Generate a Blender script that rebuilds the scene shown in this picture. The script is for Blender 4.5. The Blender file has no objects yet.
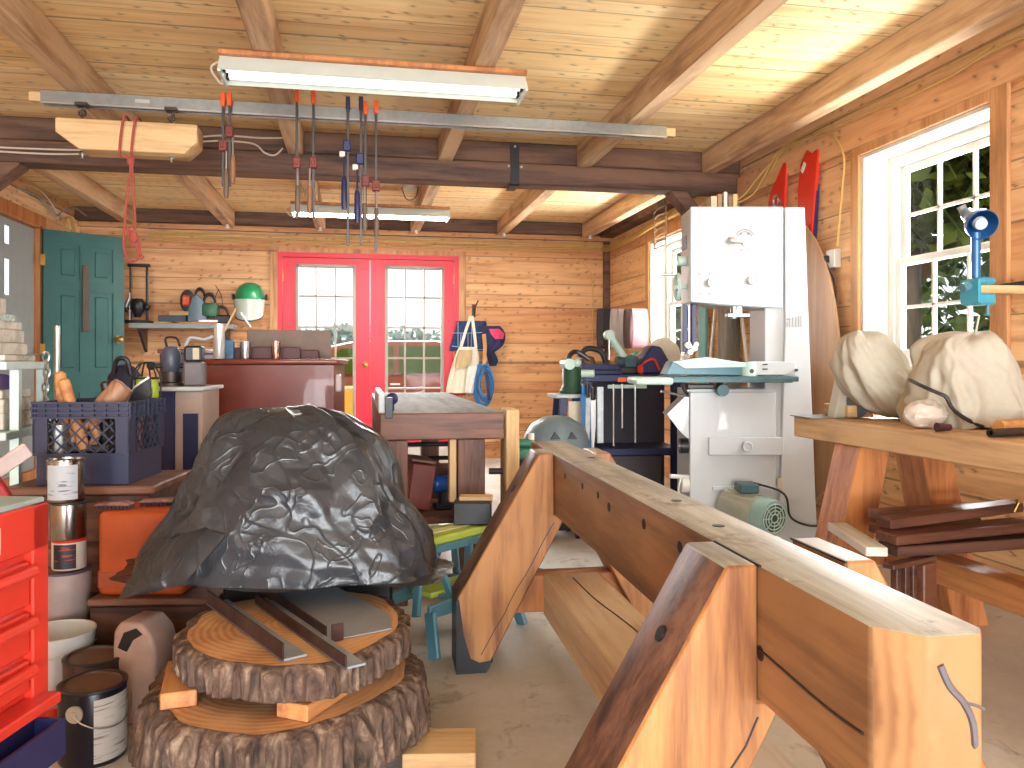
import bpy, bmesh, math, random
from mathutils import Vector, Matrix, Euler, noise
RND = random.Random(11)
scene = bpy.context.scene
COL = scene.collection
F = 800.0
TH = math.atan2(152.0, F)
CT, ST = math.cos(TH), math.sin(TH)
EYE = 1.05
HOR = 362.0
PI = math.pi
R = math.radians

# ---- camera-to-room geometry: places measured in the photograph, turned into room metres
def ray(px, py):
    xc = (px - 512.0) / F
    return Vector((xc * CT + ST, -xc * ST + CT, (HOR - py) / F))
def Q(px, py, t):
    d = ray(px, py) * t
    return Vector((d.x, d.y, EYE + d.z))
def onY(px, py, Y):
    d = ray(px, py); return Q(px, py, Y / d.y)
def onX(px, py, X):
    d = ray(px, py); return Q(px, py, X / d.x)
def onZ(px, py, Z):
    d = ray(px, py); return Q(px, py, (Z - EYE) / d.z)

def lin(c):
    return c / 12.92 if c <= 0.04045 else ((c + 0.055) / 1.055) ** 2.4
def rgb(r, g, b):
    return (lin(r / 255.0), lin(g / 255.0), lin(b / 255.0), 1.0)

# ------------------------------------------------------------------ materials
class NT:
    def __init__(self, name):
        self.m = bpy.data.materials.new(name); self.m.use_nodes = True
        self.t = self.m.node_tree; self.n = self.t.nodes; self.l = self.t.links
        self.b = self.n['Principled BSDF']
    def node(self, typ, **kw):
        nd = self.n.new(typ)
        for k, v in kw.items():
            if hasattr(nd, k): setattr(nd, k, v)
            else: nd.inputs[k].default_value = v
        return nd
    def link(self, a, b): self.l.new(a, b)
    def math(self, op, a, b=None, c=None):
        nd = self.n.new('ShaderNodeMath'); nd.operation = op
        for i, v in enumerate((a, b, c)):
            if v is None: continue
            if isinstance(v, (int, float)): nd.inputs[i].default_value = v
            else: self.link(v, nd.inputs[i])
        return nd.outputs[0]
    def ramp(self, fac, stops):
        nd = self.n.new('ShaderNodeValToRGB'); e = nd.color_ramp.elements
        while len(e) < len(stops): e.new(0.5)
        for el, (p, c) in zip(e, stops): el.position = p; el.color = c
        self.link(fac, nd.inputs[0]); return nd.outputs[0]
    def mix(self, fac, a, b, typ='MIX'):
        nd = self.n.new('ShaderNodeMix'); nd.data_type = 'RGBA'; nd.blend_type = typ
        for s, v in ((nd.inputs[0], fac), (nd.inputs[6], a), (nd.inputs[7], b)):
            if isinstance(v, (int, float)): s.default_value = v
            elif isinstance(v, (tuple, list)): s.default_value = v
            else: self.link(v, s)
        return nd.outputs[2]
    def noise(self, vec, scale, detail=4, rough=.6, dist=0):
        nd = self.n.new('ShaderNodeTexNoise'); nd.inputs['Scale'].default_value = scale
        nd.inputs['Detail'].default_value = detail; nd.inputs['Roughness'].default_value = rough
        nd.inputs['Distortion'].default_value = dist
        if vec is not None: self.link(vec, nd.inputs['Vector'])
        return nd.outputs[0]
    def bump(self, h, strength=.2, dist=.01):
        nd = self.n.new('ShaderNodeBump'); nd.inputs['Strength'].default_value = strength
        nd.inputs['Distance'].default_value = dist
        self.link(h, nd.inputs['Height']); self.link(nd.outputs[0], self.b.inputs['Normal'])
    def vec(self, scale=(1, 1, 1), rand=True):
        tc = self.n.new('ShaderNodeTexCoord'); mp = self.n.new('ShaderNodeMapping')
        mp.inputs['Scale'].default_value = scale
        self.link(tc.outputs['Object'], mp.inputs[0])
        if not rand: return mp.outputs[0]
        oi = self.n.new('ShaderNodeObjectInfo'); ad = self.n.new('ShaderNodeVectorMath'); ad.operation = 'ADD'
        k = self.math('MULTIPLY', oi.outputs['Random'], 37.0)
        cb = self.n.new('ShaderNodeCombineXYZ')
        for i in range(3): self.link(k, cb.inputs[i])
        self.link(mp.outputs[0], ad.inputs[0]); self.link(cb.outputs[0], ad.inputs[1])
        return ad.outputs[0]

def dk(c, f): return (c[0] * f, c[1] * f, c[2] * f, 1)

def plain(name, c, rough=.5, metal=0, var=.08, scale=12, bump=0, coat=0, spec=.5):
    t = NT(name); v = t.vec()
    n = t.noise(v, scale, 5)
    t.link(t.ramp(n, [(.25, dk(c, 1 - var * 2)), (.75, dk(c, 1 + var))]), t.b.inputs['Base Color'])
    t.b.inputs['Roughness'].default_value = rough; t.b.inputs['Metallic'].default_value = metal
    t.b.inputs['Specular IOR Level'].default_value = spec
    if coat: t.b.inputs['Coat Weight'].default_value = coat
    if bump: t.bump(n, bump, .005)
    return t.m

def soft(c, k=.80, up=1.06):
    l = .3 * c[0] + .59 * c[1] + .11 * c[2]
    return tuple(min(1, (l + (v - l) * k) * up) for v in c[:3]) + (1,)
def wood(name, light, dark, axis='X', rough=.55, fine=1.0, knots=.5, bump=.15, knotc=None, stain=None):
    light, dark = soft(light, .9, 1.0), soft(dark, .9, 1.0)
    t = NT(name)
    lo, hi = 1.1 * fine, 13 * fine
    sc = {'X': (lo, hi, hi), 'Y': (hi, lo, hi), 'Z': (hi, hi, lo)}[axis]
    v = t.vec(sc)
    g1 = t.noise(v, 1.0, 5, .62, .5)
    g2 = t.noise(v, 4.5, 3, .7, .2)
    g = t.math('ADD', t.math('MULTIPLY', g1, .75), t.math('MULTIPLY', g2, .25))
    col = t.ramp(g, [(.36, dk(dark, .85)), (.47, tuple((a + b) / 2 for a, b in zip(light, dark))), (.56, light), (.72, dk(light, 1.08))])
    big = t.noise(t.vec((1.3, 1.3, 1.3)), 1.4, 3)
    col = t.mix(t.math('MULTIPLY', big, .55), col, dark, 'MULTIPLY') if stain is None else t.mix(t.math('MULTIPLY', t.math('SUBTRACT', big, .35), 1.9), col, stain)
    if knots:
        ks = {'X': (2.2, 5, 5), 'Y': (5, 2.2, 5), 'Z': (5, 5, 2.2)}[axis]
        vo = t.n.new('ShaderNodeTexVoronoi'); vo.inputs['Scale'].default_value = 1.0
        t.link(t.vec(tuple(k * fine for k in ks)), vo.inputs['Vector'])
        kf = t.ramp(vo.outputs['Distance'], [(.0, (1, 1, 1, 1)), (.12, (.9, .9, .9, 1)), (.2, (.2, .2, .2, 1)), (.34, (0, 0, 0, 1))])
        col = t.mix(t.math('MULTIPLY', kf, knots), col, knotc or dk(dark, .35))
    t.link(col, t.b.inputs['Base Color'])
    t.b.inputs['Roughness'].default_value = rough
    t.bump(g, bump, .004)
    return t.m

def boards(name, u, v, width, light, dark, tint, rough=.6, seam=.02, offs=0.0, jitter=.3):
    """tongue-and-groove boards: u = along the board, v = across (object axes)"""
    light, dark, tint = soft(light, .9, 1.04), soft(dark, .9, 1.04), soft(tint, .85, 1.06)
    t = NT(name)
    tc = t.n.new('ShaderNodeTexCoord'); sx = t.n.new('ShaderNodeSeparateXYZ'); t.link(tc.outputs['Object'], sx.inputs[0])
    U, V = sx.outputs[u], sx.outputs[v]
    k = t.math('ADD', t.math('DIVIDE', V, width), 50.37 + offs)
    # boards of unlike widths
    k = t.math('ADD', k, t.math('MULTIPLY', t.math('SINE', t.math('MULTIPLY', k, 2.3)), jitter))
    idx = t.math('FLOOR', k); fr = t.math('SUBTRACT', k, idx)
    wn = t.n.new('ShaderNodeTexWhiteNoise'); wn.noise_dimensions = '1D'; t.link(idx, wn.inputs['W'])
    rv = wn.outputs['Value']
    cb = t.n.new('ShaderNodeCombineXYZ')
    t.link(t.math('ADD', t.math('MULTIPLY', U, 1.0), t.math('MULTIPLY', rv, 31)), cb.inputs[0])
    t.link(t.math('MULTIPLY', V, 13.0), cb.inputs[1]); t.link(t.math('MULTIPLY', rv, 17), cb.inputs[2])
    g1 = t.noise(cb.outputs[0], 1.1, 5, .6, .6); g2 = t.noise(cb.outputs[0], 5, 3, .7)
    g = t.math('ADD', t.math('MULTIPLY', g1, .75), t.math('MULTIPLY', g2, .25))
    col = t.ramp(g, [(.36, dk(dark, .9)), (.5, tuple((a * .6 + b * .4) for a, b in zip(light, dark))), (.6, light)])
    col = t.mix(t.math('MULTIPLY', rv, .75), col, tint, 'MULTIPLY')
    # knots
    cb2 = t.n.new('ShaderNodeCombineXYZ')
    t.link(t.math('ADD', t.math('MULTIPLY', U, 2.1), t.math('MULTIPLY', g2, .22)), cb2.inputs[0])
    t.link(t.math('ADD', t.math('MULTIPLY', V, 3.0), t.math('MULTIPLY', g2, .16)), cb2.inputs[1])
    vo = t.n.new('ShaderNodeTexVoronoi'); vo.voronoi_dimensions = '2D'; t.link(cb2.outputs[0], vo.inputs['Vector'])
    kf = t.ramp(vo.outputs['Distance'], [(0, (1, 1, 1, 1)), (.05, (.95, .95, .95, 1)), (.10, (.5, .5, .5, 1)), (.16, (.22, .22, .22, 1)), (.34, (0, 0, 0, 1))])
    sc_ = t.n.new('ShaderNodeSeparateColor'); t.link(vo.outputs['Color'], sc_.inputs[0])
    kf = t.math('MULTIPLY', kf, t.math('GREATER_THAN', sc_.outputs[0], .58))
    col = t.mix(t.math('MULTIPLY', kf, .85), col, dk(dark, .28))
    # grooves
    ed = t.math('MINIMUM', fr, t.math('SUBTRACT', 1.0, fr))
    sm = t.ramp(ed, [(0, (1, 1, 1, 1)), (seam, (1, 1, 1, 1)), (seam * 1.5, (0, 0, 0, 1))])
    col = t.mix(t.math('MULTIPLY', sm, .65), col, dk(dark, .22))
    t.link(col, t.b.inputs['Base Color']); t.b.inputs['Roughness'].default_value = rough
    t.bump(t.math('SUBTRACT', t.math('MULTIPLY', g, .25), sm), .35, .004)
    return t.m

def concrete(name):
    t = NT(name); v = t.vec((1, 1, 1), False)
    a = t.noise(v, 1.1, 6, .65, .4); b = t.noise(v, 6, 6, .7, .8); c = t.noise(v, 40, 3)
    col = t.ramp(a, [(.3, rgb(190, 184, 174)), (.55, rgb(216, 211, 202)), (.75, rgb(230, 227, 220))])
    st = t.ramp(b, [(.30, (1, 1, 1, 1)), (.42, (0, 0, 0, 1))])
    col = t.mix(t.math('MULTIPLY', st, .65), col, rgb(120, 104, 88))
    col = t.mix(t.math('MULTIPLY', c, .25), col, rgb(120, 108, 96), 'MULTIPLY')
    t.link(col, t.b.inputs['Base Color']); t.b.inputs['Roughness'].default_value = .45
    t.bump(b, .08, .004); return t.m

def emit(name, c, s):
    t = NT(name); t.b.inputs['Base Color'].default_value = c
    t.b.inputs['Emission Color'].default_value = c; t.b.inputs['Emission Strength'].default_value = s
    return t.m

def glassy(name, c=(1, 1, 1, 1), alpha=.12, rough=.02):
    m = bpy.data.materials.new(name); m.use_nodes = True; nt = m.node_tree; nt.nodes.clear()
    o = nt.nodes.new('ShaderNodeOutputMaterial'); mx = nt.nodes.new('ShaderNodeMixShader')
    tr = nt.nodes.new('ShaderNodeBsdfTransparent'); tr.inputs[0].default_value = c
    gl = nt.nodes.new('ShaderNodeBsdfGlossy'); gl.inputs['Roughness'].default_value = rough
    lw = nt.nodes.new('ShaderNodeLayerWeight'); fr = nt.nodes.new('ShaderNodeMath'); fr.operation = 'MULTIPLY_ADD'; pw = nt.nodes.new('ShaderNodeMath'); pw.operation = 'POWER'; pw.inputs[1].default_value = 4.0; nt.links.new(lw.outputs['Facing'], pw.inputs[0]); nt.links.new(pw.outputs[0], fr.inputs[0]); fr.inputs[1].default_value = .3; fr.inputs[2].default_value = .004
    nt.links.new(fr.outputs[0], mx.inputs[0]); nt.links.new(tr.outputs[0], mx.inputs[1]); nt.links.new(gl.outputs[0], mx.inputs[2])
    nt.links.new(mx.outputs[0], o.inputs[0]); return m

def endgrain(name, light, dark, scale=20, cx=0, cy=0):
    t = NT(name)
    tc = t.n.new('ShaderNodeTexCoord'); mp = t.n.new('ShaderNodeMapping'); mp.inputs['Location'].default_value = (-cx, -cy, 0)
    t.link(tc.outputs['Object'], mp.inputs[0])
    n = t.noise(mp.outputs[0], 4, 4)
    vm = t.n.new('ShaderNodeVectorMath'); vm.operation = 'LENGTH'
    mp2 = t.n.new('ShaderNodeMapping'); mp2.inputs['Scale'].default_value = (1, 1, 0); t.link(mp.outputs[0], mp2.inputs[0])
    t.link(mp2.outputs[0], vm.inputs[0])
    r = t.math('ADD', vm.outputs['Value'], t.math('MULTIPLY', n, .05))
    w = t.math('SINE', t.math('MULTIPLY', r, scale * 14))
    col = t.ramp(t.math('MULTIPLY_ADD', w, .07, n), [(.3, dark), (.55, light), (.8, dk(light, 1.12))])
    t.link(col, t.b.inputs['Base Color']); t.b.inputs['Roughness'].default_value = .7
    t.bump(n, .1, .004); return t.m

# ------------------------------------------------------------------ mesh builder
def _h(i, j, k):
    v = math.sin(i * 127.1 + j * 311.7 + k * 74.7) * 43758.5453
    return v - math.floor(v)
def facet(x, y, k=0):
    """crumple: linear between random heights on a triangle lattice, -1..1"""
    s = (x + y) * .36603; X, Y = x + s, y + s
    i, j = math.floor(X), math.floor(Y); fx, fy = X - i, Y - j
    a, c = _h(i, j, k), _h(i + 1, j + 1, k)
    if fx > fy: b = _h(i + 1, j, k); v = a + (b - a) * fx + (c - b) * fy
    else: b = _h(i, j + 1, k); v = a + (b - a) * fy + (c - b) * fx
    return v * 2 - 1
class MB:
    def __init__(self): self.bm = bmesh.new(); self.mi = 0
    def _add(self, tmp, M=None, smooth=False):
        if M is not None: tmp.transform(M)
        for f in tmp.faces: f.material_index = self.mi; f.smooth = smooth
        me = bpy.data.meshes.new('tmp'); tmp.to_mesh(me); tmp.free()
        self.bm.from_mesh(me); bpy.data.meshes.remove(me); return self
    def box(self, c, s, rot=None, bev=0.0, M=None, seg=1):
        t = bmesh.new(); bmesh.ops.create_cube(t, size=1)
        t.transform(Matrix.Diagonal((s[0], s[1], s[2], 1)))
        if bev > 0: bmesh.ops.bevel(t, geom=t.edges[:] , offset=min(bev, min(s) * .45), segments=seg, affect='EDGES', profile=.5)
        X = Matrix.Translation(Vector(c))
        if rot is not None: X = X @ (rot.to_matrix().to_4x4() if isinstance(rot, Euler) else (Euler(rot).to_matrix().to_4x4() if not isinstance(rot, Matrix) else rot.to_4x4()))
        if M is not None: X = M @ X
        return self._add(t, X)
    def box2(self, lo, hi, bev=0.0, seg=1, M=None):
        lo, hi = Vector(lo), Vector(hi)
        return self.box((lo + hi) / 2, [abs(a) for a in (hi - lo)], bev=bev, seg=seg, M=M)
    def bar(self, p0, p1, w, h, bev=0.0, up=(0, 0, 1)):
        """rectangular bar from p0 to p1; w across, h along 'up'"""
        p0, p1 = Vector(p0), Vector(p1); d = p1 - p0; L = d.length; x = d.normalized()
        u = Vector(up); y = u.cross(x)
        if y.length < 1e-4: y = Vector((1, 0, 0)).cross(x)
        y.normalize(); z = x.cross(y)
        rot = Matrix((x, y, z)).transposed()
        return self.box((p0 + p1) / 2, (L, w, h), rot=rot, bev=bev)
    def cyl(self, p0, p1, r0, r1=None, seg=20, cap=True, smooth=True):
        p0, p1 = Vector(p0), Vector(p1); d = p1 - p0; L = d.length
        t = bmesh.new(); bmesh.ops.create_cone(t, cap_ends=cap, segments=seg, radius1=r0, radius2=r0 if r1 is None else r1, depth=L)
        M = Matrix.Translation((p0 + p1) / 2) @ d.to_track_quat('Z', 'Y').to_matrix().to_4x4()
        return self._add(t, M, smooth)
    def tube(self, pts, r, seg=8, closed=False, cap=True):
        pts = [Vector(p) for p in pts]; n = len(pts)
        rr = r if isinstance(r, (list, tuple)) else [r] * n
        t = bmesh.new(); rings = []
        up = None
        for i, p in enumerate(pts):
            a = pts[(i - 1) % n] if (closed or i > 0) else p
            b = pts[(i + 1) % n] if (closed or i < n - 1) else p
            d = (b - a)
            d = d.normalized() if d.length > 1e-9 else Vector((0, 0, 1))
            if up is None:
                up = d.orthogonal().normalized()
            up = (up - d * up.dot(d))
            up = up.normalized() if up.length > 1e-6 else d.orthogonal().normalized()
            sd = d.cross(up)
            rings.append([t.verts.new(p + (up * math.cos(2 * PI * k / seg) + sd * math.sin(2 * PI * k / seg)) * rr[i]) for k in range(seg)])
        m = n if closed else n - 1
        for i in range(m):
            A, B = rings[i], rings[(i + 1) % n]
            for k in range(seg): t.faces.new((A[k], A[(k + 1) % seg], B[(k + 1) % seg], B[k]))
        if cap and not closed:
            t.faces.new(rings[0][::-1]); t.faces.new(rings[-1])
        return self._add(t, None, True)
    def lathe(self, prof, seg=32, M=None, c=(0, 0, 0), closed=False):
        """prof: list of (r, z)"""
        t = bmesh.new(); rings = []
        for (r, z) in prof:
            if r < 1e-6: rings.append([t.verts.new((0, 0, z))])
            else: rings.append([t.verts.new((r * math.cos(2 * PI * k / seg), r * math.sin(2 * PI * k / seg), z)) for k in range(seg)])
        for A, B in zip(rings[:-1], rings[1:]):
            for k in range(seg):
                k2 = (k + 1) % seg
                if len(A) == 1 and len(B) == 1: continue
                if len(A) == 1: t.faces.new((A[0], B[k], B[k2]))
                elif len(B) == 1: t.faces.new((A[k], A[k2], B[0]))
                else: t.faces.new((A[k], A[k2], B[k2], B[k]))
        X = Matrix.Translation(Vector(c))
        if M is not None: X = X @ M.to_4x4()
        bmesh.ops.recalc_face_normals(t, faces=t.faces)
        return self._add(t, X, True)
    def prism(self, poly, lo, hi, plane='XZ', bev=0.0, M=None, seg=1):
        """polygon extruded: plane 'XZ' goes along Y, 'XY' along Z, 'YZ' along X"""
        t = bmesh.new()
        def P(a, b, c): return {'XZ': (a, c, b), 'XY': (a, b, c), 'YZ': (c, a, b)}[plane]
        A = [t.verts.new(P(a, b, lo)) for a, b in poly]; B = [t.verts.new(P(a, b, hi)) for a, b in poly]
        n = len(poly)
        t.faces.new(A); t.faces.new(B[::-1])
        for i in range(n): t.faces.new((A[i], B[i], B[(i + 1) % n], A[(i + 1) % n]))
        bmesh.ops.recalc_face_normals(t, faces=t.faces)
        if bev > 0: bmesh.ops.bevel(t, geom=t.edges[:], offset=bev, segments=seg, affect='EDGES', profile=.5)
        return self._add(t, M)
    def ball(self, c, r, sub=2, M=None):
        t = bmesh.new(); bmesh.ops.create_uvsphere(t, u_segments=8 * sub, v_segments=5 * sub, radius=1)
        s = r if isinstance(r, (list, tuple)) else (r, r, r)
        X = Matrix.Translation(Vector(c)) @ (M.to_4x4() if M is not None else Matrix()) @ Matrix.Diagonal((s[0], s[1], s[2], 1))
        return self._add(t, X, True)
    def torus(self, c, Rr, r, M=None, seg=28, ms=8, a0=0, a1=2 * PI, sx=1, sy=1):
        full = abs(a1 - a0 - 2 * PI) < 1e-6
        n = seg if full else seg + 1
        X = Matrix.Translation(Vector(c)) @ (M.to_4x4() if M is not None else Matrix())
        pts = [X @ Vector((sx * Rr * math.cos(a0 + (a1 - a0) * i / seg), sy * Rr * math.sin(a0 + (a1 - a0) * i / seg), 0)) for i in range(n)]
        return self.tube(pts, r, ms, closed=full)
    def grid(self, fn, nu, nv, closed_u=False, thick=0, caps=False):
        t = bmesh.new(); vs = []
        for j in range(nv):
            vs.append([t.verts.new(fn(i / (nu if closed_u else nu - 1), j / (nv - 1))) for i in range(nu)])
        for j in range(nv - 1):
            for i in range(nu if closed_u else nu - 1):
                i2 = (i + 1) % nu
                t.faces.new((vs[j][i], vs[j][i2], vs[j + 1][i2], vs[j + 1][i]))
        if caps:
            t.faces.new(vs[0][::-1]); t.faces.new(vs[-1])
        bmesh.ops.recalc_face_normals(t, faces=t.faces)
        if thick:
            bmesh.ops.solidify(t, geom=t.faces[:], thickness=thick)
        return self._add(t, None, True)
    def build(self, name, mats, parent=None, loc=None, rz=0.0, world=False, sharp=35):
        me = bpy.data.meshes.new(name)
        bm = self.bm
        if parent is not None and world:
            bm.transform(root_matrix(parent).inverted())
        if parent is None and loc is None:
            xs = [v.co for v in bm.verts]
            lo = Vector((min(v.x for v in xs), min(v.y for v in xs), min(v.z for v in xs)))
            hi = Vector((max(v.x for v in xs), max(v.y for v in xs), max(v.z for v in xs)))
            loc = Vector(((lo.x + hi.x) / 2, (lo.y + hi.y) / 2, lo.z))
            bm.transform(Matrix.Translation(-loc))
        bm.to_mesh(me); bm.free()
        for m in (mats if isinstance(mats, (list, tuple)) else [mats]): me.materials.append(m)
        if sharp: me.set_sharp_from_angle(angle=R(sharp))
        o = bpy.data.objects.new(name, me); COL.objects.link(o)
        if parent is not None: o.parent = parent
        else:
            o.location = loc; o.rotation_euler = (0, 0, rz)
        return o

def root_matrix(o):
    M = o.matrix_basis.copy() if o.rotation_mode else o.matrix_basis.copy()
    M = Matrix.LocRotScale(o.location, o.rotation_euler, o.scale)
    return (root_matrix(o.parent) @ M) if o.parent is not None else M

def tag(o, label, cat, group=None):
    o['label'] = label; o['category'] = cat
    if group: o['group'] = group
    return o
def thing(name, label, cat, loc, rz=0.0, group=None):
    o = bpy.data.objects.new(name, None); COL.objects.link(o)
    o.empty_display_size = .05
    o.location = loc; o.rotation_euler = (0, 0, rz)
    return tag(o, label, cat, group)
def struct(o): o['kind'] = 'structure'; return o
def dup(root, loc, rz=None, label=None):
    kids = {}
    for o in list(scene.objects):
        if o.parent is not None: kids.setdefault(o.parent.name, []).append(o)
    def cp(o, par):
        c = o.copy(); COL.objects.link(c)
        if par is not None: c.parent = par
        for k in kids.get(o.name, []): cp(k, c)
        return c
    r = cp(root, None); r.location = loc
    if rz is not None: r.rotation_euler = (0, 0, rz)
    if label: r['label'] = label
    return r
def catmull(pts, n=8, closed=False):
    pts = [Vector(p) for p in pts]; out = []; m = len(pts)
    rng = range(m if closed else m - 1)
    for i in rng:
        g = lambda k: pts[k % m] if closed else pts[max(0, min(m - 1, k))]
        a, b, c, d = g(i - 1), g(i), g(i + 1), g(i + 2)
        for k in range(n):
            s = k / n
            out.append(.5 * ((2 * b) + (c - a) * s + (2 * a - 5 * b + 4 * c - d) * s * s + (3 * b - a - 3 * c + d) * s ** 3))
    if not closed: out.append(pts[-1])
    return out
RX90 = Euler((R(90), 0, 0)).to_matrix(); RY90 = Euler((0, R(90), 0)).to_matrix()

# ------------------------------------------------------------------ palette
M = {}
M['wall'] = boards('pine_wall_boards_back', 0, 2, .185, rgb(236, 186, 128), rgb(206, 142, 86), rgb(222, 186, 160))
M['wall_side'] = boards('pine_wall_boards_side', 1, 2, .185, rgb(238, 196, 142), rgb(212, 156, 102), rgb(230, 196, 172))
M['ceil'] = boards('pine_ceiling_boards', 0, 1, .16, rgb(250, 226, 174), rgb(234, 196, 138), rgb(242, 222, 188), offs=.3)
M['floor'] = concrete('stained_concrete')
M['joist'] = wood('pine_joist', rgb(228, 194, 150), rgb(178, 134, 96), 'Y', .65, .8, .45)
M['girder'] = wood('dark_stained_girder', rgb(132, 92, 66), rgb(64, 36, 30), 'X', .6, .7, .4)
M['trimwood'] = wood('pine_trim', rgb(226, 172, 112), rgb(190, 130, 74), 'Z', .55, 1.0, .35)
M['orangewood'] = wood('orange_pine', rgb(216, 142, 72), rgb(166, 92, 40), 'Z', .45, .9, .5)
M['white'] = plain('white_paint', rgb(222, 219, 212), .45, var=.02)
M['red'] = plain('red_door_paint', rgb(226, 42, 62), .42, var=.05, scale=5)
M['green_door'] = plain('dark_green_paint', rgb(44, 94, 90), .38, var=.1, scale=6, bump=.03)
M['glass'] = glassy('window_glass')
M['steel'] = plain('bright_steel', rgb(190, 190, 188), .3, 1, .08)
M['dsteel'] = plain('dull_steel', rgb(78, 72, 70), .42, .7, .12)
M['galv'] = plain('galvanized_steel', rgb(150, 152, 150), .38, .85, .12, 20)
M['black'] = plain('black_plastic', rgb(26, 27, 32), .42, var=.15)
M['navy'] = plain('navy_plastic', rgb(34, 38, 84), .4, var=.12)
M['brass'] = plain('brass', rgb(200, 160, 90), .3, 1, .1)
M['cable'] = plain('yellow_cable_sheath', rgb(206, 168, 96), .5, var=.06)
M['wcable'] = plain('pale_cable_sheath', rgb(214, 196, 176), .5, var=.06)
M['darkcord'] = plain('black_cord', rgb(36, 34, 34), .5, var=.1)
M['grey'] = plain('grey_paint', rgb(150, 154, 150), .5, var=.05)
M['brown_red'] = plain('red_brown_varnish', rgb(128, 56, 42), .35, var=.14, scale=4, coat=.2)
M['dkwood'] = wood('dark_brown_wood', rgb(104, 62, 44), rgb(52, 28, 22), 'X', .45, 1.2, .2)
M['midwood'] = wood('walnut_brown_wood', rgb(146, 96, 72), rgb(96, 58, 44), 'X', .5, 1.2, .25)
M['midwoodz'] = wood('walnut_brown_wood_upright', rgb(146, 96, 72), rgb(96, 58, 44), 'Z', .5, 1.2, .25)
M['palewood'] = wood('pale_raw_wood', rgb(230, 196, 140), rgb(198, 154, 96), 'X', .6, 1.2, .3)
M['palewoodz'] = wood('pale_raw_wood_upright', rgb(230, 196, 140), rgb(198, 154, 96), 'Z', .6, 1.2, .3)
M['blockwood'] = wood('orange_block_wood', rgb(222, 160, 88), rgb(186, 116, 56), 'Y', .6, 1.5, .2)
M['beam'] = wood('trestle_beam_wood', rgb(170, 120, 72), rgb(78, 48, 32), 'Y', .5, .8, .85, .25, stain=rgb(120, 88, 58))
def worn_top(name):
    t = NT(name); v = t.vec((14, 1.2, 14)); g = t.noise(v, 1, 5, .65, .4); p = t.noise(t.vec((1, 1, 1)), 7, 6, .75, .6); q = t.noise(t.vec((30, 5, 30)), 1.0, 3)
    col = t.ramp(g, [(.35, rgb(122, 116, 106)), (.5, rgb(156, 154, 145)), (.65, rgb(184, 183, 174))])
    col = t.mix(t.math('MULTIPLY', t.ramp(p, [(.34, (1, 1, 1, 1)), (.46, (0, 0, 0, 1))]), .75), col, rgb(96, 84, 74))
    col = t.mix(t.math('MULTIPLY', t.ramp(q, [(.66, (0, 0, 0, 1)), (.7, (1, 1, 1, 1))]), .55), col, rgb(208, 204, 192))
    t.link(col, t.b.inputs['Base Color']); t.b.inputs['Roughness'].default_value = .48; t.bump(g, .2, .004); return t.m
M['beamtop'] = worn_top('worn_grey_beam_top')  # worn and scratched; its grey also paints in reflected window light
M['legwood'] = wood('trestle_leg_wood', rgb(206, 144, 72), rgb(144, 84, 38), 'Z', .45, .8, .75, .25)
M['legouter'] = wood('weathered_leg_face', rgb(142, 100, 78), rgb(74, 46, 40), 'Z', .55, 1.1, .5, .3)
M['endgrain'] = endgrain('sawn_end_grain', rgb(170, 124, 80), rgb(126, 82, 48), 30, .02, 0)
M['benchtop'] = wood('bench_plank', rgb(226, 190, 136), rgb(188, 146, 98), 'Y', .5, .9, .4)
M['saw'] = plain('white_machine_enamel', rgb(190, 194, 196), .3, var=.012, coat=.3)
M['teal'] = plain('teal_grey_casting', rgb(62, 92, 96), .4, .3, .1)
M['mint'] = plain('pale_green_enamel', rgb(186, 212, 200), .4, var=.06)
M['orange'] = plain('orange_plastic', rgb(236, 92, 32), .42, var=.06)
M['rope'] = plain('faded_red_rope', rgb(170, 78, 66), .85, var=.22, scale=120, bump=.3)
M['canvas'] = plain('unbleached_canvas', rgb(184, 177, 161), .85, var=.03, scale=60, bump=.04)
M['cream'] = plain('cream_cloth', rgb(226, 214, 190), .85, var=.05, scale=50, bump=.1)
M['denim'] = plain('blue_denim', rgb(44, 66, 108), .85, var=.25, scale=30, bump=.15)
M['bluestrap'] = plain('bright_blue_webbing', rgb(24, 112, 176), .5, var=.12)
M['lime'] = plain('lime_green_plastic', rgb(186, 206, 84), .4, var=.05)
M['tealplastic'] = plain('grey_teal_plastic', rgb(84, 132, 146), .42, var=.05)
M['chest'] = plain('bright_red_enamel', rgb(206, 52, 38), .36, var=.04, coat=.2)
M['orangebox'] = plain('orange_brown_paint', rgb(170, 72, 24), .6, var=.12, scale=6)
M['crate'] = plain('blue_grey_plastic', rgb(46, 52, 80), .38, var=.08)
M['skired'] = plain('ski_red', rgb(224, 50, 30), .35, var=.05)
M['ply'] = wood('bent_plywood', rgb(206, 160, 108), rgb(182, 132, 82), 'Z', .4, .6, .1)
M['bark'] = None
# ================================================================== THE SETTING
XL, XR, YB, YF, HC = -2.75, 2.75, 8.65, -2.3, 2.58
WT = .2
def wall_with_holes(name, u0, u1, z0, z1, holes, place, mat):
    """boards of wall split around holes; place(u0,u1,z0,z1)->lo,hi"""
    b = MB(); us = sorted({u0, u1, *[h[0] for h in holes], *[h[1] for h in holes]})
    for a, c in zip(us[:-1], us[1:]):
        mid = (a + c) / 2; zs = [z0, z1]
        hs = sorted([(h[2], h[3]) for h in holes if h[0] <= mid <= h[1]])
        cur = z0
        for (p, q) in hs:
            if p > cur: b.box2(*place(a, c, cur, p))
            cur = q
        if cur < z1: b.box2(*place(a, c, cur, z1))
    return struct(b.build(name, mat, loc=(0, 0, 0)))
b = MB(); b.box2((XL - .3, YF - 6, -.12), (XR + .3, YB + .25, 0)); struct(b.build('floor', M['floor'], loc=(0, 0, 0)))
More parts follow.
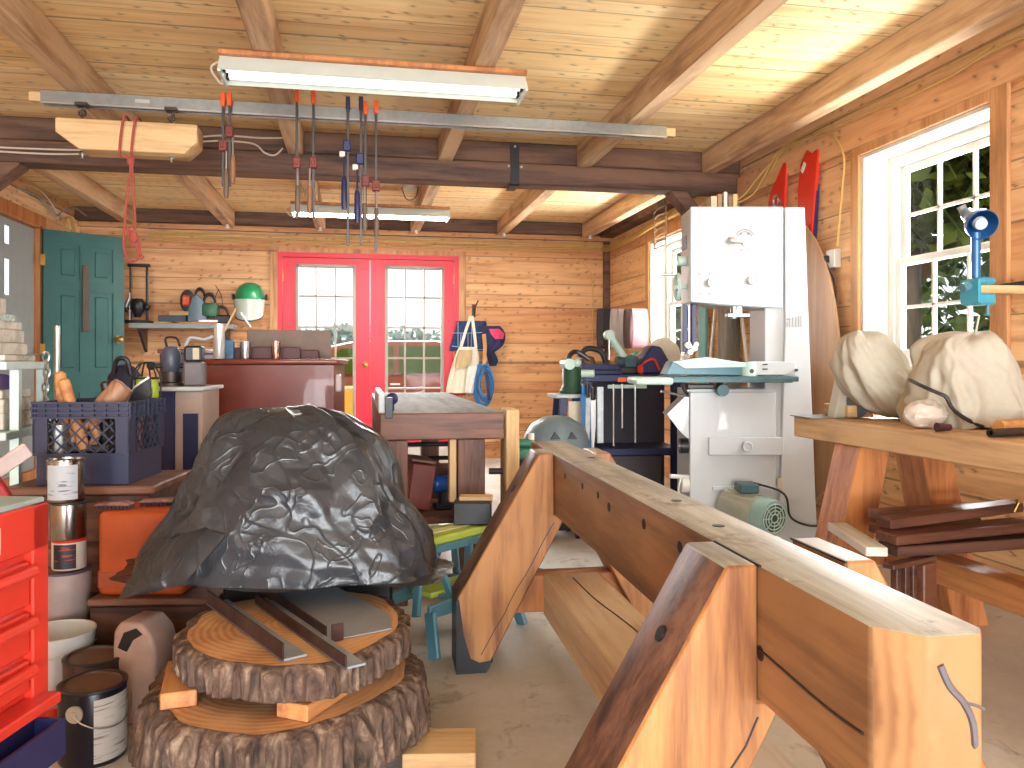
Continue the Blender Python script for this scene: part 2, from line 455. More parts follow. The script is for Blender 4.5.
b = MB(); b.box2((XL - .3, YF, HC), (XR + .3, YB + .25, HC + .1)); struct(b.build('ceiling', M['ceil'], loc=(0, 0, 0)))
DX0, DX1, DZ0, DZ1 = -.845, 1.055, .15, 2.2
wall_with_holes('wall_back', XL - .3, XR + .3, 0, HC, [(DX0, DX1, 0, DZ1)], lambda a, c, p, q: ((a, YB, p), (c, YB + WT, q)), M['wall'])
W1 = (3.076, 4.02, 1.0, 2.2); W2 = (6.38, 7.33, 1.0, 2.2)
wall_with_holes('wall_right', YF, YB, 0, HC, [W1, W2], lambda a, c, p, q: ((XR, a, p), (XR + WT, c, q)), M['wall_side'])
LD = (6.72, 7.64, .0, 2.24)
wall_with_holes('wall_left', YF, YB, 0, HC, [LD], lambda a, c, p, q: ((XL - WT, a, p), (XL, c, q)), M['wall_side'])

# ---- girders and joists
JB = 2.42
gx = [-1.41, -.415, .57, 1.55, 2.49]
gx2 = [-2.25, -1.30, -.40, .57, 1.50, 2.45]
def joist(x, y0, y1):
    b = MB(); w = .05
    b.box2((x - w, y0, JB), (x + w, y1, HC - .001), bev=.006)
    for v in b.bm.verts:
        n = noise.noise(Vector((x * 3, v.co.y * 2, v.co.z * 3))) * .004
        v.co.x += n
    return struct(b.build('ceiling_beam', M['joist']))
for x in [-2.45] + gx: joist(x, YF + .02, 5.455)
for x in gx2: joist(x, 5.635, 8.50)
b = MB(); b.box2((XL, 5.46, 2.29), (XR, 5.63, 2.435), bev=.006); struct(b.build('ceiling_girder_beam', M['girder']))
b = MB(); b.box2((XL, 5.465, 2.437), (XR, 5.625, HC - .001), bev=.006); struct(b.build('ceiling_cap_beam', M['girder']))
b = MB(); b.box2((XL, 8.50, 2.45), (XR, YB, HC - .001), bev=.005); struct(b.build('wall_plate_beam', M['girder']))
b = MB(); b.box2((XL, 8.59, 2.40), (XR, YB, 2.449), bev=.003); struct(b.build('trim_1', M['wall']))
b = MB(); b.box2((2.64, 5.47, 0), (XR, 5.62, 2.289), bev=.008)
struct(b.build('wall_column_right', wood('grey_post', rgb(148, 142, 130), rgb(108, 100, 90), 'Z', .7, .9, .2)))
b = MB(); b.bar((2.24, 5.545, 2.33), (2.62, 5.545, 1.90), .1, .13, bev=.006, up=(0, 1, 0)); struct(b.build('brace_beam_right', M['girder']))
b = MB(); b.box2((XL, 5.47, 0), (XL + .15, 5.62, 2.289), bev=.008); struct(b.build('wall_column_left', M['girder']))
b = MB(); b.bar((-2.12, 5.545, 2.33), (-2.72, 5.545, 1.81), .12, .16, bev=.006, up=(0, 1, 0)); struct(b.build('brace_beam_left', M['girder']))
b = MB(); b.box2((XR - .07, YB - .07, 0), (XR, YB, 2.4), bev=.01); struct(b.build('corner_column', M['girder']))
# boards trimming the top of the side walls
b = MB(); b.box2((XR - .03, YF, 2.25), (XR - .001, 5.46, 2.4), bev=.003); struct(b.build('trim_2', M['wall_side']))
b = MB(); b.box2((XR - .15, 5.64, 2.42), (XR - .001, 8.49, HC - .001), bev=.003); struct(b.build('trim_3', M['girder']))

# ---- right-hand windows
def side_window(nm, W, tr):
    y0, y1, z0, z1 = W
    root = thing(nm, 'x', 'window', (XR, (y0 + y1) / 2, z0))
    del root['label']; del root['category']; struct(root)
    b = MB(); t = .02
    b.box2((XR - .001, y1 - t, z0), (XR + WT + .02, y1, z1)); b.box2((XR - .001, y0, z0), (XR + WT + .02, y0 + t, z1))
    b.box2((XR - .0005, y0 + t, z1 - t), (XR + WT + .021, y1 - t, z1 - .0005)); b.box2((XR - .02, y0 + t, z0 + .0005), (XR + WT + .021, y1 - t, z0 + .03))
    b.build('window_reveal', M['white'], root, world=True)
    xs = XR + WT - .02
    b = MB(); yc = .045; zm = (z0 + z1) / 2 + .0
    # outer frame + two sashes
    b.box2((xs - .03, y0 + t, z0 + .03), (xs + .05, y0 + t + yc, z1 - t)); b.box2((xs - .03, y1 - t - yc, z0 + .03), (xs + .05, y1 - t, z1 - t))
    b.box2((xs - .029, y0 + t + yc, z1 - t - .05), (xs + .049, y1 - t - yc, z1 - t)); b.box2((xs - .029, y0 + t + yc, z0 + .03), (xs + .049, y1 - t - yc, z0 + .08))
    b.build('window_frame', M['white'], root, world=True)
    def sash(za, zb, x):
        s = MB(); f = .038
        ya, yb = y0 + t + yc, y1 - t - yc
        s.box2((x - .015, ya, za), (x + .015, ya + f, zb), bev=.003); s.box2((x - .015, yb - f, za), (x + .015, yb, zb), bev=.003)
        s.box2((x - .0145, ya + f, za), (x + .0145, yb - f, za + f), bev=.003); s.box2((x - .0145, ya + f, zb - f), (x + .0145, yb - f, zb), bev=.003)
        for k in (1, 2):
            yy = ya + f + (yb - ya - 2 * f) * k / 3; s.box2((x - .01, yy - .008, za + f), (x + .01, yy + .008, zb - f))
        zz = (za + zb) / 2; s.box2((x - .01, ya + f, zz - .008), (x + .01, yb - f, zz + .008))
        o = s.build('window_sash', M['white'], root, world=True)
        g = MB(); g.box2((x - .002, ya + f * .5, za + f * .5), (x + .002, yb - f * .5, zb - f * .5)); g.build('glass_pane', M['glass'], o, world=True)
    sash(z0 + .08, zm + .02, xs); sash(zm - .018, z1 - t - .05, xs + .032)
    # wooden casing
    b = MB(); c = .1
    b.box2((XR - .022, y1, z0 - .1), (XR, y1 + c * .75, z1 + .001), bev=.003)
    b.box2((XR - .022, y0 - c, z0 - .1), (XR, y0, z1 + tr), bev=.003)
    b.box2((XR - .022, y0, z1), (XR, y1 + c * .75, z1 + .085), bev=.003)
    b.box2((XR - .022, y0, z0 - .1), (XR, y1, z0 - .001), bev=.003)
    b.build('window_casing', M['trimwood'], root, world=True)
side_window('window_1', W1, .14); side_window('window_2', W2, .08)

# ---- red french door (two leaves) in the back wall
root = thing('door_1', 'x', 'door', ((DX0 + DX1) / 2, YB, 0)); del root['label']; del root['category']; struct(root)
b = MB()
b.box2((DX0, YB - .01, DZ0 - .02), (DX0 + .05, YB + .15, DZ1)); b.box2((DX1 - .05, YB - .01, DZ0 - .02), (DX1, YB + .15, DZ1))
b.box2((DX0 + .05, YB - .0095, DZ1 - .05), (DX1 - .05, YB + .1495, DZ1 - .0005))
b.build('door_frame', M['red'], root, world=True)
b = MB(); b.box2((DX0 - .02, YB - .06, 0), (DX1 + .02, YB + .18, DZ0 - .015)); b.build('door_step', plain('pale_sill', rgb(214, 206, 200), .5), root, world=True)
b = MB(); b.box2((DX0 + .04, YB - .04, DZ0 - .015), (DX1 - .04, YB + .16, DZ0)); b.build('threshold', M['galv'], root, world=True)
xm = (DX0 + DX1) / 2
def leaf(xa, xb, ga, gb, knob):
    za, zb = DZ0 + .005, DZ1 - .055; y0, y1 = YB + .015, YB + .06; g0, g1 = .44, 2.07
    b = MB()
    b.box2((xa, y0, za), (ga, y1, zb)); b.box2((gb, y0, za), (xb, y1, zb)); b.box2((ga, y0, za), (gb, y1, g0)); b.box2((ga, y0, g1), (gb, y1, zb))
    o = b.build('door_leaf', M['red'], root, world=True)
    m = MB(); f = .022
    for (p, q) in (((ga - .01, g0 - .01), (ga + f, g1 + .01)), ((gb - f, g0 - .01), (gb + .01, g1 + .01)), ((ga, g0 - .01), (gb, g0 + f)), ((ga, g1 - f), (gb, g1 + .01))):
        m.box2((p[0], y0 - .01, p[1]), (q[0], y1 + .01, q[1]), bev=.003)
    for k in (1, 2):
        x = ga + (gb - ga) * k / 3; m.box2((x - .009, y0, g0), (x + .009, y1, g1))
    for k in range(1, 5):
        z = g0 + (g1 - g0) * k / 5; m.box2((ga, y0, z - .009), (gb, y1, z + .009))
    m.build('glazing_bars', plain('ivory_paint', rgb(158, 148, 134), .45, var=.02), o, world=True)
    g = MB(); g.box2((ga, YB + .036, g0), (gb, YB + .04, g1)); g.build('glass_pane', M['glass'], o, world=True)
    if knob:
        k = MB(); c = Vector((xb - .05, y0, 1.02))
        k.cyl(c, c + Vector((0, -.012, 0)), .032); k.cyl(c, c + Vector((0, -.05, 0)), .012); k.ball(c + Vector((0, -.06, 0)), (.03, .024, .03)); k.build('door_knob', M['brass'], o, world=True)
    h = MB()
    for z in (.4, 1.15, 1.95):
        xx = xa if knob else xb
        h.cyl((xx, y0 - .012, z - .05), (xx, y0 - .012, z + .05), .009)
    h.build('hinge', M['brass'], o, world=True)
leaf(DX0 + .052, xm - .002, -.652, -.055, True); leaf(xm + .002, DX1 - .052, .272, .885, False)
b = MB(); b.box2((DX0 - .075, YB - .02, 0), (DX0, YB, DZ1 + .01)); b.box2((DX1, YB - .02, 0), (DX1 + .075, YB, DZ1 + .01)); b.box2((DX0 - .075, YB - .02, DZ1), (DX1 + .075, YB, DZ1 + .045))
struct(b.build('trim_4', M['trimwood']))

# ---- doorway in the left wall: jamb, grey storm door outside, green door swung open
y0, y1, z0, z1 = LD
b = MB()
b.box2((XL - WT, y1 - .03, 0), (XL + .015, y1, z1)); b.box2((XL - WT, y0, 0), (XL + .015, y0 + .03, z1)); b.box2((XL - WT, y0, z1 - .03), (XL + .015, y1, z1)); b.box2((XL - WT, y0, -.001), (XL, y1, .12))
b.box2((XL - .001, y1, 0), (XL + .02, y1 + .09, z1 + .09)); b.box2((XL - .001, y0 - .09, 0), (XL + .02, y0, z1 + .09)); b.box2((XL - .001, y0, z1), (XL + .02, y1, z1 + .09))
struct(b.build('trim_5', M['orangewood']))
root = thing('door_2', 'x', 'door', (XL - WT, (y0 + y1) / 2, .12)); del root['label']; del root['category']; struct(root)
gp = plain('pale_grey_door', rgb(152, 158, 156), .5, var=.04)
# stiles and rails around two stacked slit lites at the far edge
xa, xb = XL - .045, XL - .034
sl0, sl1 = 7.02, 7.13
b = MB(); ya, yb = y0 + .032, y1 - .032; za, zb = .125, z1 - .032
b.box2((xa, ya, za), (xb, sl0, zb)); b.box2((xa, sl1, za), (xb, yb, zb)); b.box2((xa, sl0, za), (xb, sl1, 1.59)); b.box2((xa, sl0, 1.88), (xb, sl1, 2.0)); b.box2((xa, sl0, 2.15), (xb, sl1, zb))
b.build('door_panel', gp, root, world=True)
b = MB(); b.box2((xa + .004, sl0, 1.59), (xa + .007, sl1, 1.88)); b.box2((xa + .004, sl0, 2.0), (xa + .007, sl1, 2.15)); b.build('glass_pane', M['glass'], root, world=True)
# green six-panel door
hp = Vector((XL + .03, 7.62, .16)); ang = R(36.5); DW = .68
root = thing('door_3', 'x', 'door', hp, ang); del root['label']; del root['category']; struct(root)
DH = 2.05
b = MB()
cols = [(.10, .295), (.385, .58)]; rows = [(.16, .62), (.80, 1.52), (1.62, 1.93)]
yf, ybk = -.022, .022
xs = [0, .12, .36, .47, .71, DW]
b.box2((0, yf, 0), (.10, ybk, DH)); b.box2((.295, yf, 0), (.385, ybk, DH)); b.box2((.58, yf, 0), (DW, ybk, DH))
for (xa, xb) in cols:
    zs = [0] + [z for r in rows for z in r] + [DH]
    for k in range(0, len(zs), 2): b.box2((xa, yf, zs[k]), (xb, ybk, zs[k + 1]))
b.build('door_leaf', M['green_door'], root)
b = MB()
for (xa, xb) in cols:
    for (za, zb) in rows:
        b.box2((xa, -.012, za), (xb, .012, zb)); b.box2((xa + .035, -.02, za + .035), (xb - .035, .02, zb - .035), bev=.012)
b.build('door_panel', M['green_door'], root)
b = MB(); c = Vector((DW - .055, yf, 1.10))
b.cyl(c, c + Vector((0, -.014, 0)), .036); b.cyl(c, c + Vector((0, -.045, 0)), .012); b.ball(c + Vector((0, -.056, 0)), (.028, .022, .028)); b.build('door_knob', M['brass'], root)
b = MB()
for z in (.25, 1.0, 1.78): b.box2((-.03, -.03, z - .05), (.012, -.022, z + .05)); 
b.build('hinge', M['brass'], root)

# ================================================================== OUTSIDE
lawn = NT('lawn_grass'); n1 = lawn.noise(lawn.vec((1, 1, 1), False), .6, 5); n2 = lawn.noise(lawn.vec((1, 1, 1), False), 30, 3)
lawn.link(lawn.mix(.35, lawn.ramp(n1, [(.3, rgb(52, 76, 26)), (.7, rgb(84, 108, 40))]), lawn.ramp(n2, [(.3, rgb(42, 62, 20)), (.7, rgb(100, 120, 56))])), lawn.b.inputs['Base Color'])
lawn.b.inputs['Roughness'].default_value = .9
b = MB()
def gz(u, v):
    x = -90 + 180 * u; y = -12 + 140 * v
    d = max(0, y - 16)
    e = max(0, x - 9)
    return Vector((x, y, -.13 + d * .022 + e * .035))
b.grid(gz, 40, 40); struct(b.build('ground', lawn.m, loc=(0, 0, 0)))
# gravel yard where the car stands
grav = NT('pale_gravel'); gn = grav.noise(grav.vec((1, 1, 1), False), 60, 4)
grav.link(grav.ramp(gn, [(.3, rgb(70, 70, 44)), (.7, rgb(112, 108, 80))]), grav.b.inputs['Base Color']); grav.b.inputs['Roughness'].default_value = .95
b = MB(); b.box2((-6, 9.0, -.2), (6, 15.5, -.09)); struct(b.build('ground_yard', grav.m, loc=(0, 0, 0)))
leafm = []
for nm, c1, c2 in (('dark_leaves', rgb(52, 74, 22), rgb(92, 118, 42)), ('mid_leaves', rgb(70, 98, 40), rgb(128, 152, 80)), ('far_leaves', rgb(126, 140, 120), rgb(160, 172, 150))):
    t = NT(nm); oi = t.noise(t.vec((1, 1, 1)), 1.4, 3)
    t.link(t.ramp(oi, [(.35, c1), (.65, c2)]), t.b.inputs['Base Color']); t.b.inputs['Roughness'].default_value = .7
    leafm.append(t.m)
trunkm = wood('tree_bark', rgb(92, 82, 66), rgb(48, 42, 34), 'Z', .9, .5, 0, .6)
def tree(loc, trunk_r, crown, label, lm, nleaf=1500, lean=(0, 0), leaf=.22, seed=1, group=None, branches=()):
    rn = random.Random(seed)
    root = thing('tree', label, 'tree', loc, 0, group)
    h = max(c[2] for c in crown)
    b = MB(); pts = [Vector((lean[0] * s, lean[1] * s, h * s)) for s in (0, .08, .25, .5, .75, .95)]
    b.tube(pts, [trunk_r * k for k in (1.5, 1.1, 1.0, .8, .5, .2)], 12)
    for (s, dx, dy, dz) in branches:
        p = Vector((lean[0] * s, lean[1] * s, h * s)); b.tube([p, p + Vector((dx * .5, dy * .5, dz * .6)), p + Vector((dx, dy, dz))], [trunk_r * .5, trunk_r * .38, trunk_r * .15], 8)
    b.build('trunk', trunkm, root)
    bm = bmesh.new(); vol = [c[3] * c[4] * c[5] for c in crown]; tot = sum(vol)
    for (cx, cy, cz, rx, ry, rz), vv in zip(crown, vol):
        for _ in range(int(nleaf * vv / tot)):
            d = Vector((rn.gauss(0, 1), rn.gauss(0, 1), rn.gauss(0, 1))).normalized() * (rn.random() ** .4)
            p = Vector((cx + d.x * rx, cy + d.y * ry, cz + d.z * rz))
            a = Vector((rn.gauss(0, 1), rn.gauss(0, 1), rn.gauss(0, 1))).normalized(); e = a.orthogonal().normalized()
            s = leaf * (.6 + .8 * rn.random())
            vs = [bm.verts.new(p + q) for q in (a * s, e * s * .5, -a * s, -e * s * .5)]
            bm.faces.new(vs)
    m = MB(); m.bm.free(); m.bm = bm
    o = m.build('foliage', lm, root, sharp=0); o['kind'] = 'stuff'
    return root
tree((7.2, 9.9, .05), .34, [(0, 0, 4.6, 3.2, 2.6, 2.3), (-1.6, -.6, 3.9, 1.6, 1.5, 1.3), (1.6, -.5, 4.4, 1.9, 1.8, 1.6), (.6, -2.4, 4.4, 2.0, 1.6, 1.7)], 'big dark leafed tree with thick leaning trunk, just outside the right window', leafm[0], 15000, (.3, 0), .2, 3, None, ((.34, -2.2, .6, 1.6), (.42, 1.9, -.4, 1.8)))
tree((12.8, 13.0, .15), .3, [(0, 0, 3.2, 2.8, 2.6, 2.7)], 'round green tree behind the trunk, far right window', leafm[1], 3500, (.1, 0), .2, 5)
tree((17.5, 27.0, .9), .3, [(0, 0, 2.6, 3.8, 3, 2.6)], 'pale green tree in the field, seen low in the right window', leafm[1], 2500, (.1, 0), .26, 6)
tree((4.4, 15.5, -.05), .26, [(0, 0, 3.0, 2.4, 2.4, 3.0), (2.2, .8, 2.6, 2.0, 2.0, 2.4)], 'bushy tree outside the far window behind the bandsaw', leafm[0], 6000, (.1, 0), .2, 7)
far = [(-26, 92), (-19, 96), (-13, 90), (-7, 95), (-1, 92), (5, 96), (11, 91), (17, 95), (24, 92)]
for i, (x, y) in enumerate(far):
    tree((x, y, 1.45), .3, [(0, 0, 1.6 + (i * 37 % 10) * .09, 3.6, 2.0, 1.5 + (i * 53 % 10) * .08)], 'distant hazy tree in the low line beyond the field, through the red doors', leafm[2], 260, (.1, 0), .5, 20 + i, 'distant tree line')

# ---- a red car parked in the yard, side on
car = thing('car', 'orange red car parked side on outside the red french doors', 'car', (.9, 11.9, -.09), 0)
cp = plain('car_paint', rgb(96, 46, 10), .45, 0, .03, 3, coat=.05)
body = [(-2.15, .32), (-2.2, .62), (-2.12, .86), (-1.5, .95), (1.15, .98), (2.0, .84), (2.22, .66), (2.2, .34), (1.85, .28), (-1.85, .28)]
b = MB(); b.prism(body, -.85, .85, 'XZ', bev=.06, seg=3); b.build('body', cp, car)
cab = [(-1.75, .93), (-1.3, 1.36), (-.95, 1.43), (.15, 1.44), (.45, 1.38), (1.15, .96)]
b = MB(); b.prism(cab, -.72, .72, 'XZ', bev=.04, seg=2); b.build('cabin', cp, car)
b = MB(); b.prism([(-1.48, .98), (-1.16, 1.32), (-.45, 1.36), (-.45, .98)], -.735, .735, 'XZ'); b.prism([(-.37, .98), (-.37, 1.36), (.2, 1.36), (.36, 1.3), (.9, .99)], -.735, .735, 'XZ'); b.build('side_window', plain('tinted_car_glass', rgb(54, 84, 28), .7, 0, .05, spec=.1), car)  # green of the reflected lawn is painted into the window colour
for sx in (-1.35, 1.4):
    for sy in (-1, 1):
        b = MB(); b.cyl((sx, sy * .68, .31), (sx, sy * .88, .31), .31, seg=28); b.build('wheel', M['black'], car)
        b = MB(); b.cyl((sx, sy * .87, .31), (sx, sy * .89, .31), .19, seg=20); b.build('hubcap', M['steel'], car)
b = MB(); b.box2((2.1, -.72, .6), (2.235, -.45, .74), bev=.03); b.box2((2.1, .45, .6), (2.235, .72, .74), bev=.03); b.build('headlight', M['white'], car)
b = MB(); b.box2((-.5, -.875, .82), (-.36, -.85, .85), bev=.008); b.build('door_handle', M['steel'], car)
# a lime garden chair by the step
gc = thing('garden_chair', 'lime green plastic chair outside the left red door', 'chair', (-.22, 9.75, -.09), R(200))
b = MB(); b.box2((-.22, -.22, .40), (.22, .22, .43), bev=.015); b.build('seat', M['lime'], gc)
b = MB(); b.box2((-.22, .2, .44), (.22, .23, .86), bev=.014); b.build('backrest', M['lime'], gc)
for sx in (-1, 1):
    for sy in (-1, 1):
        b = MB(); b.cyl((sx * .24, sy * .24, 0), (sx * .19, sy * .19, .41), .018, .022, 10); b.build('leg', M['lime'], gc)
    b = MB(); b.box2((sx * .25 - .02, -.22, .62), (sx * .25 + .02, .22, .65), bev=.01); b.cyl((sx * .25, -.2, .4), (sx * .25, -.2, .63), .015, seg=10); b.build('armrest', M['lime'], gc)

# ================================================================== CAMERA, LIGHT, WORLD
cam = bpy.data.cameras.new('camera'); co = bpy.data.objects.new('camera', cam); COL.objects.link(co)
co.location = (0, 0, EYE); co.rotation_euler = (R(90), 0, -TH)
cam.sensor_width = 36; cam.sensor_fit = 'HORIZONTAL'; cam.lens = 36 * F / 1024; cam.shift_y = -(384 - HOR) / 1024; cam.clip_start = .02; cam.clip_end = 400
scene.camera = co
w = bpy.data.worlds.new('sky'); scene.world = w; w.use_nodes = True; nt = w.node_tree
bg = nt.nodes['Background']; tc = nt.nodes.new('ShaderNodeTexCoord'); sp = nt.nodes.new('ShaderNodeSeparateXYZ'); rp = nt.nodes.new('ShaderNodeValToRGB')
nt.links.new(tc.outputs['Generated'], sp.inputs[0]); nt.links.new(sp.outputs[2], rp.inputs[0]); nt.links.new(rp.outputs[0], bg.inputs[0])
e = rp.color_ramp.elements; e[0].position = .0; e[0].color = (.93, .97, 1, 1); e[1].position = .7; e[1].color = (.72, .86, 1, 1)
bg.inputs[1].default_value = .72
def area(name, loc, rot, sx, sy, power, col=(1, 1, 1)):
    l = bpy.data.lights.new(name, 'AREA'); l.shape = 'RECTANGLE'; l.size = sx; l.size_y = sy; l.energy = power; l.color = col
    o = bpy.data.objects.new(name, l); COL.objects.link(o); o.location = loc; o.rotation_euler = rot; return o
area('daylight_garage_door', (0, -6.5, 1.7), (R(91), 0, 0), 6.5, 3.0, 270, (.94, .98, 1))  # added fill lamp behind the camera, for an assumed open garage end
area('daylight_near_window', (4.5, 2.95, 2.5), (0, R(66), R(8)), 2.2, 2.0, 165, (.92, .97, 1))
area('daylight_far_window', (4.6, 6.0, 2.3), (0, R(72), R(30)), 1.8, 2.0, 520, (.92, .97, 1))
area('daylight_back_sky', (.2, 13.6, 3.1), (R(-80), 0, 0), 6, 2.0, 950, (.95, .98, 1))
area('daylight_driveway_bounce', (0, -4.3, .12), (R(142), 0, 0), 6.0, 2.0, 420, (.96, .98, 1))  # added lamp out of view, brightens the front ceiling from below
area('daylight_ground_near_window', (3.75, 3.4, .45), (0, R(128), 0), .9, 1.4, 125, (1, .99, .96))
area('daylight_ground_far_window', (3.75, 6.9, .45), (0, R(128), 0), .9, 1.4, 200, (1, .99, .96))
sun = bpy.data.lights.new('sun', 'SUN'); sun.energy = .7; sun.angle = R(12); so = bpy.data.objects.new('sun', sun); COL.objects.link(so)
so.rotation_euler = Vector((-.62, -.35, -.70)).to_track_quat('-Z', 'Y').to_euler()
vs = scene.view_settings; vs.view_transform = 'Standard'; vs.look = 'None'; vs.gamma = 1; vs.use_curve_mapping = False; vs.exposure = 1.27
scene.cycles.use_denoising = True
scene.cycles.max_bounces = 8; scene.cycles.diffuse_bounces = 4; scene.cycles.glossy_bounces = 3; scene.cycles.transmission_bounces = 4; scene.cycles.transparent_max_bounces = 8
scene.cycles.sample_clamp_indirect = 6; scene.cycles.caustics_reflective = False; scene.cycles.caustics_refractive = False
# ================================================================== FOREGROUND: TRESTLE BEAM
tr = thing('timber_trestle', 'huge heavy timber trestle bench with splayed plank legs and peg holes', 'trestle', (.70, 1.8, 0), R(-1.75))
b = MB(); w, zt, zb, ya, yb, ch = .072, .734, .525, -.985, 1.32, .045
outline = [(-w, ya + ch), (-w + ch, ya), (.042, ya), (.058, ya + .02), (.068, yb), (-w, yb)]
b.prism(outline, zb, zt, 'XY', bev=.005, seg=2)
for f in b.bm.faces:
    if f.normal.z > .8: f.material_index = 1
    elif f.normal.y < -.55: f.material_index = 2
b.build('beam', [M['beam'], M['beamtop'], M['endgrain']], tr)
def leg_poly(s, e=0.0):
    return [(s * a, z) for a, z in [(-.0735, zt + .001), (-.125, zt + .001), (-.405, .252), (-.405, 0), (-.31, 0), (-.035, zb - .012), (-.035, zb - .002), (-.0735, zb - .002)]]
for (y0, y1) in ((-.655, -.485), (.865, 1.04)):
    for s in (1, -1):
        b = MB(); b.prism(leg_poly(s), y0, y1, 'XZ', bev=.004)
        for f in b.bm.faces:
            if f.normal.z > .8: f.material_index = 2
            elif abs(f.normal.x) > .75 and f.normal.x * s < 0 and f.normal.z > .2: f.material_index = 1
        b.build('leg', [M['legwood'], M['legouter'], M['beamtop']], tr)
        # bolt head sunk in the outer face
        q = MB(); px = s * -.20; zz = zt - (.20 - .125) * (zt - .252) / .28
        q.cyl((px + s * .004, (y0 + y1) / 2, zz), (px - s * .003, (y0 + y1) / 2, zz + .004), .014, seg=16); q.build('bolt_head', M['black'], tr)
        # dark painted boot on the foot
        q = MB()
        P = [(-.409, .25), (-.409, -.0), (-.307, -.0), (-.285, .04), (-.33, .035), (-.36, .05), (-.383, .13), (-.399, .25)]
        q.prism([(s * a, z) for a, z in P], y0 - .003, y1 + .003, 'XZ'); q.build('foot_boot', M['black'], tr)
    b = MB(); ym = (y0 + y1) / 2; zc = .24
    b.prism([(-.30, .18), (.30, .18), (.22, .31), (-.22, .31)], ym - .04, ym + .04, 'XZ', bev=.004); b.build('cross_rail', M['orangewood'], tr)
stw = wood('pale_stretcher_wood', rgb(228, 206, 170), rgb(196, 160, 116), 'Y', .5, .8, .4)
b = MB(); b.box2((-.1, -.53, .17), (.1, .913, .312), bev=.004); b.build('stretcher', stw, tr)
# drying crack on the stretcher
cr = M['black']
b = MB(); pts = catmull([(-.01, .85, .3125), (.0, .6, .3125), (.035, .3, .3125), (.04, 0, .3125), (.075, -.3, .3125)], 6); b.tube(pts, .0022, 4); b.build('crack', cr, tr)
b = MB()
trI = root_matrix(tr).inverted()
for (hx, hy) in ((565, 476), (582.5, 486), (609, 507), (644, 524), (680, 547), (598, 495)):
    lo_, hi_ = .5, .75
    for _ in range(30):
        m_ = (lo_ + hi_) / 2; hp2 = trI @ onX(hx, hy, m_)
        if hp2.x > -w: hi_ = m_
        else: lo_ = m_
    y, z = hp2.y, hp2.z
    b = MB(); b.cyl((-w - .0012, y, z), (-w + .004, y, z), .012 if hx > 600 else .010, seg=14); b.build('peg_hole', M['black'], tr)
for (x, y) in ((.01, -.08), (-.01, -.36), (.03, .75)):
    b = MB(); b.cyl((x, y, zt + .0012), (x, y, zt - .004), .012, seg=14); b.build('dog_hole', M['black'], tr)
b = MB(); b.box2((-.0735, -.66, zt - .001), (-.0705, -.485, zt + .0022)); b.build('joint_gap', cr, tr)
b = MB(); b.box2((.0705, -.66, zt - .001), (.0735, -.485, zt + .0022)); b.build('joint_gap', cr, tr)
b = MB(); pts = [(-w - .0008, y, .605 + .02 * noise.noise(Vector((y * 3, 0, 0)))) for y in [-.93 + i * .04 for i in range(12)]]; b.tube(pts, .0022, 4); b.build('crack', cr, tr)
for (y0, sg) in ((-.656, -1), (.864, -1)):
    b = MB(); pts = [(-.075 - .25 * k + .010 * noise.noise(Vector((k * 5, 1, y0))), y0 + .0003, .50 - .44 * k) for k in [i / 10 for i in range(11)]]; b.tube(pts, .0018, 4); b.build('crack', cr, tr)
for (yy, zz, rr) in ((-.66, .60, .012), (-.75, .57, .014), (.3, .60, .012), (.1, .6, .014)):
    b = MB(); b.cyl((-w - .0008, yy - .0, zz), (-w + .003, yy, zz), rr, seg=10); b.build('knot', plain('dark_knot', rgb(48, 26, 18), .6), tr)
    break
# blue-grey stain running down the end
stn = plain('grey_sap_stain', rgb(96, 90, 96), .6)
b = MB(); pts = [(-.012, ya - .0006, .70), (.0, ya - .0006, .675), (.018, ya - .0006, .655), (.03, ya - .0006, .63), (.033, ya - .0006, .60)]; b.tube(catmull(pts, 4), [.0045] * 16 + [.0015], 6); b.tube(catmull([(.018, ya - .0006, .655), (.036, ya - .0006, .65), (.045, ya - .0006, .645)], 4), .002, 5); b.build('sap_stain', stn, tr)

# ================================================================== WOOD SLABS
def slab(name, label, cx, cy, z0, z1, rx, ry, seed, rot=0.0, amp=.012, flare=.0):
    root = thing(name, label, 'wood slab', (cx, cy, z0), rot)
    h = z1 - z0
    def rad(a):
        n = noise.noise(Vector((math.cos(a) * 1.3, math.sin(a) * 1.3, seed))) * .13 + noise.noise(Vector((math.cos(a) * 4, math.sin(a) * 4, seed))) * .035
        return 1 + n
    def P(a, k, z): 
        r = rad(a) * k; return Vector((math.cos(a) * rx * r, math.sin(a) * ry * r, z))
    N = 180
    b = MB()
    def core(u, v):
        a = u * 2 * PI
        if v < .5: return P(a, v / .5 * .955, h) if v > 0 else P(a, .001, h)
        return P(a, .955, h + (0 - h) * (v - .5) / .5)
    b.grid(core, N, 21, True)
    c = b.build('wood', slabtop, root)
    bk = MB()
    def bark(u, v):
        a = u * 2 * PI
        if v < .08: return P(a, .945, h + .001)
        if v > .94: return P(a, .94, .002)
        s = (v - .08) / .86
        z = h * (1 - s)
        ridge = abs(noise.noise(Vector((math.cos(a) * 11, math.sin(a) * 11, z * 5 + seed)))) 
        fine = noise.noise(Vector((math.cos(a) * 30, math.sin(a) * 30, z * 22)))
        k = 1.0 + (.075 * (1 - ridge * 2.2) + .014 * fine) * (amp / .012) * min(1, s * 8) * min(1, (1 - s) * 8 + .4) + flare * s
        return P(a, k, z + .006 * noise.noise(Vector((a * 9, 0, 3))) * (1 if s < .1 else 0))
    bk.grid(bark, 420, 26, True)
    bk.build('bark', M['bark'], root, sharp=0)
    return root
bt = NT('rough_bark')
bv = bt.vec((1, 1, .35)); bn = bt.noise(bv, 26, 6, .7, .6); bn2 = bt.noise(bt.vec((1, 1, .6)), 7, 4)
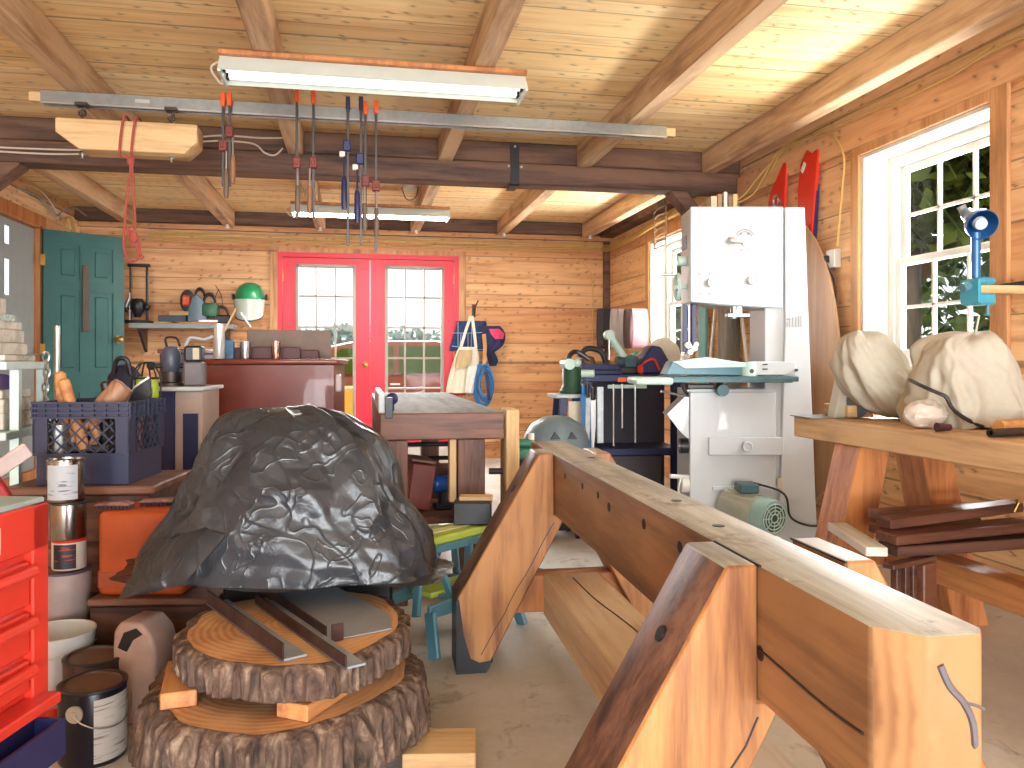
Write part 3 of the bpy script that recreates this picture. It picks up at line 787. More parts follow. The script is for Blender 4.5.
bc = bt.mix(bt.math('MULTIPLY', bn2, .9), bt.ramp(bn, [(.32, rgb(34, 22, 18)), (.5, rgb(88, 60, 46)), (.68, rgb(146, 114, 92))]), bt.ramp(bn, [(.32, rgb(42, 32, 28)), (.55, rgb(116, 98, 84)), (.72, rgb(184, 168, 148))]))
bt.link(bc, bt.b.inputs['Base Color']); bt.b.inputs['Roughness'].default_value = .9; bt.bump(bn, .7, .01); M['bark'] = bt.m
slabtop = endgrain('slab_rings', rgb(204, 156, 110), rgb(160, 106, 66), 24)
S1T = .36
slab('wood_slab', 'upper round log slab with bark edge, carrying angle irons and the black sheet', -.165, 2.19, .284, S1T, .29, .315, 3.1)
slab('wood_slab', 'thick lower log slab with deep rough bark, underneath another slab and spacers', -.2, 2.14, .10, .243, .315, .34, 8.7, .3, .016, .06)
def block(label, lo, hi, rz=0, mat=None, name='wood_block', group=None):
    c = (Vector(lo) + Vector(hi)) / 2; s = Vector(hi) - Vector(lo)
    b = MB(); b.box((0, 0, s.z / 2), s, bev=.003); o = b.build(name, mat or M['blockwood'], None, (c.x, c.y, lo[2]), rz); return tag(o, label, 'wood block', group)
block('orange wood spacer between the two log slabs on the jug side', (-.47, 1.97, .2445), (-.39, 2.19, .2825), R(8))
block('longer orange wood spacer angled out between the two log slabs', (-.125, 1.84, .2445), (-.04, 2.10, .2825), R(-32))
block('short wood block under the lower slab, on the paint can side', (-.50, 1.88, 0), (-.41, 2.1, .099), R(3))
block('short wood block under the lower slab, nearer the middle', (-.34, 1.86, 0), (-.25, 2.1, .099), R(-4))
p = onZ(443, 752, .09)
block('loose pale wood block lying on the concrete beside the slabs', (p.x - .09, p.y - .01, 0), (p.x + .09, p.y + .13, .09), R(-9), M['palewood'])

# ---- steel pieces on the slab, running out from under the sheet
rust = NT('dark_mill_steel'); rn_ = rust.noise(rust.vec(), 9, 5); rust.link(rust.ramp(rn_, [(.3, rgb(52, 34, 34)), (.6, rgb(84, 62, 58)), (.8, rgb(110, 86, 76))]), rust.b.inputs['Base Color']); rust.b.inputs['Metallic'].default_value = .55; rust.b.inputs['Roughness'].default_value = .5
sheet = plain('grey_steel_sheet', rgb(168, 172, 180), .38, .35, .12, 7)
def angle_iron(label, pa, pb, leg, hgt, th=.005):
    pa, pb = Vector(pa), Vector(pb); d = pb - pa; a = math.atan2(d.y, d.x); L = d.length
    t = thing('angle_iron', label, 'angle iron', (pa.x, pa.y, pa.z), a)
    b = MB(); b.box2((0, 0, 0), (L, leg, th)); b.build('flat_flange', sheet, t)
    b = MB(); b.box2((0, -th, 0), (L, 0, hgt)); b.build('upright_flange', rust.m, t)
    return t
zt_ = S1T + .002
A1 = onZ(282, 662, zt_); B1 = onZ(190, 592, zt_); d1 = (B1 - A1).normalized()
angle_iron('shorter dark angle iron on the slab, beside the plastic jug end', A1, A1 + d1 * .55, -.06, .042)
A2 = onZ(345, 670, zt_); B2 = onZ(238, 592, zt_); d2 = (B2 - A2).normalized()
angle_iron('longer dark angle iron between the other one and the steel sheet', A2, A2 + d2 * .6, -.05, .03)
A3 = onZ(332, 641, zt_); B3 = onZ(258, 590, zt_); C3 = onZ(412, 622, zt_); 
d3 = (B3 - A3).normalized(); n3 = Vector((d3.y, -d3.x, 0))
t = thing('sheet_metal_offcut', 'grey sheet steel offcut with a bent up tab on the log slab', 'sheet metal', A3, math.atan2(d3.y, d3.x))
b = MB(); b.prism([(0, 0), (.52, 0), (.52, -.2), (.10, -.21), (-.01, -.16)], .0, .003, 'XY'); b.build('plate', sheet, t)
b = MB(); b.box2((.03, 0, 0), (.52, .004, .028)); b.build('edge_flange', rust.m, t)
b = MB(); b.box((-.006, -.012, .021), (.006, .03, .042)); b.build('bent_tab', rust.m, t)

# ================================================================== BLACK PLASTIC SHEET OVER A MACHINE
tp = NT('black_poly_sheet'); tv = tp.vec((1, 1, 1))
tn = tp.noise(tv, 5, 6, .6, 1.4); tn2 = tp.noise(tv, 22, 5, .65, 1.0); dust = tp.noise(tv, 3, 5)
tp.link(tp.mix(tp.ramp(dust, [(.5, (0, 0, 0, 1)), (.75, (.5, .5, .5, 1))]), rgb(46, 49, 54), rgb(92, 94, 96)), tp.b.inputs['Base Color'])
tp.b.inputs['Roughness'].default_value = .29; tp.b.inputs['Specular IOR Level'].default_value = .5
def crease(sc, w, k, dist):
    n_ = tp.noise(tv, sc, 2, .5, dist)
    d_ = tp.math('ABSOLUTE', tp.math('SUBTRACT', n_, .5))
    return tp.math('MULTIPLY', tp.ramp(d_, [(0, (1, 1, 1, 1)), (w, (.25, .25, .25, 1)), (w * 3, (0, 0, 0, 1))]), k)
tp.bump(tp.math('ADD', tp.math('ADD', crease(3.2, .012, 1.0, .8), crease(7, .018, .6, 1.2)), tp.math('MULTIPLY', tn2, .35)), .35, .012)
T0 = 2.42
rings = []
def ringpx(yl, xl, xr, z, ry, yoff, t=T0):
    a, c = Q(xl, 500, t), Q(xr, 500, t); m = (a + c) / 2
    return (m.x, m.y + yoff, z, (c - a).length / 2, ry)
tz = lambda py, t=T0: EYE + (HOR - py) / F * t
prof = [(601, 121, 457, .25, .03), (576, 141, 442, .245, .03), (545, 157, 428, .24, .04), (510, 174, 412, .23, .05), (475, 189, 396, .22, .07), (445, 203, 377, .20, .09), (427, 213, 358, .18, .10), (416, 224, 342, .15, .11), (410, 241, 322, .10, .11)]
prof = [ringpx(y, l, r, max(tz(y), S1T + .004), ry, yo) for (y, l, r, ry, yo) in prof]
cols_ = [catmull([(p[k], 0, 0) for p in prof], 10) for k in range(5)]
prof2 = [tuple(c[i].x for c in cols_) for i in range(len(cols_[0]))]
def tarp(u, v):
    i = v * (len(prof2) - 1); k = int(min(i, len(prof2) - 2)); f = i - k
    A, B = prof2[k], prof2[k + 1]; cx, cy, z, rx, ry = [A[j] * (1 - f) + B[j] * f for j in range(5)]
    a = u * 2 * PI - TH
    ca, sa = math.cos(a), math.sin(a); e = .78
    x = math.copysign(abs(ca) ** e, ca); y = math.copysign(abs(sa) ** e, sa)
    P_ = Vector((cx + (x * rx * CT + y * ry * ST), cy + (-x * rx * ST + y * ry * CT), z))
    n = Vector((x * CT + y * ST, -x * ST + y * CT, .4 + v)).normalized()
    sarc = a * .42; 
    d = .030 * facet(sarc * 3.6 + 3.1 - z * 1.5, z * 5.6 + sarc * 1.4, 1) + \
        .014 * facet(sarc * 7.5 + z * 4, z * 9.5 - sarc * 3, 2) + .006 * facet(sarc * 17 + z * 9, z * 20, 3)
    low = max(0, 1 - v * 6)
    d += .03 * low * math.sin(a * 7 + 2 * noise.noise(Vector((a, 0, 0)))) * .5
    d *= (1.1 - .45 * v)
    P_ += n * d
    if v < .02: P_.z = max(P_.z, S1T + .006)
    P_.z = max(P_.z, S1T + .066)
    return P_
b = MB(); b.grid(tarp, 380, 170, True)
# close the crown
b.bm.verts.ensure_lookup_table(); top = [b.bm.verts[169 * 380 + i] for i in range(380)]
cc = sum((v.co for v in top), Vector()) / 380; cv = b.bm.verts.new(cc + Vector((0, 0, .006)))
for i in range(380):
    f = b.bm.faces.new((top[i], top[(i + 1) % 380], cv)); f.smooth = True
tarp_root = thing('plastic_sheet', 'crumpled black plastic sheet draped over a covered machine behind the slabs', 'plastic sheet', (prof[0][0], prof[0][1], S1T + .01))
b.build('sheet', tp.m, tarp_root, world=True, sharp=0)
# pointed corner hanging over at the left
cl = [Q(196, 520, 2.30), Q(160, 545, 2.24), Q(132, 575, 2.2), Q(119, 598, 2.19)]
cr_ = [Q(226, 535, 2.2), Q(204, 560, 2.17), Q(178, 585, 2.14), Q(122, 599, 2.18)]
cl, cr_ = catmull(cl, 6), catmull(cr_, 6)
def corner(u, v):
    i = v * (len(cl) - 1); k = int(min(i, len(cl) - 2)); f = i - k
    A = cl[k].lerp(cl[k + 1], f); B = cr_[k].lerp(cr_[k + 1], f); p = A.lerp(B, u)
    p.y -= .03 * math.sin(u * PI) * (1 - v * .6); p += Vector((0, -1, 0)) * .010 * noise.noise(p * 16); return p
b = MB(); b.grid(corner, 16, 30); b.build('corner_flap', tp.m, tarp_root, world=True, sharp=0)
cl2 = catmull([Q(408, 515, 2.35), Q(432, 545, 2.3), Q(444, 575, 2.28), Q(453, 602, 2.27)], 6); cr2 = catmull([Q(380, 540, 2.2), Q(400, 565, 2.18), Q(424, 585, 2.2), Q(450, 603, 2.25)], 6)
def corner2_unused(u, v):
    i = v * (len(cl2) - 1); k = int(min(i, len(cl2) - 2)); f = i - k
    p = cl2[k].lerp(cl2[k + 1], f).lerp(cr2[k].lerp(cr2[k + 1], f), u)
    p.y -= .03 * math.sin(u * PI) * (1 - v * .6); p += Vector((0, -1, 0)) * .012 * noise.noise(p * 14); return p
# the stand the covered machine is on, behind the slabs
b = MB()
c0 = Q(290, 590, 2.62)
b.box2((c0.x - .2, c0.y - .06, 0), (c0.x + .33, c0.y + .2, .415), bev=.01); st = b.build('machine_stand', M['black'], tarp_root, world=True)
# ================================================================== LEFT FOREGROUND: RED TOOL CHEST
ch = thing('tool_chest', 'bright red metal tool chest with drawers, beside the paint cans', 'tool chest', (0, 0, 0), 0)
# local frame: x runs along the drawer face (away from camera), -y is the face side
pf = Q(47, 497, 1.47)          # far top corner of the face
AZ = R(90 - 14)
chM = Matrix.Translation((pf.x, pf.y, 0)) @ Matrix.Rotation(AZ, 4, 'Z')
ch.location = (pf.x, pf.y, 0); ch.rotation_euler = (0, 0, AZ)
L, D, H = .68, .42, EYE + (HOR - 497) / F * 1.47
fy = 0.0
b = MB()
b.box2((-L, .012, .02), (-.0, D, H - .012), bev=.004)
b.box2((-.045, -.004, .0), (0, .03, H - .008), bev=.003); b.box2((-L, -.004, .0), (-L + .045, .03, H - .008), bev=.003)
b.box2((-L, -.004, H - .09), (0, .03, H - .008), bev=.003)
b.build('cabinet_body', M['chest'], ch)
b = MB(); b.box2((-L + .006, .002, H - .008), (-.004, D - .004, H + .002), bev=.002); b.build('top_mat', plain('grey_green_mat', rgb(150, 172, 172), .5), ch)
b = MB(); b.box2((-.40, -.0055, H - .075), (-.13, -.0035, H - .03)); b.build('label_plate', plain('printed_label', rgb(224, 196, 178), .5), ch)
zs = [H - .10, H - .19, H - .275, H - .342]
for k in range(3):
    za, zb = zs[k + 1], zs[k]
    b = MB(); b.box2((-L + .05, -.002, za + .006), (-.05, .02, zb - .006), bev=.003); dr = b.build('drawer', M['chest'], ch)
    b = MB(); b.tube([(-L + .055, -.012, zb - .022), (-.055, -.012, zb - .022)], .011, 10); b.build('drawer_pull', M['chest'], dr)
# lowest drawer pulled open, with a navy trim rail and blue inside
dz = H - .35
b = MB(); b.box2((-L + .03, -.036, dz - .02), (-.012, .01, dz), bev=.003); sh = b.build('pull_out_shelf', M['chest'], ch)
b = MB()
b.box2((-L + .03, -.062, dz - .098), (-.05, -.055, dz - .035)); b.box2((-L + .03, -.01, dz - .098), (-.05, -.002, dz - .035)); b.box2((-.05, -.062, dz - .098), (-.042, -.002, dz - .035)); b.box2((-L + .03, -.062, dz - .10), (-.042, -.002, dz - .096))
tr_ = b.build('tray', M['navy'], ch)
b = MB(); b.cyl((-.12, -.03, dz - .08), (-.22, -.035, dz - .08), .014); b.build('chrome_socket', M['steel'], tr_)
b = MB()
for xx in (-L + .08, -.08):
    for yy in (.08, D - .06):
        b = MB(); b.cyl((xx, yy, .0), (xx, yy, .022), .02); b.build('foot', M['black'], ch)

# ================================================================== PAINT CANS, BUCKET, JUG
def can(name, label, c, r, h, body, lid, rimmat=None, ears=False, labelmat=None, arc=(0, 0), cat='paint can'):
    t = thing(name, label, cat, c)
    b = MB(); b.lathe([(0, .0), (r * .97, 0), (r, .004), (r, h - .004), (r * .985, h)], 40); b.build('can_body', body, t)
    b = MB(); b.lathe([(r * .99, h - .006), (r * 1.03, h - .003), (r * 1.03, h + .002), (r * .97, h + .004), (r * .90, h + .003), (r * .89, h - .004)], 40); b.build('rim', rimmat or M['dsteel'], t)
    if lid is not None:
        b = MB(); b.lathe([(0, h - .003), (r * .80, h - .003), (r * .86, h + .001), (r * .9, h - .002)], 40); b.build('lid', lid, t)
    if labelmat is not None:
        a0, a1 = arc; b = MB()
        b.grid(lambda u, v: Vector(((r + .0012) * math.cos(a0 + (a1 - a0) * u), (r + .0012) * math.sin(a0 + (a1 - a0) * u), h * (.06 + .84 * v))), 24, 4); b.build('paper_label', labelmat, t)
    return t
tanlid = plain('dusty_tan_lid', rgb(108, 80, 62), .5, .3, .12)
def label_mat(name, base, ink, zsc=60):
    t = NT(name); v = t.vec((8, 8, zsc), False); n = t.noise(v, 1, 2, .8)
    big = t.noise(t.vec((1, 1, 1), False), 14, 2)
    k = t.math('MULTIPLY', t.ramp(n, [(.55, (0, 0, 0, 1)), (.6, (1, 1, 1, 1))]), t.ramp(big, [(.42, (0, 0, 0, 1)), (.5, (1, 1, 1, 1))]))
    t.link(t.mix(t.math('MULTIPLY', k, .7), base, ink), t.b.inputs['Base Color']); t.b.inputs['Roughness'].default_value = .45; return t.m
whitelabel = label_mat('white_paper_label', rgb(196, 190, 182), rgb(90, 86, 90), 200)
cpos = onZ(93, 756, 0)
cpos = Q(93, 756, 2.137); cpos.z = 0
g = can('paint_can', 'front paint can on the floor, half black and half white label with wire bail', cpos, .083, .195, plain('black_can', rgb(22, 22, 34), .3), tanlid, None, False, whitelabel, (R(-72), R(25)))
b = MB(); ea = R(-103); e = Vector((math.cos(ea), math.sin(ea), 0))
b.cyl(e * .082 + Vector((0, 0, .145)), e * .088 + Vector((0, 0, .145)), .022); b.cyl(e * .086 + Vector((0, 0, .145)), e * .094 + Vector((0, 0, .145)), .009); b.build('bail_ear', plain('pale_ear', rgb(196, 190, 176), .4, .4), g)
b = MB(); pts = [Vector((math.cos(a) * .094, math.sin(a) * .094, z)) for a, z in ((R(-103), .145), (R(-90), .125), (R(-70), .108), (R(-45), .10), (R(-20), .105), (R(5), .125), (R(30), .145))]; b.tube(catmull(pts, 5), .0018, 6); b.build('bail_wire', M['steel'], g)
c2 = Q(95, 700, 2.33); c2.z = 0
can('paint_can', 'brown lidded paint can just behind the front one, half hidden', c2, .083, .195, plain('brown_can', rgb(76, 50, 44), .4), tanlid)
c3 = Q(57, 640, 2.44); c3.z = 0
bk = thing('bucket', 'white plastic bucket behind the red chest, open topped', 'bucket', c3)
b = MB(); b.lathe([(0, 0), (.085, 0), (.105, .225), (.108, .226), (.108, .232), (.102, .232), (.082, .008), (0, .008)], 40); b.build('pail', plain('white_pail', rgb(206, 208, 206), .4, var=.04), bk)
b = MB(); b.tube([Vector((math.cos(a) * .112, math.sin(a) * .112, .2 - .02 * math.sin((a - R(180)) ))) for a in [R(180 + 12 * i) for i in range(16)]], .002, 6); b.build('bail_wire', M['steel'], bk)
b = MB(); b.lathe([(0, 0), (.065, 0), (.07, .1), (.072, .104), (.066, .104), (0, .095)], 24); c4 = Q(53, 684, 2.24); c4.z = 0
tag(b.build('plastic_tub', M['chest'], None, c4), 'small red tub on the floor between bucket and paint cans', 'tub')
# jug
jp = Q(146, 690, 2.36); jp.z = 0
jg = thing('plastic_jug', 'dusty pinkish white plastic jug with a dark handle hole', 'jug', jp, R(-20))
jm = plain('dusty_translucent_plastic', rgb(176, 146, 132), .5, var=.1)
b = MB()
b.prism([(-.065, 0), (.065, 0), (.068, .01), (.068, .22), (.055, .265), (.02, .30), (-.045, .30), (-.065, .27), (-.068, .22), (-.068, .01)], -.06, .06, 'XZ', bev=.012, seg=3); b.build('jug_body', jm, jg)
b = MB(); b.prism([(-.05, .225), (-.03, .27), (.01, .285), (.03, .268), (.0, .25), (-.02, .215)], -.0615, -.058, 'XZ', bev=.001); b.build('handle_hole', M['black'], jg)

# ---- low brown box with the orange box on it
db = thing('wooden_box', 'low dark brown wooden box on the floor under the orange box', 'box', (-.64, 2.86, 0), R(-8))
b = MB(); b.box2((-.2, -.115, 0), (.2, .115, .265), bev=.006); b.build('box_body', M['dkwood'], db)
b = MB(); b.box2((-.205, -.12, .266), (.205, .12, .288), bev=.004); b.build('lid', M['midwood'], db)
q0, q1 = Q(97, 505, 2.72), Q(172, 590, 2.72)
ob = thing('orange_box', 'orange brown box with rounded corners standing on the dark box', 'box', ((q0.x + q1.x) / 2 + .07, q0.y - .06, .289), R(-10))
b = MB(); hh = q0.z - .289
b.prism([(-.14, .0), (.14, .0), (.14, hh), (-.14, hh)], -.1, .1, 'XZ', bev=.02, seg=3); b.build('box_body', M['orangebox'], ob)
b = MB(); b.box2((-.1415, -.1012, .02), (.1415, .10, .085), bev=.008); b.build('lower_band', plain('darker_orange_band', rgb(150, 66, 30), .6), ob)
pinkish = plain('worn_pinkish_wood', rgb(150, 108, 100), .7, var=.35, scale=30)
def brush(label, c, rz, l):
    t = thing('scrub_brush', label, 'brush', c, rz)
    b = MB(); b.prism([(-l / 2, .012), (-l / 2 + .01, .02), (l / 2 - .03, .026), (l / 2, .02), (l / 2, .012)], -.022, .022, 'XZ', bev=.003); b.build('brush_back', pinkish, t)
    b = MB()
    for i in range(int(l / .013)):
        for j in (-.013, 0, .013): b.cyl((-l / 2 + .012 + i * .013, j, .0), (-l / 2 + .012 + i * .013, j, .014), .004, seg=6)
    o = b.build('bristles', plain('dark_bristle', rgb(70, 44, 44), .8), t); o['kind'] = 'stuff'
topz = q0.z + .001
brush('smaller pink worn scrub brush on the orange box top', (q0.x + .08, q0.y - .09, topz), R(-12), .12)
brush('longer scrub brush with a row of teeth lying on the orange box', (q0.x + .23, q0.y - .05, topz), R(-4), .17)

# ---- brown chest of drawers that carries the crate
bc0 = Q(20, 486, 2.75)
bx = thing('drawer_chest', 'brown wooden drawer chest beneath the blue crate', 'chest', (-1.02, 3.17, 0), R(-6))
CH = .612
b = MB(); b.box2((-.18, -.115, .0), (.30, .30, CH - .03), bev=.005); b.build('carcass', M['dkwood'], bx)
b = MB(); b.box2((-.195, -.135, CH - .029), (.32, .31, CH), bev=.006); b.build('top_board', M['midwood'], bx)
for k, (za, zb) in enumerate(((.05, .22), (.24, .40), (.42, .56))):
    b = MB(); b.box2((-.16, -.127, za), (.28, -.113, zb), bev=.004); d_ = b.build('drawer', M['midwood'], bx)
    b = MB(); b.ball((.06, -.137, (za + zb) / 2), .014); b.build('knob', M['brass'], d_)

# ---- blue milk crate
ca, cb = Q(28, 402, 2.80), Q(122, 402, 2.80)
cr = thing('plastic_crate', 'blue grey lattice sided plastic crate full of mallets and planes', 'crate', ((ca.x + cb.x) / 2 + .03, ca.y + .17, CH + .002), R(-7))
W_, D_, H_ = .335, .335, .295
b = MB(); t_ = .007; x, y = W_ / 2, D_ / 2
b.box2((-x + .012, -y + .012, 0), (x - .012, y - .012, .008))
for s in (-1, 1):
    b.box2((-x + .01, s * (y - .012) - t_ / 2, 0), (x - .01, s * (y - .012) + t_ / 2, .105)); b.box2((s * (x - .012) - t_ / 2, -y + .01, 0), (s * (x - .012) + t_ / 2, y - .01, .105))
    # rim bands
    for z in (.105, .235, .252, .269, .287):
        b.box2((-x, s * y - t_, z), (x, s * y + (0 if s > 0 else t_), z + .007)); b.box2((s * x - t_, -y, z), (s * x + (0 if s > 0 else t_), y, z + .007))
    b.box2((-x, s * (y - .009) - .002, .235), (x, s * (y - .009) + .002, .29)); b.box2((s * (x - .009) - .002, -y, .235), (s * (x - .009) + .002, y, .29))
    for s2 in (-1, 1):
        b.box2((s * x - (.05 if s > 0 else 0), s2 * y - (t_ if s2 > 0 else 0), .105), (s * x + (.05 if s < 0 else 0), s2 * y + (t_ if s2 < 0 else 0), .24))
        b.box2((s2 * x - (t_ if s2 > 0 else 0), s * y - (.05 if s > 0 else 0), .105), (s2 * x + (t_ if s2 < 0 else 0), s * y + (.05 if s < 0 else 0), .24))
    for k in range(9):
        u = -x + W_ * k / 8; b.box2((u - .002, s * y - .004, .235), (u + .002, s * y + .004, .292)); b.box2((s * x - .004, u - .002, .235), (s * x + .004, u + .002, .292))
b.build('crate_shell', M['crate'], cr)
def lat(face):
    b = MB()
    for i in range(-4, 6):
        for sg in (1, -1):
            u0 = i * .047; pts = []
            for k in range(9):
                z = .112 + .123 * k / 8; u = u0 + sg * (.123 * k / 8) - (.0 if sg > 0 else -.0)
                if abs(u) < x - .045: pts.append((u, z))
            if len(pts) > 1:
                (u_a, z_a), (u_b, z_b) = pts[0], pts[-1]; b.bar(face(u_a, z_a), face(u_b, z_b), .005, .005)
    b.build('lattice_panel', M['crate'], cr)
for s in (-1, 1):
    lat(lambda u, z: (u, s * (y - .004), z)); lat(lambda u, z: (s * (x - .004), u, z))
# contents
cm = root_matrix(cr)
def incrate(x, y, z): return cm @ Vector((x, y, z))
mal = wood('turned_beech', rgb(196, 150, 108), rgb(150, 100, 64), 'Z', .5, 2, .1)
def mallet(label, p, axis, hr, hl, handle):
    t = thing('wooden_mallet', label, 'mallet', incrate(*p)); d = Vector(axis).normalized(); rot = Vector((0, 0, 1)).rotation_difference(d).to_matrix()
    b = MB(); b.lathe([(0, 0), (hr * .78, 0), (hr * .82, hl * .1), (hr, hl * .55), (hr * 1.02, hl * .9), (hr * .9, hl), (0, hl)], 24, rot, rot @ Vector((0, 0, handle))); b.build('head', mal, t)
    b = MB(); b.lathe([(0, 0), (.016, 0), (.02, handle * .4), (.014, handle), (0, handle)], 16, rot); b.build('handle', mal, t)
mallet('big turned wooden carving mallet leaning out of the blue crate', (-.09, -.08, .13), (.60, .06, .70), .041, .165, .125)
def handle_tool(label, p, q, r0, r1, mat, nm='gouge', cat='gouge'):
    t = thing(nm, label, cat, incrate(*p)); a, c = cm @ Vector(p), cm @ Vector(q); d = c - a
    b = MB(); pts = [d * s for s in (0, .1, .5, .85, .97, 1)]; b.tube(pts, [r0 * .8, r0, r0 * .9, r1, r1 * .95, r1 * .5], 14); b.build('grip', mat, t)
    b = MB(); b.cyl(d * .0 - d.normalized() * .06, d * .02, .008); b.build('shank', M['dsteel'], t); return t
handle_tool('tall orange wooden gouge grip standing at the crate corner by the pipe', (-.10, -.06, .12), (-.135, -.04, .40), .018, .02, M['blockwood'])
handle_tool('orange wooden gouge grip leaning in front of the taller one in the crate', (-.02, -.10, .12), (-.10, -.09, .375), .02, .021, M['blockwood'])
handle_tool('black rubber tool grip between the handle and the mallet', (.09, -.04, .14), (.03, -.05, .365), .016, .02, M['black'])
handle_tool('narrow black chisel grip behind the other crate handles', (-.02, .06, .12), (-.02, .07, .33), .02, .018, M['black'])
ax = thing('hatchet', 'hatchet head with bright steel edge standing up in the crate', 'hatchet', incrate(.06, .14, .10))
Mx = cm.to_3x3()
ax.scale = (.8, .8, .85)
b = MB(); b.prism([(-.05, .16), (.0, .27), (.07, .32), (.085, .25), (.05, .14), (0, .13)], -.012, .012, 'XZ', bev=.004); b.build('blade', M['black'], ax)
ax.scale = (.8, .8, .85)
b = MB(); b.prism([(-.05, .16), (-.055, .172), (.0, .282), (.068, .328), (.07, .32), (0, .27)], -.005, .005, 'XZ'); b.build('cutting_edge', M['steel'], ax)
b = MB(); b.tube([(.02, 0, -.09), (.03, 0, .1), (.04, 0, .2)], .014, 10); b.build('handle', mal, ax)
pl = thing('hand_plane', 'wooden handled plane lying inside the blue crate, seen through the lattice', 'hand plane', incrate(-.03, -.08, .02), R(-7))
b = MB(); b.box2((-.1, -.03, .09), (.1, .03, .115), bev=.004); b.build('sole', M['dsteel'], pl)
b = MB(); b.tube([(.03, 0, .115), (.045, 0, .15), (.03, 0, .195)], [.015, .013, .018], 12); b.build('tote', M['blockwood'], pl)
b = MB(); b.lathe([(0, .115), (.014, .115), (.01, .135), (.024, .165), (.015, .185), (0, .188)], 18, None, (-.05, 0, 0)); b.build('knob', M['blockwood'], pl)
b = MB(); b.box2((-.09, -.028, .01), (.1, .028, .085), bev=.006); tag(b.build('wood_offcut', mal, None, incrate(.04, -.08, .01), R(20)), 'tan wooden offcut at the bottom of the blue crate', 'offcut')
b = MB(); b.cyl((0, 0, .0), (0, 0, .10), .04, seg=24); tag(b.build('tin_can', M['galv'], None, incrate(-.11, -.09, .11)), 'small grey tin behind the front lattice of the crate', 'tin')
# ---- stack of quart cans in front of the chest
s0 = Q(66, 560, 2.66)
sc = Vector((s0.x, s0.y, 0))
steel = plain('shiny_tin', rgb(176, 172, 166), .22, 1, .06)
sup = thing('wooden_box', 'small dark wooden box on the floor holding up the stack of cans', 'box', (sc.x - .01, sc.y, 0)); b = MB(); b.box2((-.1, -.1, 0), (.1, .1, .15), bev=.004); b.build('box_body', M['dkwood'], sup); b = MB(); b.box2((-.105, -.105, .151), (.105, .105, .165), bev=.003); b.build('lid', M['dkwood'], sup)
can('paint_can', 'pale grey gallon can with bail, at the bottom of the can stack', (sc.x, sc.y, .166), .076, .195, plain('pale_can', rgb(164, 148, 146), .45, var=.12), plain('dusty_lid', rgb(134, 112, 100), .5), plain('purple_rim', rgb(86, 66, 86), .4))
z = .367
can('paint_can', 'red rimmed small can with black label, second from the bottom of the stack', (sc.x + .01, sc.y, z), .052, .095, plain('cream_can', rgb(206, 196, 184), .45), None, plain('red_rim', rgb(206, 56, 40), .4), False, label_mat('black_red_label', rgb(36, 28, 36), rgb(190, 60, 50), 70), (R(-130), R(-50)))
can('paint_can', 'bare shiny steel can in the stack, just under the labelled top can', (sc.x + .008, sc.y, z + .1), .0535, .118, steel, steel)
can('paint_can', 'silver can with pale printed label, topmost of the stack', (sc.x + .0, sc.y, z + .224), .0555, .135, steel, None, steel, False, label_mat('silver_label', rgb(186, 192, 200), rgb(60, 66, 90), 90), (R(-140), R(-35)))

# ================================================================== LEFT STEEL SHELVING WITH BOARDS
sx0, sx1 = -1.80, -1.232
sh = thing('shelving_unit', 'pale steel shelving unit stacked with boards, beside the green door', 'shelving', ((sx0 + sx1) / 2, 3.3, 0))
pm = plain('pale_mint_steel', rgb(196, 214, 208), .4, .2, .05)
Z1, Z2, ya, yb = 1.052, .80, 3.12, 3.50
for Z in (.18, Z2, Z1):
    b = MB(); b.box2((sx0, ya, Z - .03), (sx1, yb, Z), bev=.003); b.build('shelf', pm, sh, world=True)
for X in (sx0 + .015, sx1 - .015):
    for Y in (ya + .12, yb - .015):
        b = MB(); b.box2((X - .015, Y - .015, 0), (X + .015, Y + .015, Z1 - .031)); b.build('upright', pm, sh, world=True)
def plank(label, x1, y0, y1, z0, h, mat=None, x0=sx0 + .036):
    b = MB(); b.box2((x0, y0, z0), (x1, y1, z0 + h), bev=.003); return tag(b.build('board', mat or M['palegrey']), label, 'board')
M['palegrey'] = wood('silvery_weathered_board', rgb(222, 216, 204), rgb(188, 178, 160), 'X', .7, .8, 0, .03)
xr = lambda px, t: Q(px, 300, t).x
z = Z1 + .002
plank('long bottom board of the stack on the upper shelf', xr(47, 3.3), 3.2, 3.48, z, .022); z += .023
plank('thick second board up in the stack on the upper shelf', xr(40, 3.3), 3.2, 3.48, z, .045); z += .046
plank('third board of the upper stack with a split end', xr(37, 3.3), 3.22, 3.48, z, .05); z += .051
plank('thin fourth board of the upper stack', xr(35, 3.3), 3.22, 3.48, z, .032); z += .033
plank('speckled mint painted board near the top of the stack', xr(29, 3.3), 3.24, 3.48, z, .028, plain('speckled_mint_paint', rgb(186, 204, 196), .6, var=.35, scale=60)); z += .029
plank('short topmost board of the upper stack', xr(22, 3.3), 3.24, 3.47, z, .062)
z = Z2 + .002
plank('lowest board on the second shelf', xr(36, 3.2), 3.2, 3.48, z, .06); z += .061
plank('middle board on the second shelf', xr(36, 3.2), 3.2, 3.48, z, .05); z += .051
plank('upper board on the second shelf below the visor', xr(33, 3.2), 3.22, 3.48, z, .032); z += .033
vs_ = thing('safety_goggles', 'dark purple goggles lying on the boards of the second shelf', 'goggles', Vector((xr(21, 3.2), 3.25, z + .001)))
b = MB(); b.grid(lambda u, v: Vector(((u - .5) * .12, -.035 * math.sin(u * PI) + .02, .05 * v + .012 * math.sin(u * PI) * v)), 20, 8, thick=.004); b.build('lens', plain('purple_lens', rgb(62, 48, 84), .15), vs_)
b = MB(); b.tube(catmull([(-.06, .02, .04), (-.03, .05, .055), (.03, .05, .05), (.06, .02, .035)], 6), .005, 6); b.build('strap', M['black'], vs_)
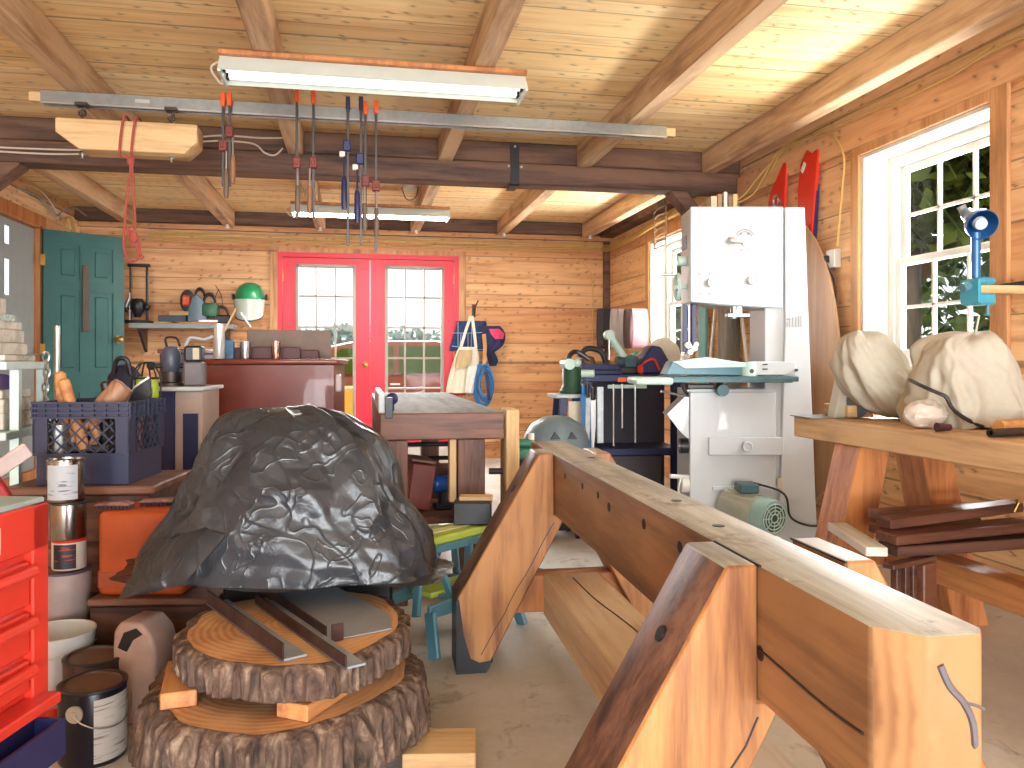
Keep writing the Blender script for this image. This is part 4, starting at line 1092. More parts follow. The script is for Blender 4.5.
# short steel pipe and chain hanging on the post
pc = Q(57, 345, 3.54)
tp_ = thing('steel_pipe', 'upright polished steel pipe rising past the end of the shelf', 'pipe', (pc.x, pc.y, 0))
b = MB(); b.lathe([(.009, 0), (.0125, 0), (.0125, 1.21), (.0105, 1.21), (.0105, 1.1), (.009, 1.1)], 24); b.build('tube', M['steel'], tp_)
b = MB(); b.lathe([(0, 0), (.06, 0), (.06, .012), (.02, .016), (.02, .04)], 24); b.build('floor_flange', M['dsteel'], tp_)
cn = thing('chain', 'bright steel chain hanging beside the pipe at the shelf end', 'chain', (sx1 + .03, 3.40, .72))
b = MB()
for i in range(12):
    zc = 1.07 - .72 - i * .03; rot = Matrix.Rotation(R(90 * (i % 2)), 3, 'Z') @ RX90
    b.torus((.0 + .003 * math.sin(i), 0, zc), .0165, .0042, rot, 14, 6, sx=.7, sy=1.25)
b.build('links', M['steel'], cn)
b = MB(); b.torus((-.035, .0, .36), .03, .003, Euler((0, 0, 0)).to_matrix(), 16, 6); b.build('hook_ring', M['steel'], cn)
# red wedge-ended clamp and dark bits under the shelf
q = thing('bar_clamp', 'red and white bar clamp sloping down beside the crate', 'clamp', Q(2, 470, 2.3))
a_, c_ = Q(-20, 482, 2.5), Q(28, 449, 2.62)
b = MB(); b.bar(Vector(), c_ - a_, .02, .05, bev=.004); b.build('bar', plain('pinkish_white_bar', rgb(222, 206, 204), .4), q)
b = MB(); b.prism([(-.01, -.02), (.05, .02), (.09, -.045), (.06, -.06), (.03, -.01)], -.015, .015, 'XZ', bev=.004); b.build('jaw', plain('crimson_jaw', rgb(170, 34, 44), .4), q)
b = MB(); b.cyl((-.03, -.02, -.06), (.02, -.02, -.06), .02); b.build('blue_pad', M['tealplastic'], q)
q.location = a_
# ================================================================== BACK LEFT
# wooden strip hung on the green door
dM = root_matrix(bpy.data.objects['door_3'])
sp_ = thing('wooden_strip', 'grey brown wooden strip hanging on the green door', 'strip', dM @ Vector((.34, -.024, 1.16)), ang)
b = MB(); b.box2((-.028, -.014, 0), (.028, -.001, .60), bev=.003); b.build('strip', wood('grey_brown_strip', rgb(112, 92, 80), rgb(80, 62, 54), 'Z', .7, 1.2, .1), sp_)
b = MB(); b.cyl((0, -.001, .585), (0, -.03, .585), .004, seg=8); b.build('nail', M['steel'], sp_)
# wall shelf
SZ = 1.43
l_, r_ = onY(128, 327, 8.3).x, onY(232, 327, 8.3).x
ws = thing('wall_shelf', 'grey wall shelf of power tools on the back wall by the green door', 'shelf', ((l_ + r_) / 2, YB, SZ))
b = MB(); b.box2((-(r_ - l_) / 2, -.34, -.05), ((r_ - l_) / 2, -.0, 0), bev=.004); b.build('shelf_board', M['grey'], ws)
for k in (-1, 1):
    b = MB(); b.prism([(0, -.05), (-.28, -.05), (-.28, -.07), (-.02, -.28), (0, -.28)], k * .4 - .012, k * .4 + .012, 'YZ'); b.build('bracket', M['dsteel'], ws)
def onshelf(px): return Vector((onY(px, 327, 8.42).x, 8.45, SZ + .001))
# plunge router stand at the shelf end
rt = thing('drill_stand', 'tall black two post drill stand on the wall shelf by the green door', 'drill stand', onshelf(136))
b = MB(); b.box2((-.13, -.1, 0), (.13, .1, .03), bev=.005); b.build('base', M['black'], rt)
for k in (-.06, .09):
    b = MB(); b.cyl((k, .02, .03), (k, .02, .58), .013, seg=12); b.build('post', M['dsteel'] if k < 0 else M['black'], rt)
b = MB(); b.box2((-.09, 0, .56), (.12, .04, .59), bev=.004); b.build('crosshead', M['black'], rt)
b = MB(); b.lathe([(0, .06), (.03, .06), (.045, .1), (.07, .14), (.07, .2), (.05, .24), (.0, .25)], 18, None, (.01, -.01, 0)); b.ball((.1, -.03, .16), .032); b.ball((-.09, -.03, .14), .032); b.build('motor_head', M['black'], rt)
b = MB(); b.tube([(-.06, -.02, .03), (-.06, -.03, .3)], .008, 8); b.cyl((-.1, -.04, .13), (-.06, -.04, .24), .02); b.build('depth_rod', M['steel'], rt)
# a blue sander tucked behind
b = MB(); b.ball((0, 0, .09), (.07, .06, .09)); b.box2((-.08, -.05, 0), (.08, .05, .05), bev=.01); b.tube([(-.02, 0, .15), (-.05, 0, .24), (-.07, 0, .22)], .02, 10)
tag(b.build('palm_sander', M['tealplastic'], None, Vector((onY(118, 327, 8.5).x, 8.46, SZ + .001))), 'teal blue palm sander half hidden by the green door edge', 'sander')
# boards and belts on the shelf
for (px, w_, h_, lab, mt) in ((168, .22, .014, 'short thin pale board lying flat on the wall shelf', M['palewood']), (196, .42, .016, 'long thin tan board along the front edge of the wall shelf', M['blockwood'])):
    p = onshelf(px); b = MB(); b.box2((-w_ / 2, -.04, 0), (w_ / 2, .04, h_), bev=.002); tag(b.build('thin_board', mt, None, (p.x, 8.36, SZ + .001)), lab, 'board')
def book(label, px, py0, w_, h_, mt, dy=0, rz=0, nm='sandpaper_pack', cat='sandpaper'):
    p = onshelf(px); b = MB(); b.box((0, 0, h_ / 2), (w_, .13, h_), bev=.004); return tag(b.build(nm, mt, None, (p.x, 8.47 + dy, SZ + .001 + py0), R(rz)), label, cat)
book('dark blue tool case lying flat at the middle of the wall shelf', 172, 0.02, .26, .06, plain('slate_case', rgb(44, 56, 72), .5), 0, 4, 'tool_case', 'case')
book('tan sandpaper pack tilted on the dark tool case', 180, .081, .19, .04, M['palewood'], 0, -10)
p = onshelf(185); t = thing('circular_saw', 'orange faced circular saw standing behind the sandpaper on the wall shelf', 'saw', (p.x, 8.55, SZ + .12))
b = MB(); b.lathe([(0, -.02), (.09, -.02), (.1, 0), (.1, .02), (.0, .03)], 24, RX90, (0, 0, .1)); b.build('blade_guard', M['black'], t)
b = MB(); b.box((0, -.05, .1), (.11, .06, .09), bev=.012); b.build('motor_cover', M['orange'], t)
b = MB(); b.box2((-.11, -.06, -.118), (.11, .03, -.1)); b.cyl((0, 0, -.1), (0, 0, .03), .03); b.build('sole_plate', M['dsteel'], t)
t = thing('belt_sander', 'grey belt sander with rounded teal hood near the middle of the wall shelf', 'sander', Vector((onshelf(197).x, 8.46, SZ + .018)))
b = MB(); b.prism([(-.09, 0), (.09, 0), (.1, .06), (.06, .14), (0, .18), (-.05, .15), (-.09, .06)], -.05, .05, 'XZ', bev=.012, seg=2); b.build('hood', plain('steel_blue_hood', rgb(112, 136, 150), .4), t)
b = MB(); b.torus((.02, 0, .17), .045, .012, RX90, 20, 8, 0, PI); b.build('handle', M['black'], t)
t = thing('jigsaw', 'green and black jigsaw with loop handle beside the belt sander', 'saw', Vector((onshelf(209).x, 8.44, SZ + .018)))
b = MB(); b.box2((-.07, -.04, .03), (.08, .04, .12), bev=.02, seg=2); b.build('body', plain('machine_green', rgb(50, 104, 78), .4), t)
b = MB(); b.torus((0, 0, .12), .055, .013, RX90, 22, 8, 0, PI); b.build('handle', M['black'], t)
b = MB(); b.box2((-.09, -.045, 0), (.09, .045, .012)); b.cyl((.06, 0, .012), (.06, 0, .04), .012); b.build('base_plate', M['steel'], t)
t = thing('power_planer', 'dark power planer with looping cords at the helmet end of the wall shelf', 'planer', Vector((onshelf(222).x, 8.45, SZ + .001)))
b = MB(); b.box2((-.1, -.04, 0), (.1, .04, .07), bev=.012); b.build('body', M['black'], t)
b = MB(); b.tube(catmull([(-.05, 0, .06), (-.04, 0, .13), (.04, 0, .12), (.08, 0, .05)], 5), .014, 10); b.build('handle', M['dsteel'], t)
b = MB(); b.tube(catmull([(-.06, 0, .1), (-.09, .02, .2), (-.05, .02, .27)], 6), .005, 6); b.tube(catmull([(0, .01, .12), (-.02, .03, .22), (-.09, .03, .3)], 6), .004, 6); b.build('cord', M['darkcord'], t)

for nm_, k_ in (('belt_sander', 1.55), ('jigsaw', 1.6), ('power_planer', 1.3), ('circular_saw', 1.15), ('palm_sander', 1.3)):
    bpy.data.objects[nm_].scale = (k_ * .62, k_ * .9, k_)
# green safety helmet with face shield on the wall
hp_ = onY(250, 305, 8.5)
hh = thing('safety_helmet', 'green forestry helmet with clear face shield hanging on the back wall', 'helmet', (hp_.x, 8.50, hp_.z - .22))
b = MB(); hz = .30
b.lathe([(.0, .15), (.05, .143), (.1, .115), (.135, .06), (.145, .0), (.15, -.012), (.138, -.01), (.0, .0)], 32, Euler((R(14), 0, 0)).to_matrix(), (0, 0, hz)); b.build('shell', plain('safety_green', rgb(32, 146, 92), .3, var=.05, coat=.3), hh)
b = MB(); b.torus((0, 0, hz - .01), .152, .01, Euler((R(14), 0, 0)).to_matrix(), 28, 8); b.build('band', M['black'], hh)
for s in (-1, 1):
    b = MB(); b.cyl((s * .15, -.0, hz + .0), (s * .172, -.0, hz + .0), .03, seg=14); b.build('pivot', M['black'], hh)
b = MB(); b.grid(lambda u, v: Vector((-.155 * math.cos(PI * u) * (1 - .12 * v), -.05 - .115 * math.sin(PI * u) * (1 - .25 * v * 0), hz - .03 - .22 * v * (.72 + .28 * math.sin(PI * u)))), 24, 10, thick=.003)
b.build('face_shield', plain('milky_visor', rgb(196, 204, 190), .2, var=.03), hh)
b = MB(); pts = [Vector((-.155 * math.cos(PI * u) * .88, -.05 - .115 * math.sin(PI * u), hz - .03 - .22 * (.72 + .28 * math.sin(PI * u)))) for u in [i / 20 for i in range(21)]]; b.tube(pts, .006, 6); b.build('shield_edge', M['black'], hh)

# big red-brown cabinet in the middle left
t0 = 4.6
cL, cR = Q(205, 358, t0), Q(336, 358, t0); CZ = EYE + (HOR - 359) / F * t0; mid = (cL + cR) / 2
cab_rz = -TH * .55
cb = thing('cabinet', 'big red brown varnished cabinet showing its plain back, beside the red doors', 'cabinet', (mid.x, mid.y + .02, 0), cab_rz)
w2 = (cR - cL).length / 2 - .015
b = MB(); b.box2((-w2, 0, 0.06), (w2, .48, CZ - .032), bev=.004); b.build('carcass', M['brown_red'], cb)
b = MB(); b.box2((-w2 + .03, -.006, .1), (w2 - .03, .001, CZ - .08)); b.build('back_panel', M['brown_red'], cb)
b = MB(); b.box2((-w2 - .02, -.025, CZ - .031), (w2 + .02, .5, CZ), bev=.01, seg=2); b.build('top_board', M['brown_red'], cb)
b = MB(); b.box2((-w2 + .01, .01, 0), (w2 - .01, .47, .06)); b.build('plinth', M['dkwood'], cb)
b = MB(); b.box2((w2, .06, .35), (w2 + .012, .09, .5)); b.box((w2 + .02, .03, CZ - .14), (.03, .05, .1), bev=.006); b.build('side_latch', plain('pale_latch', rgb(206, 190, 186), .4), cb)
M['plum'] = plain('plum_red_paint', rgb(88, 44, 42), .55, var=.12)
# long board and box standing on the cabinet
cMx = root_matrix(cb)
def oncab(px, dy, t=4.85): 
    p = Q(px, 350, t); return Vector((p.x, mid.y + dy, CZ + .001))
bl, br_ = Q(248, 330, 5.0), Q(331, 330, 5.0)
bd = MB(); bd.box2((bl.x, mid.y + .40, CZ + .001), (br_.x, mid.y + .425, EYE + (HOR - 330) / F * 5.0), bev=.003)
tag(bd.build('upright_panel', plain('taupe_panel', rgb(122, 98, 84), .55, var=.1)), 'taupe brown panel standing on edge on top of the red brown cabinet', 'panel')
b = MB(); p0, p1 = Q(231, 348, 4.8), Q(300, 348, 4.8); b.box2((p0.x, mid.y + .18, CZ + .001), (p1.x, mid.y + .23, CZ + .07), bev=.003)
tag(b.build('wooden_rail', M['plum']), 'dark red wooden rail lying on the cabinet top behind the metal cups', 'rail')
b = MB(); p0, p1 = Q(288, 350, 4.8), Q(318, 350, 4.8); b.box2((p0.x, mid.y + .25, CZ + .001), (p1.x, mid.y + .32, CZ + .055), bev=.004)
tag(b.build('small_box', M['plum']), 'small dark red box on the cabinet top under the taupe panel', 'box')
def cup(label, px, r, h, mt, dy=.08, z=0):
    p = Q(px, 350, 4.7); b = MB(); b.lathe([(0, 0), (r * .9, 0), (r, .01), (r, h), (r * .9, h), (r * .9, .02), (0, .02)], 24); return tag(b.build('metal_cup', mt, None, (p.x, mid.y + dy, CZ + .001 + z)), label, 'cup')
cup('tall white and steel canister on the cabinet corner', 223, .032, .20, plain('white_steel', rgb(214, 212, 210), .3, .5), .03)
cup('shiny steel cup in the middle of the cabinet top', 246, .03, .10, M['steel'], .10, 0)
cup('narrower copper tinted steel cup beside the shiny one', 276, .026, .105, plain('copper_tin', rgb(196, 150, 130), .25, 1), .09, 0)
b = MB(); b.bar((0, 0, 0), (.06, 0, .13), .016, .01, bev=.002); pp = Q(228, 355, 4.7); tag(b.build('paint_stick', M['palewood'], None, (pp.x, mid.y + .035, CZ + .16)), 'pale stir stick leaning out of the tall canister', 'stick')
b = MB(); b.box((0, 0, .055), (.07, .05, .11), bev=.004); tag(b.build('carton', plain('blue_white_carton', rgb(80, 130, 172), .5, var=.4, scale=14), None, (Q(234, 350, 4.9).x, mid.y + .12, CZ + .001)), 'blue and white carton behind the tall canister', 'carton')
pq = Q(240, 315, 5.0); b = MB(); b.bar((0, 0, 0), (.075, 0, -.16), .02, .006, bev=.002)
bq = Q(239, 312, 4.95); cq = Q(249, 327, 4.95)
b = MB(); b.bar((0, 0, 0), (cq.x - bq.x, 0, cq.z - bq.z - .0), .028, .012, bev=.003); tag(b.build('steel_rule', M['galv'], None, (bq.x, mid.y + .46, bq.z)), 'blue grey steel rule leaning on the taupe panel below the helmet', 'rule')

# dark side cabinet + white topped table with tools
dl, dr = Q(178, 350, 4.95), Q(205, 350, 4.95)
sc_ = thing('side_cabinet', 'dark purple brown narrow cabinet touching the red brown one', 'cabinet', ((dl.x + dr.x) / 2, mid.y + .28, 0))
hw = (dr.x - dl.x) / 2 + .04
b = MB(); b.box2((-hw, -.1, 0), (hw, .3, EYE + .05), bev=.004); b.build('carcass', plain('plum_brown', rgb(74, 42, 50), .4, var=.1), sc_)
b = MB(); b.box2((-hw - .01, -.112, EYE + .05), (hw + .01, .31, EYE + .075), bev=.004); b.build('top_board', plain('plum_top', rgb(92, 54, 60), .4), sc_)
tl, trr = Q(150, 387, 3.85), Q(203, 387, 3.85)
tz_ = EYE - 25 / F * 3.85
wt = thing('side_table', 'low table with white top and dark blue end beside the blue crate', 'table', ((tl.x + trr.x) / 2, tl.y + .02, 0), R(-4))
hw = (trr.x - tl.x) / 2
b = MB(); b.box2((-hw, -.05, tz_ - .02), (hw, .38, tz_), bev=.004); b.build('table_top', plain('white_top', rgb(214, 220, 222), .35), wt)
b = MB(); b.box2((-hw + .012, -.02, 0), (-hw + .11, .34, tz_ - .021), bev=.003); b.build('side_panel', M['navy'], wt)
b = MB(); b.box2((-hw + .111, -.01, 0.02), (hw - .012, .33, tz_ - .021), bev=.003); b.build('front_panel', plain('pale_lilac_panel', rgb(186, 164, 150), .5, var=.15, scale=3), wt)
b = MB(); b.box2((hw - .10, -.018, .1), (hw - .03, -.009, tz_ - .13)); b.build('dark_recess', M['navy'], wt)
wM = root_matrix(wt)
def onwt(px, dy): 
    p = Q(px, 380, 4.0); return Vector((p.x, tl.y + dy, tz_ + .001))
t = thing('router', 'grey plunge router with clear dust guard on the white topped table', 'router', onwt(170, .17))
b = MB(); b.lathe([(0, .07), (.035, .07), (.045, .1), (.045, .17), (.03, .195), (0, .2)], 20); b.build('motor', plain('charcoal', rgb(78, 82, 96), .4), t)
b = MB(); b.lathe([(0, 0), (.075, 0), (.075, .014), (.05, .02), (.05, .07), (.0, .07)], 24); b.build('base', M['dsteel'], t)
for s in (-1, 1):
    b = MB(); b.cyl((s * .04, 0, .1), (s * .085, 0, .1), .012); b.ball((s * .095, 0, .1), .022); b.build('side_knob', M['black'], t)
b = MB(); b.tube(catmull([(-.02, 0, .19), (-.03, .02, .24), (.02, .02, .24), (.04, 0, .2)], 6), .006, 6); b.build('cord', M['darkcord'], t)
t = thing('trouble_light', 'bright lime green work lamp with black cage between crate and router', 'lamp', onwt(141, .05) - Vector((0, 0, 0)))
t.location = Q(146, 402, 3.62); t.location.z = 0
LZ = EYE + (HOR - 400) / F * 3.62
b = MB(); b.lathe([(0, LZ), (.052, LZ), (.055, LZ + .02), (.05, LZ + .09), (.03, LZ + .105), (0, LZ + .105)], 24); b.build('lime_body', plain('hi_vis_lime', rgb(176, 206, 40), .4), t)
b = MB()
for k in range(6):
    a = k * PI / 3; b.tube(catmull([(.06 * math.cos(a), .06 * math.sin(a), LZ), (.062 * math.cos(a), .062 * math.sin(a), LZ + .1), (.03 * math.cos(a), .03 * math.sin(a), LZ + .16), (0, 0, LZ + .17)], 5), .004, 6)
b.torus((0, 0, LZ + .1), .062, .004); b.build('cage', M['black'], t)
b = MB(); b.cyl((0, 0, .0), (0, 0, LZ), .018); b.lathe([(0, 0), (.11, 0), (.11, .02), (.02, .03), (0, .03)], 24); b.build('stand', M['black'], t)
t = thing('battery_charger', 'grey charger with a beige slot plate beside the plum cabinet', 'charger', onwt(195, .12))
t.scale = (.85, .85, .8)
b = MB(); b.box2((-.055, -.06, 0), (.055, .06, .15), bev=.01); b.build('housing', plain('grey_lilac', rgb(112, 104, 108), .5), t)
b = MB(); b.box2((-.05, -.066, .15), (.05, .05, .25), bev=.012); b.build('black_top', M['black'], t)
b = MB(); b.box2((-.0, -.069, .165), (.035, -.066, .235)); b.build('slot_plate', plain('beige_plate', rgb(196, 180, 150), .5), t)
b = MB(); b.tube(catmull([(-.05, -.02, .25), (-.02, -.03, .30), (.05, -.02, .29), (.1, 0, .31)], 6), .01, 8); b.build('hose', plain('pale_hose', rgb(176, 178, 184), .5), t)
t = thing('duffel_bag', 'dark navy bag standing between the crate and the green door', 'bag', Vector((Q(125, 400, 4.2).x, Q(125, 400, 4.2).y, 0)))
b = MB()
b.lathe([(0, 0), (.09, 0), (.11, .1), (.115, .5), (.10, .85), (.08, .98), (.04, 1.03), (0, 1.04)], 28); b.build('bag_body', plain('navy_cloth', rgb(44, 42, 66), .7, var=.2), t)
b = MB(); b.tube(catmull([(-.04, -.06, .98), (-.02, -.07, 1.06), (.03, -.07, 1.06), (.045, -.06, .98)], 6), .012, 8); b.build('handle', M['black'], t)

# ================================================================== CEILING THINGS
def fixture(label, xa, xb, Y, on):
    t = thing('fluorescent_fixture', label, 'light fixture', ((xa + xb) / 2, Y, JB - .10)); L = (xb - xa) / 2
    b = MB(); b.box2((-L - .01, -.075, .078), (L + .01, .075, .0985), bev=.003); b.build('mounting_board', M['orangewood'], t)
    enam = plain('white_reflector_enamel', rgb(214, 224, 216), .3, var=.03)
    b = MB(); b.prism([(-.045, .077), (.045, .077), (.105, .0), (.10, -.002), (.042, .06), (-.042, .06), (-.10, -.002), (-.105, .0)], -L, L, 'YZ'); b.build('reflector', enam, t)
    for s in (-1, 1):
        b = MB(); b.prism([(-.046, .077), (.046, .077), (.107, -.002), (.107, -.012), (-.107, -.012), (-.107, -.002)], s * L - .006, s * L + .006, 'YZ'); b.build('end_cap', enam, t)
    for y in (-.045, .045):
        b = MB(); b.cyl((-L + .02, y, .022), (L - .02, y, .022), .017, seg=16); b.build('tube', on, t)
        for s in (-1, 1):
            b = MB(); b.box((s * (L - .015), y, .025), (.014, .03, .045), bev=.004); b.build('tube_socket', M['black'], t)
    b = MB(); b.tube(catmull([(-L + .02, .02, .09), (-L - .06, .06, .06), (-L - .02, .1, .0), (-L + .0, .12, .06), (-L + .2, .2, .11)], 6), .006, 6); b.build('cord', M['wcable'], t)
    return t
tubeon = emit('lit_tube', (1, .98, .94, 1), 2.5); tubedim = emit('dim_tube', (1, 1, .97, 1), .4); tubefar = emit('far_tube', (1, 1, .97, 1), 36)
fixture('long fluorescent fixture with pinkish board, in front of the clamp rail', -.60, .76, 3.74, tubedim)
fixture('farther fluorescent fixture, behind the dark girder', -.57, .77, 7.1, tubefar)
# two fixtures added out of view overhead, to brighten the front half
fixture('fluorescent fixture over the red tool chest end of the shop', -1.9, -.55, .9, tubeon)
fixture('fluorescent fixture over the near end of the plank bench', .9, 2.25, .9, tubeon)
# galvanised rail
rl = thing('clamp_rail', 'long galvanised steel rail under the joists, hung with bar clamps', 'rail', (.085, 4.42, 2.352))
b = MB(); b.prism([(-.025, .0), (-.025, .066), (.025, .066), (.025, .0), (.02, .0), (.02, .061), (-.02, .061), (-.02, .0)], -1.665, 1.665, 'YZ'); b.build('channel', M['galv'], rl)
b = MB(); b.prism([(-.031, -.0), (-.031, .008), (-.0255, .008), (-.0255, .0)], -1.665, 1.665, 'YZ'); b.build('front_lip', M['steel'], rl)
b = MB(); b.box2((-1.72, -.022, .012), (1.72, .018, .058), bev=.002); b.build('wood_insert', M['palewood'], rl)
b = MB(); b.box2((-1.22, -.0262, .03), (-1.15, -.025, .048)); b.build('maker_plate', plain('bare_plate', rgb(190, 186, 180), .4, .6), rl)
# bevelled block on hooks, rope loop
p0, p1 = onY(55, 121, 4.25), onY(197, 121, 4.25); bxm = (p0.x + p1.x) / 2; hwid = (p1.x - p0.x) / 2
hb = thing('hanging_block', 'long wooden block with sloped ends slung under the clamp rail', 'wood block', (bxm, 4.33, 2.095))
b = MB(); zz = .15
b.prism([(-hwid, zz), (hwid, zz), (hwid, .06), (hwid - .06, .0), (-hwid + .11, .0), (-hwid, .08)], -.08, .08, 'XZ', bev=.003); b.build('block', M['palewood'], hb)
for s in (-.23, .19):
    b = MB(); b.tube(catmull([(s, 0, .145), (s, 0, .20), (s + .012, 0, .235)], 4), .005, 8); b.torus((s, 0, .20), .016, .005, RX90, 16, 8); b.box((s, .0, .24), (.06, .05, .02), bev=.004); b.build('hook', M['dsteel'], hb)
    b = MB(); b.cyl((s, -.0, -.012), (s, -.0, .0), .016, seg=6); b.cyl((s, 0, -.026), (s, 0, -.012), .007); b.build('bolt_end', M['steel'], hb)
rp = onY(128, 140, 4.2)
ro = thing('rope', 'thin faded red rope slung over the hanging block and knotted in a loop', 'rope', (rp.x, rp.y, 1.63))
b = MB(); zt0 = 2.2585 - 1.63
yb_ = 4.33 - rp.y
def rv(px, py, y=0.0):
    q = onY(px, py, 4.205); return Vector((q.x - rp.x, y, q.z - 1.63))
s1 = catmull([(-.03, yb_ + .092, zt0 - .1), (-.03, yb_ + .02, zt0 + .004), (-.03, yb_ - .092, zt0 - .004), rv(118, 150, 0.03), rv(124, 157), rv(131, 163), rv(127, 200), rv(124, 240), rv(127, 258), rv(135, 261), rv(140, 250), rv(138, 238), rv(134, 233)], 7)
b.tube(s1, .0062, 8)
s2 = catmull([(.025, yb_ + .092, zt0 - .1), (.025, yb_ + .02, zt0 + .004), (.025, yb_ - .092, zt0 - .004), rv(130, 150, .03), rv(134, 158), rv(132, 163), rv(134, 190), rv(135, 230), rv(130, 235), rv(127, 228), rv(131, 232), rv(138, 250), rv(143, 258), rv(137, 258)], 7)
b.tube(s2, .0062, 8); b.build('cord', M['rope'], ro)
b = MB(); b.ball(rv(131, 162, .0), (.018, .016, .024)); b.build('knot', M['rope'], ro)
b = MB(); b.ball(rv(134, 237), (.02, .017, .034)); b.build('knot', M['rope'], ro)
# bar clamps
CL = 4.382
def clamp(label, px, top, bot, jaw, col, hcol, style='F', side=1, hy=None):
    a, c = onY(px, top, CL), onY(px, bot, CL); x0 = a.x
    t = thing('bar_clamp', label, 'clamp', (x0, CL - .012, c.z), 0, 'bar clamps on the rail')
    H = a.z - c.z; j = onY(px, jaw, CL).z - c.z
    b = MB(); b.box2((-.0065, -.005, 0), (.0065, .005, H - .02), bev=.001); b.build('bar', M['dsteel'], t)
    b = MB(); b.prism([(-.009, -.02), (.009, -.02), (.012, .0), (.011, .05), (-.011, .05), (-.012, 0)], -.02, .012, 'XZ', bev=.003, M=Matrix.Translation((0, 0, H - .045))); b.build('fixed_jaw', col, t)
    b = MB()
    if style == 'F':
        b.box((0, -.008, j), (.042, .034, .06), bev=.006); b.box((0, -.028, j), (.018, .01, .026), bev=.003)
        b.build('sliding_jaw', M['jawred'], t)
        b = MB(); b.cyl((side * .018, -.016, j - .03), (side * .018, -.016, j - .13), .006, seg=10); b.build('screw', M['steel'], t)
        b = MB(); b.lathe([(0, -.15), (.010, -.15), (.014, -.12), (.013, -.03), (.009, .0), (0, .0)], 14, None, (side * .018, -.016, j - .12)); b.build('handle', hcol, t)
    else:
        b.box((-.006, -.006, j), (.042, .03, .06), bev=.006); b.build('sliding_jaw', col, t)
        b = MB(); b.box((side * .03 * -1, -.008, j - .045), (.03, .02, .03), bev=.004); b.build('white_trigger', M['white'], t)
        b = MB(); b.cyl((-.02, -.012, j - .03), (-.02, -.012, j - .18), .005, seg=8); b.lathe([(0, -.17), (.012, -.17), (.016, -.14), (.015, -.02), (.01, 0), (0, 0)], 12, None, (-.02, -.012, j - .17)); b.build('handle', col, t)
    return t
M['jawred'] = plain('rust_red_jaw', rgb(120, 56, 46), .5, .2, .15)
hw_ = plain('worn_wood_handle', rgb(148, 100, 64), .5, var=.15); grh = plain('grey_brown_handle', rgb(112, 90, 74), .55, var=.1)
clamp('orange tipped clamp hanging nearest the sloped-end block', 223.5, 95, 187, 147, M['orange'], grh)
clamp('second clamp from the sloped-end block, with orange jaw and short wood handle', 230, 95, 187, 133, M['orange'], hw_, 'F', 1)
clamp('third clamp along the rail, first of the orange pair hanging over the far light', 297, 91, 219, 164, M['orange'], grh, 'F', .3)
clamp('fourth clamp along the rail, second of the orange pair over the far light', 313.5, 93, 219, 164, M['orange'], hw_, 'F', -1)
clamp('navy quick clamp with the higher jaw of the two navy ones', 348, 99, 246, 147, M['navy'], M['navy'], 'Q')
clamp('navy quick clamp with the lower jaw of the two navy ones', 361, 99, 245, 160, M['navy'], M['navy'], 'Q')
clamp('orange tipped clamp hanging tight beside the second navy clamp', 365.5, 104, 216, 182, M['orange'], grh, 'F', -.2)
clamp('last orange tipped clamp on the rail, with a long grey handle', 376, 103, 252, 187, M['orange'], grh, 'F', .1)
# steel strap hanger on the girder
g_ = onY(515, 165, 5.45)
st_ = thing('steel_hanger', 'black steel strap hanger bolted to the dark girder', 'hanger', (g_.x, 5.458, 2.275))
b = MB(); b.box2((-.03, -.008, .0), (.03, 0, .285), bev=.001); b.box2((-.03, -.008, .0), (.03, .175, .008)); b.build('strap', M['black'], st_)
for z, x in ((.27, 0), (.13, -.045), (.13, .045)):
    b = MB(); b.cyl((x, -.016, z), (x, 0, z), .009, seg=6); b.build('bolt', M['steel'], st_)
# white cup hook lamp holder on the ceiling behind the girder
k_ = onZ(410, 186, HC - .02)
lh = thing('lamp_holder', 'small white ceiling lamp holder with wire bail, behind the girder', 'lamp holder', (k_.x, k_.y, HC - .05))
b = MB(); b.lathe([(0, 0), (.06, 0), (.075, .049), (0, .049)], 24); b.build('base', M['white'], lh)
b = MB(); b.tube(catmull([(-.07, 0, .02), (-.04, 0, -.07), (.0, 0, -.09), (.05, 0, -.06), (.07, 0, .02)], 6), .004, 6); b.build('bail', M['dsteel'], lh)
# white ceramic standoffs under far joists
for i, x in enumerate(gx2[1:]):
    b = MB(); b.cyl((0, 0, 0), (0, 0, .03), .016, seg=12); b.cyl((0, 0, -.006), (0, 0, 0), .024, seg=12); o = b.build('cable_standoff', M['white'], None, (x, 8.35, JB - .0305)); tag(o, 'small white stand-off under the far end of a ceiling joist', 'stand-off', 'stand-offs under the far joists')

# ---- cables
def cable(name, label, pts, r, mat, n=8, group=None):
    b = MB(); b.tube(catmull(pts, n), r, 6); return tag(b.build(name, mat), label, 'cable', group)
rc = random.Random(4)
labs = ['uppermost yellow cable along the top of the back wall', 'second highest yellow cable on the back wall', 'middle yellow cable of the bundle over the red doors', 'lower yellow cable of the back wall bundle', 'lowest sagging yellow cable above the red doors']
for i, lb in enumerate(labs):
    z = 2.375 - i * .022; pts = []
    for k in range(13):
        x = -2.1 + k * .365; pts.append((x, YB - .022 - .016 * i, z + rc.uniform(-.012, .012) - (.02 if i == 4 and k % 2 else 0)))
    pts[-1] = (XR - .20, YB - .022 - .016 * i, z)
    # turn onto the right wall
    pts += [(XR - .05 - .016 * i, YB - .25 - .03 * i, 2.33 - i * .02), (XR - .03 - .016 * i, 7.6, 2.35 - i * .022), (XR - .03 - .016 * i, 7.0, 2.375 - i * .02), (XR - .03 - .016 * i, 6.4, 2.40 - i * .022), (XR - .04 - .016 * i, 5.75, 2.40 - i * .022)]
    cable('electrical_cable', lb, pts, .0062, M['cable'])
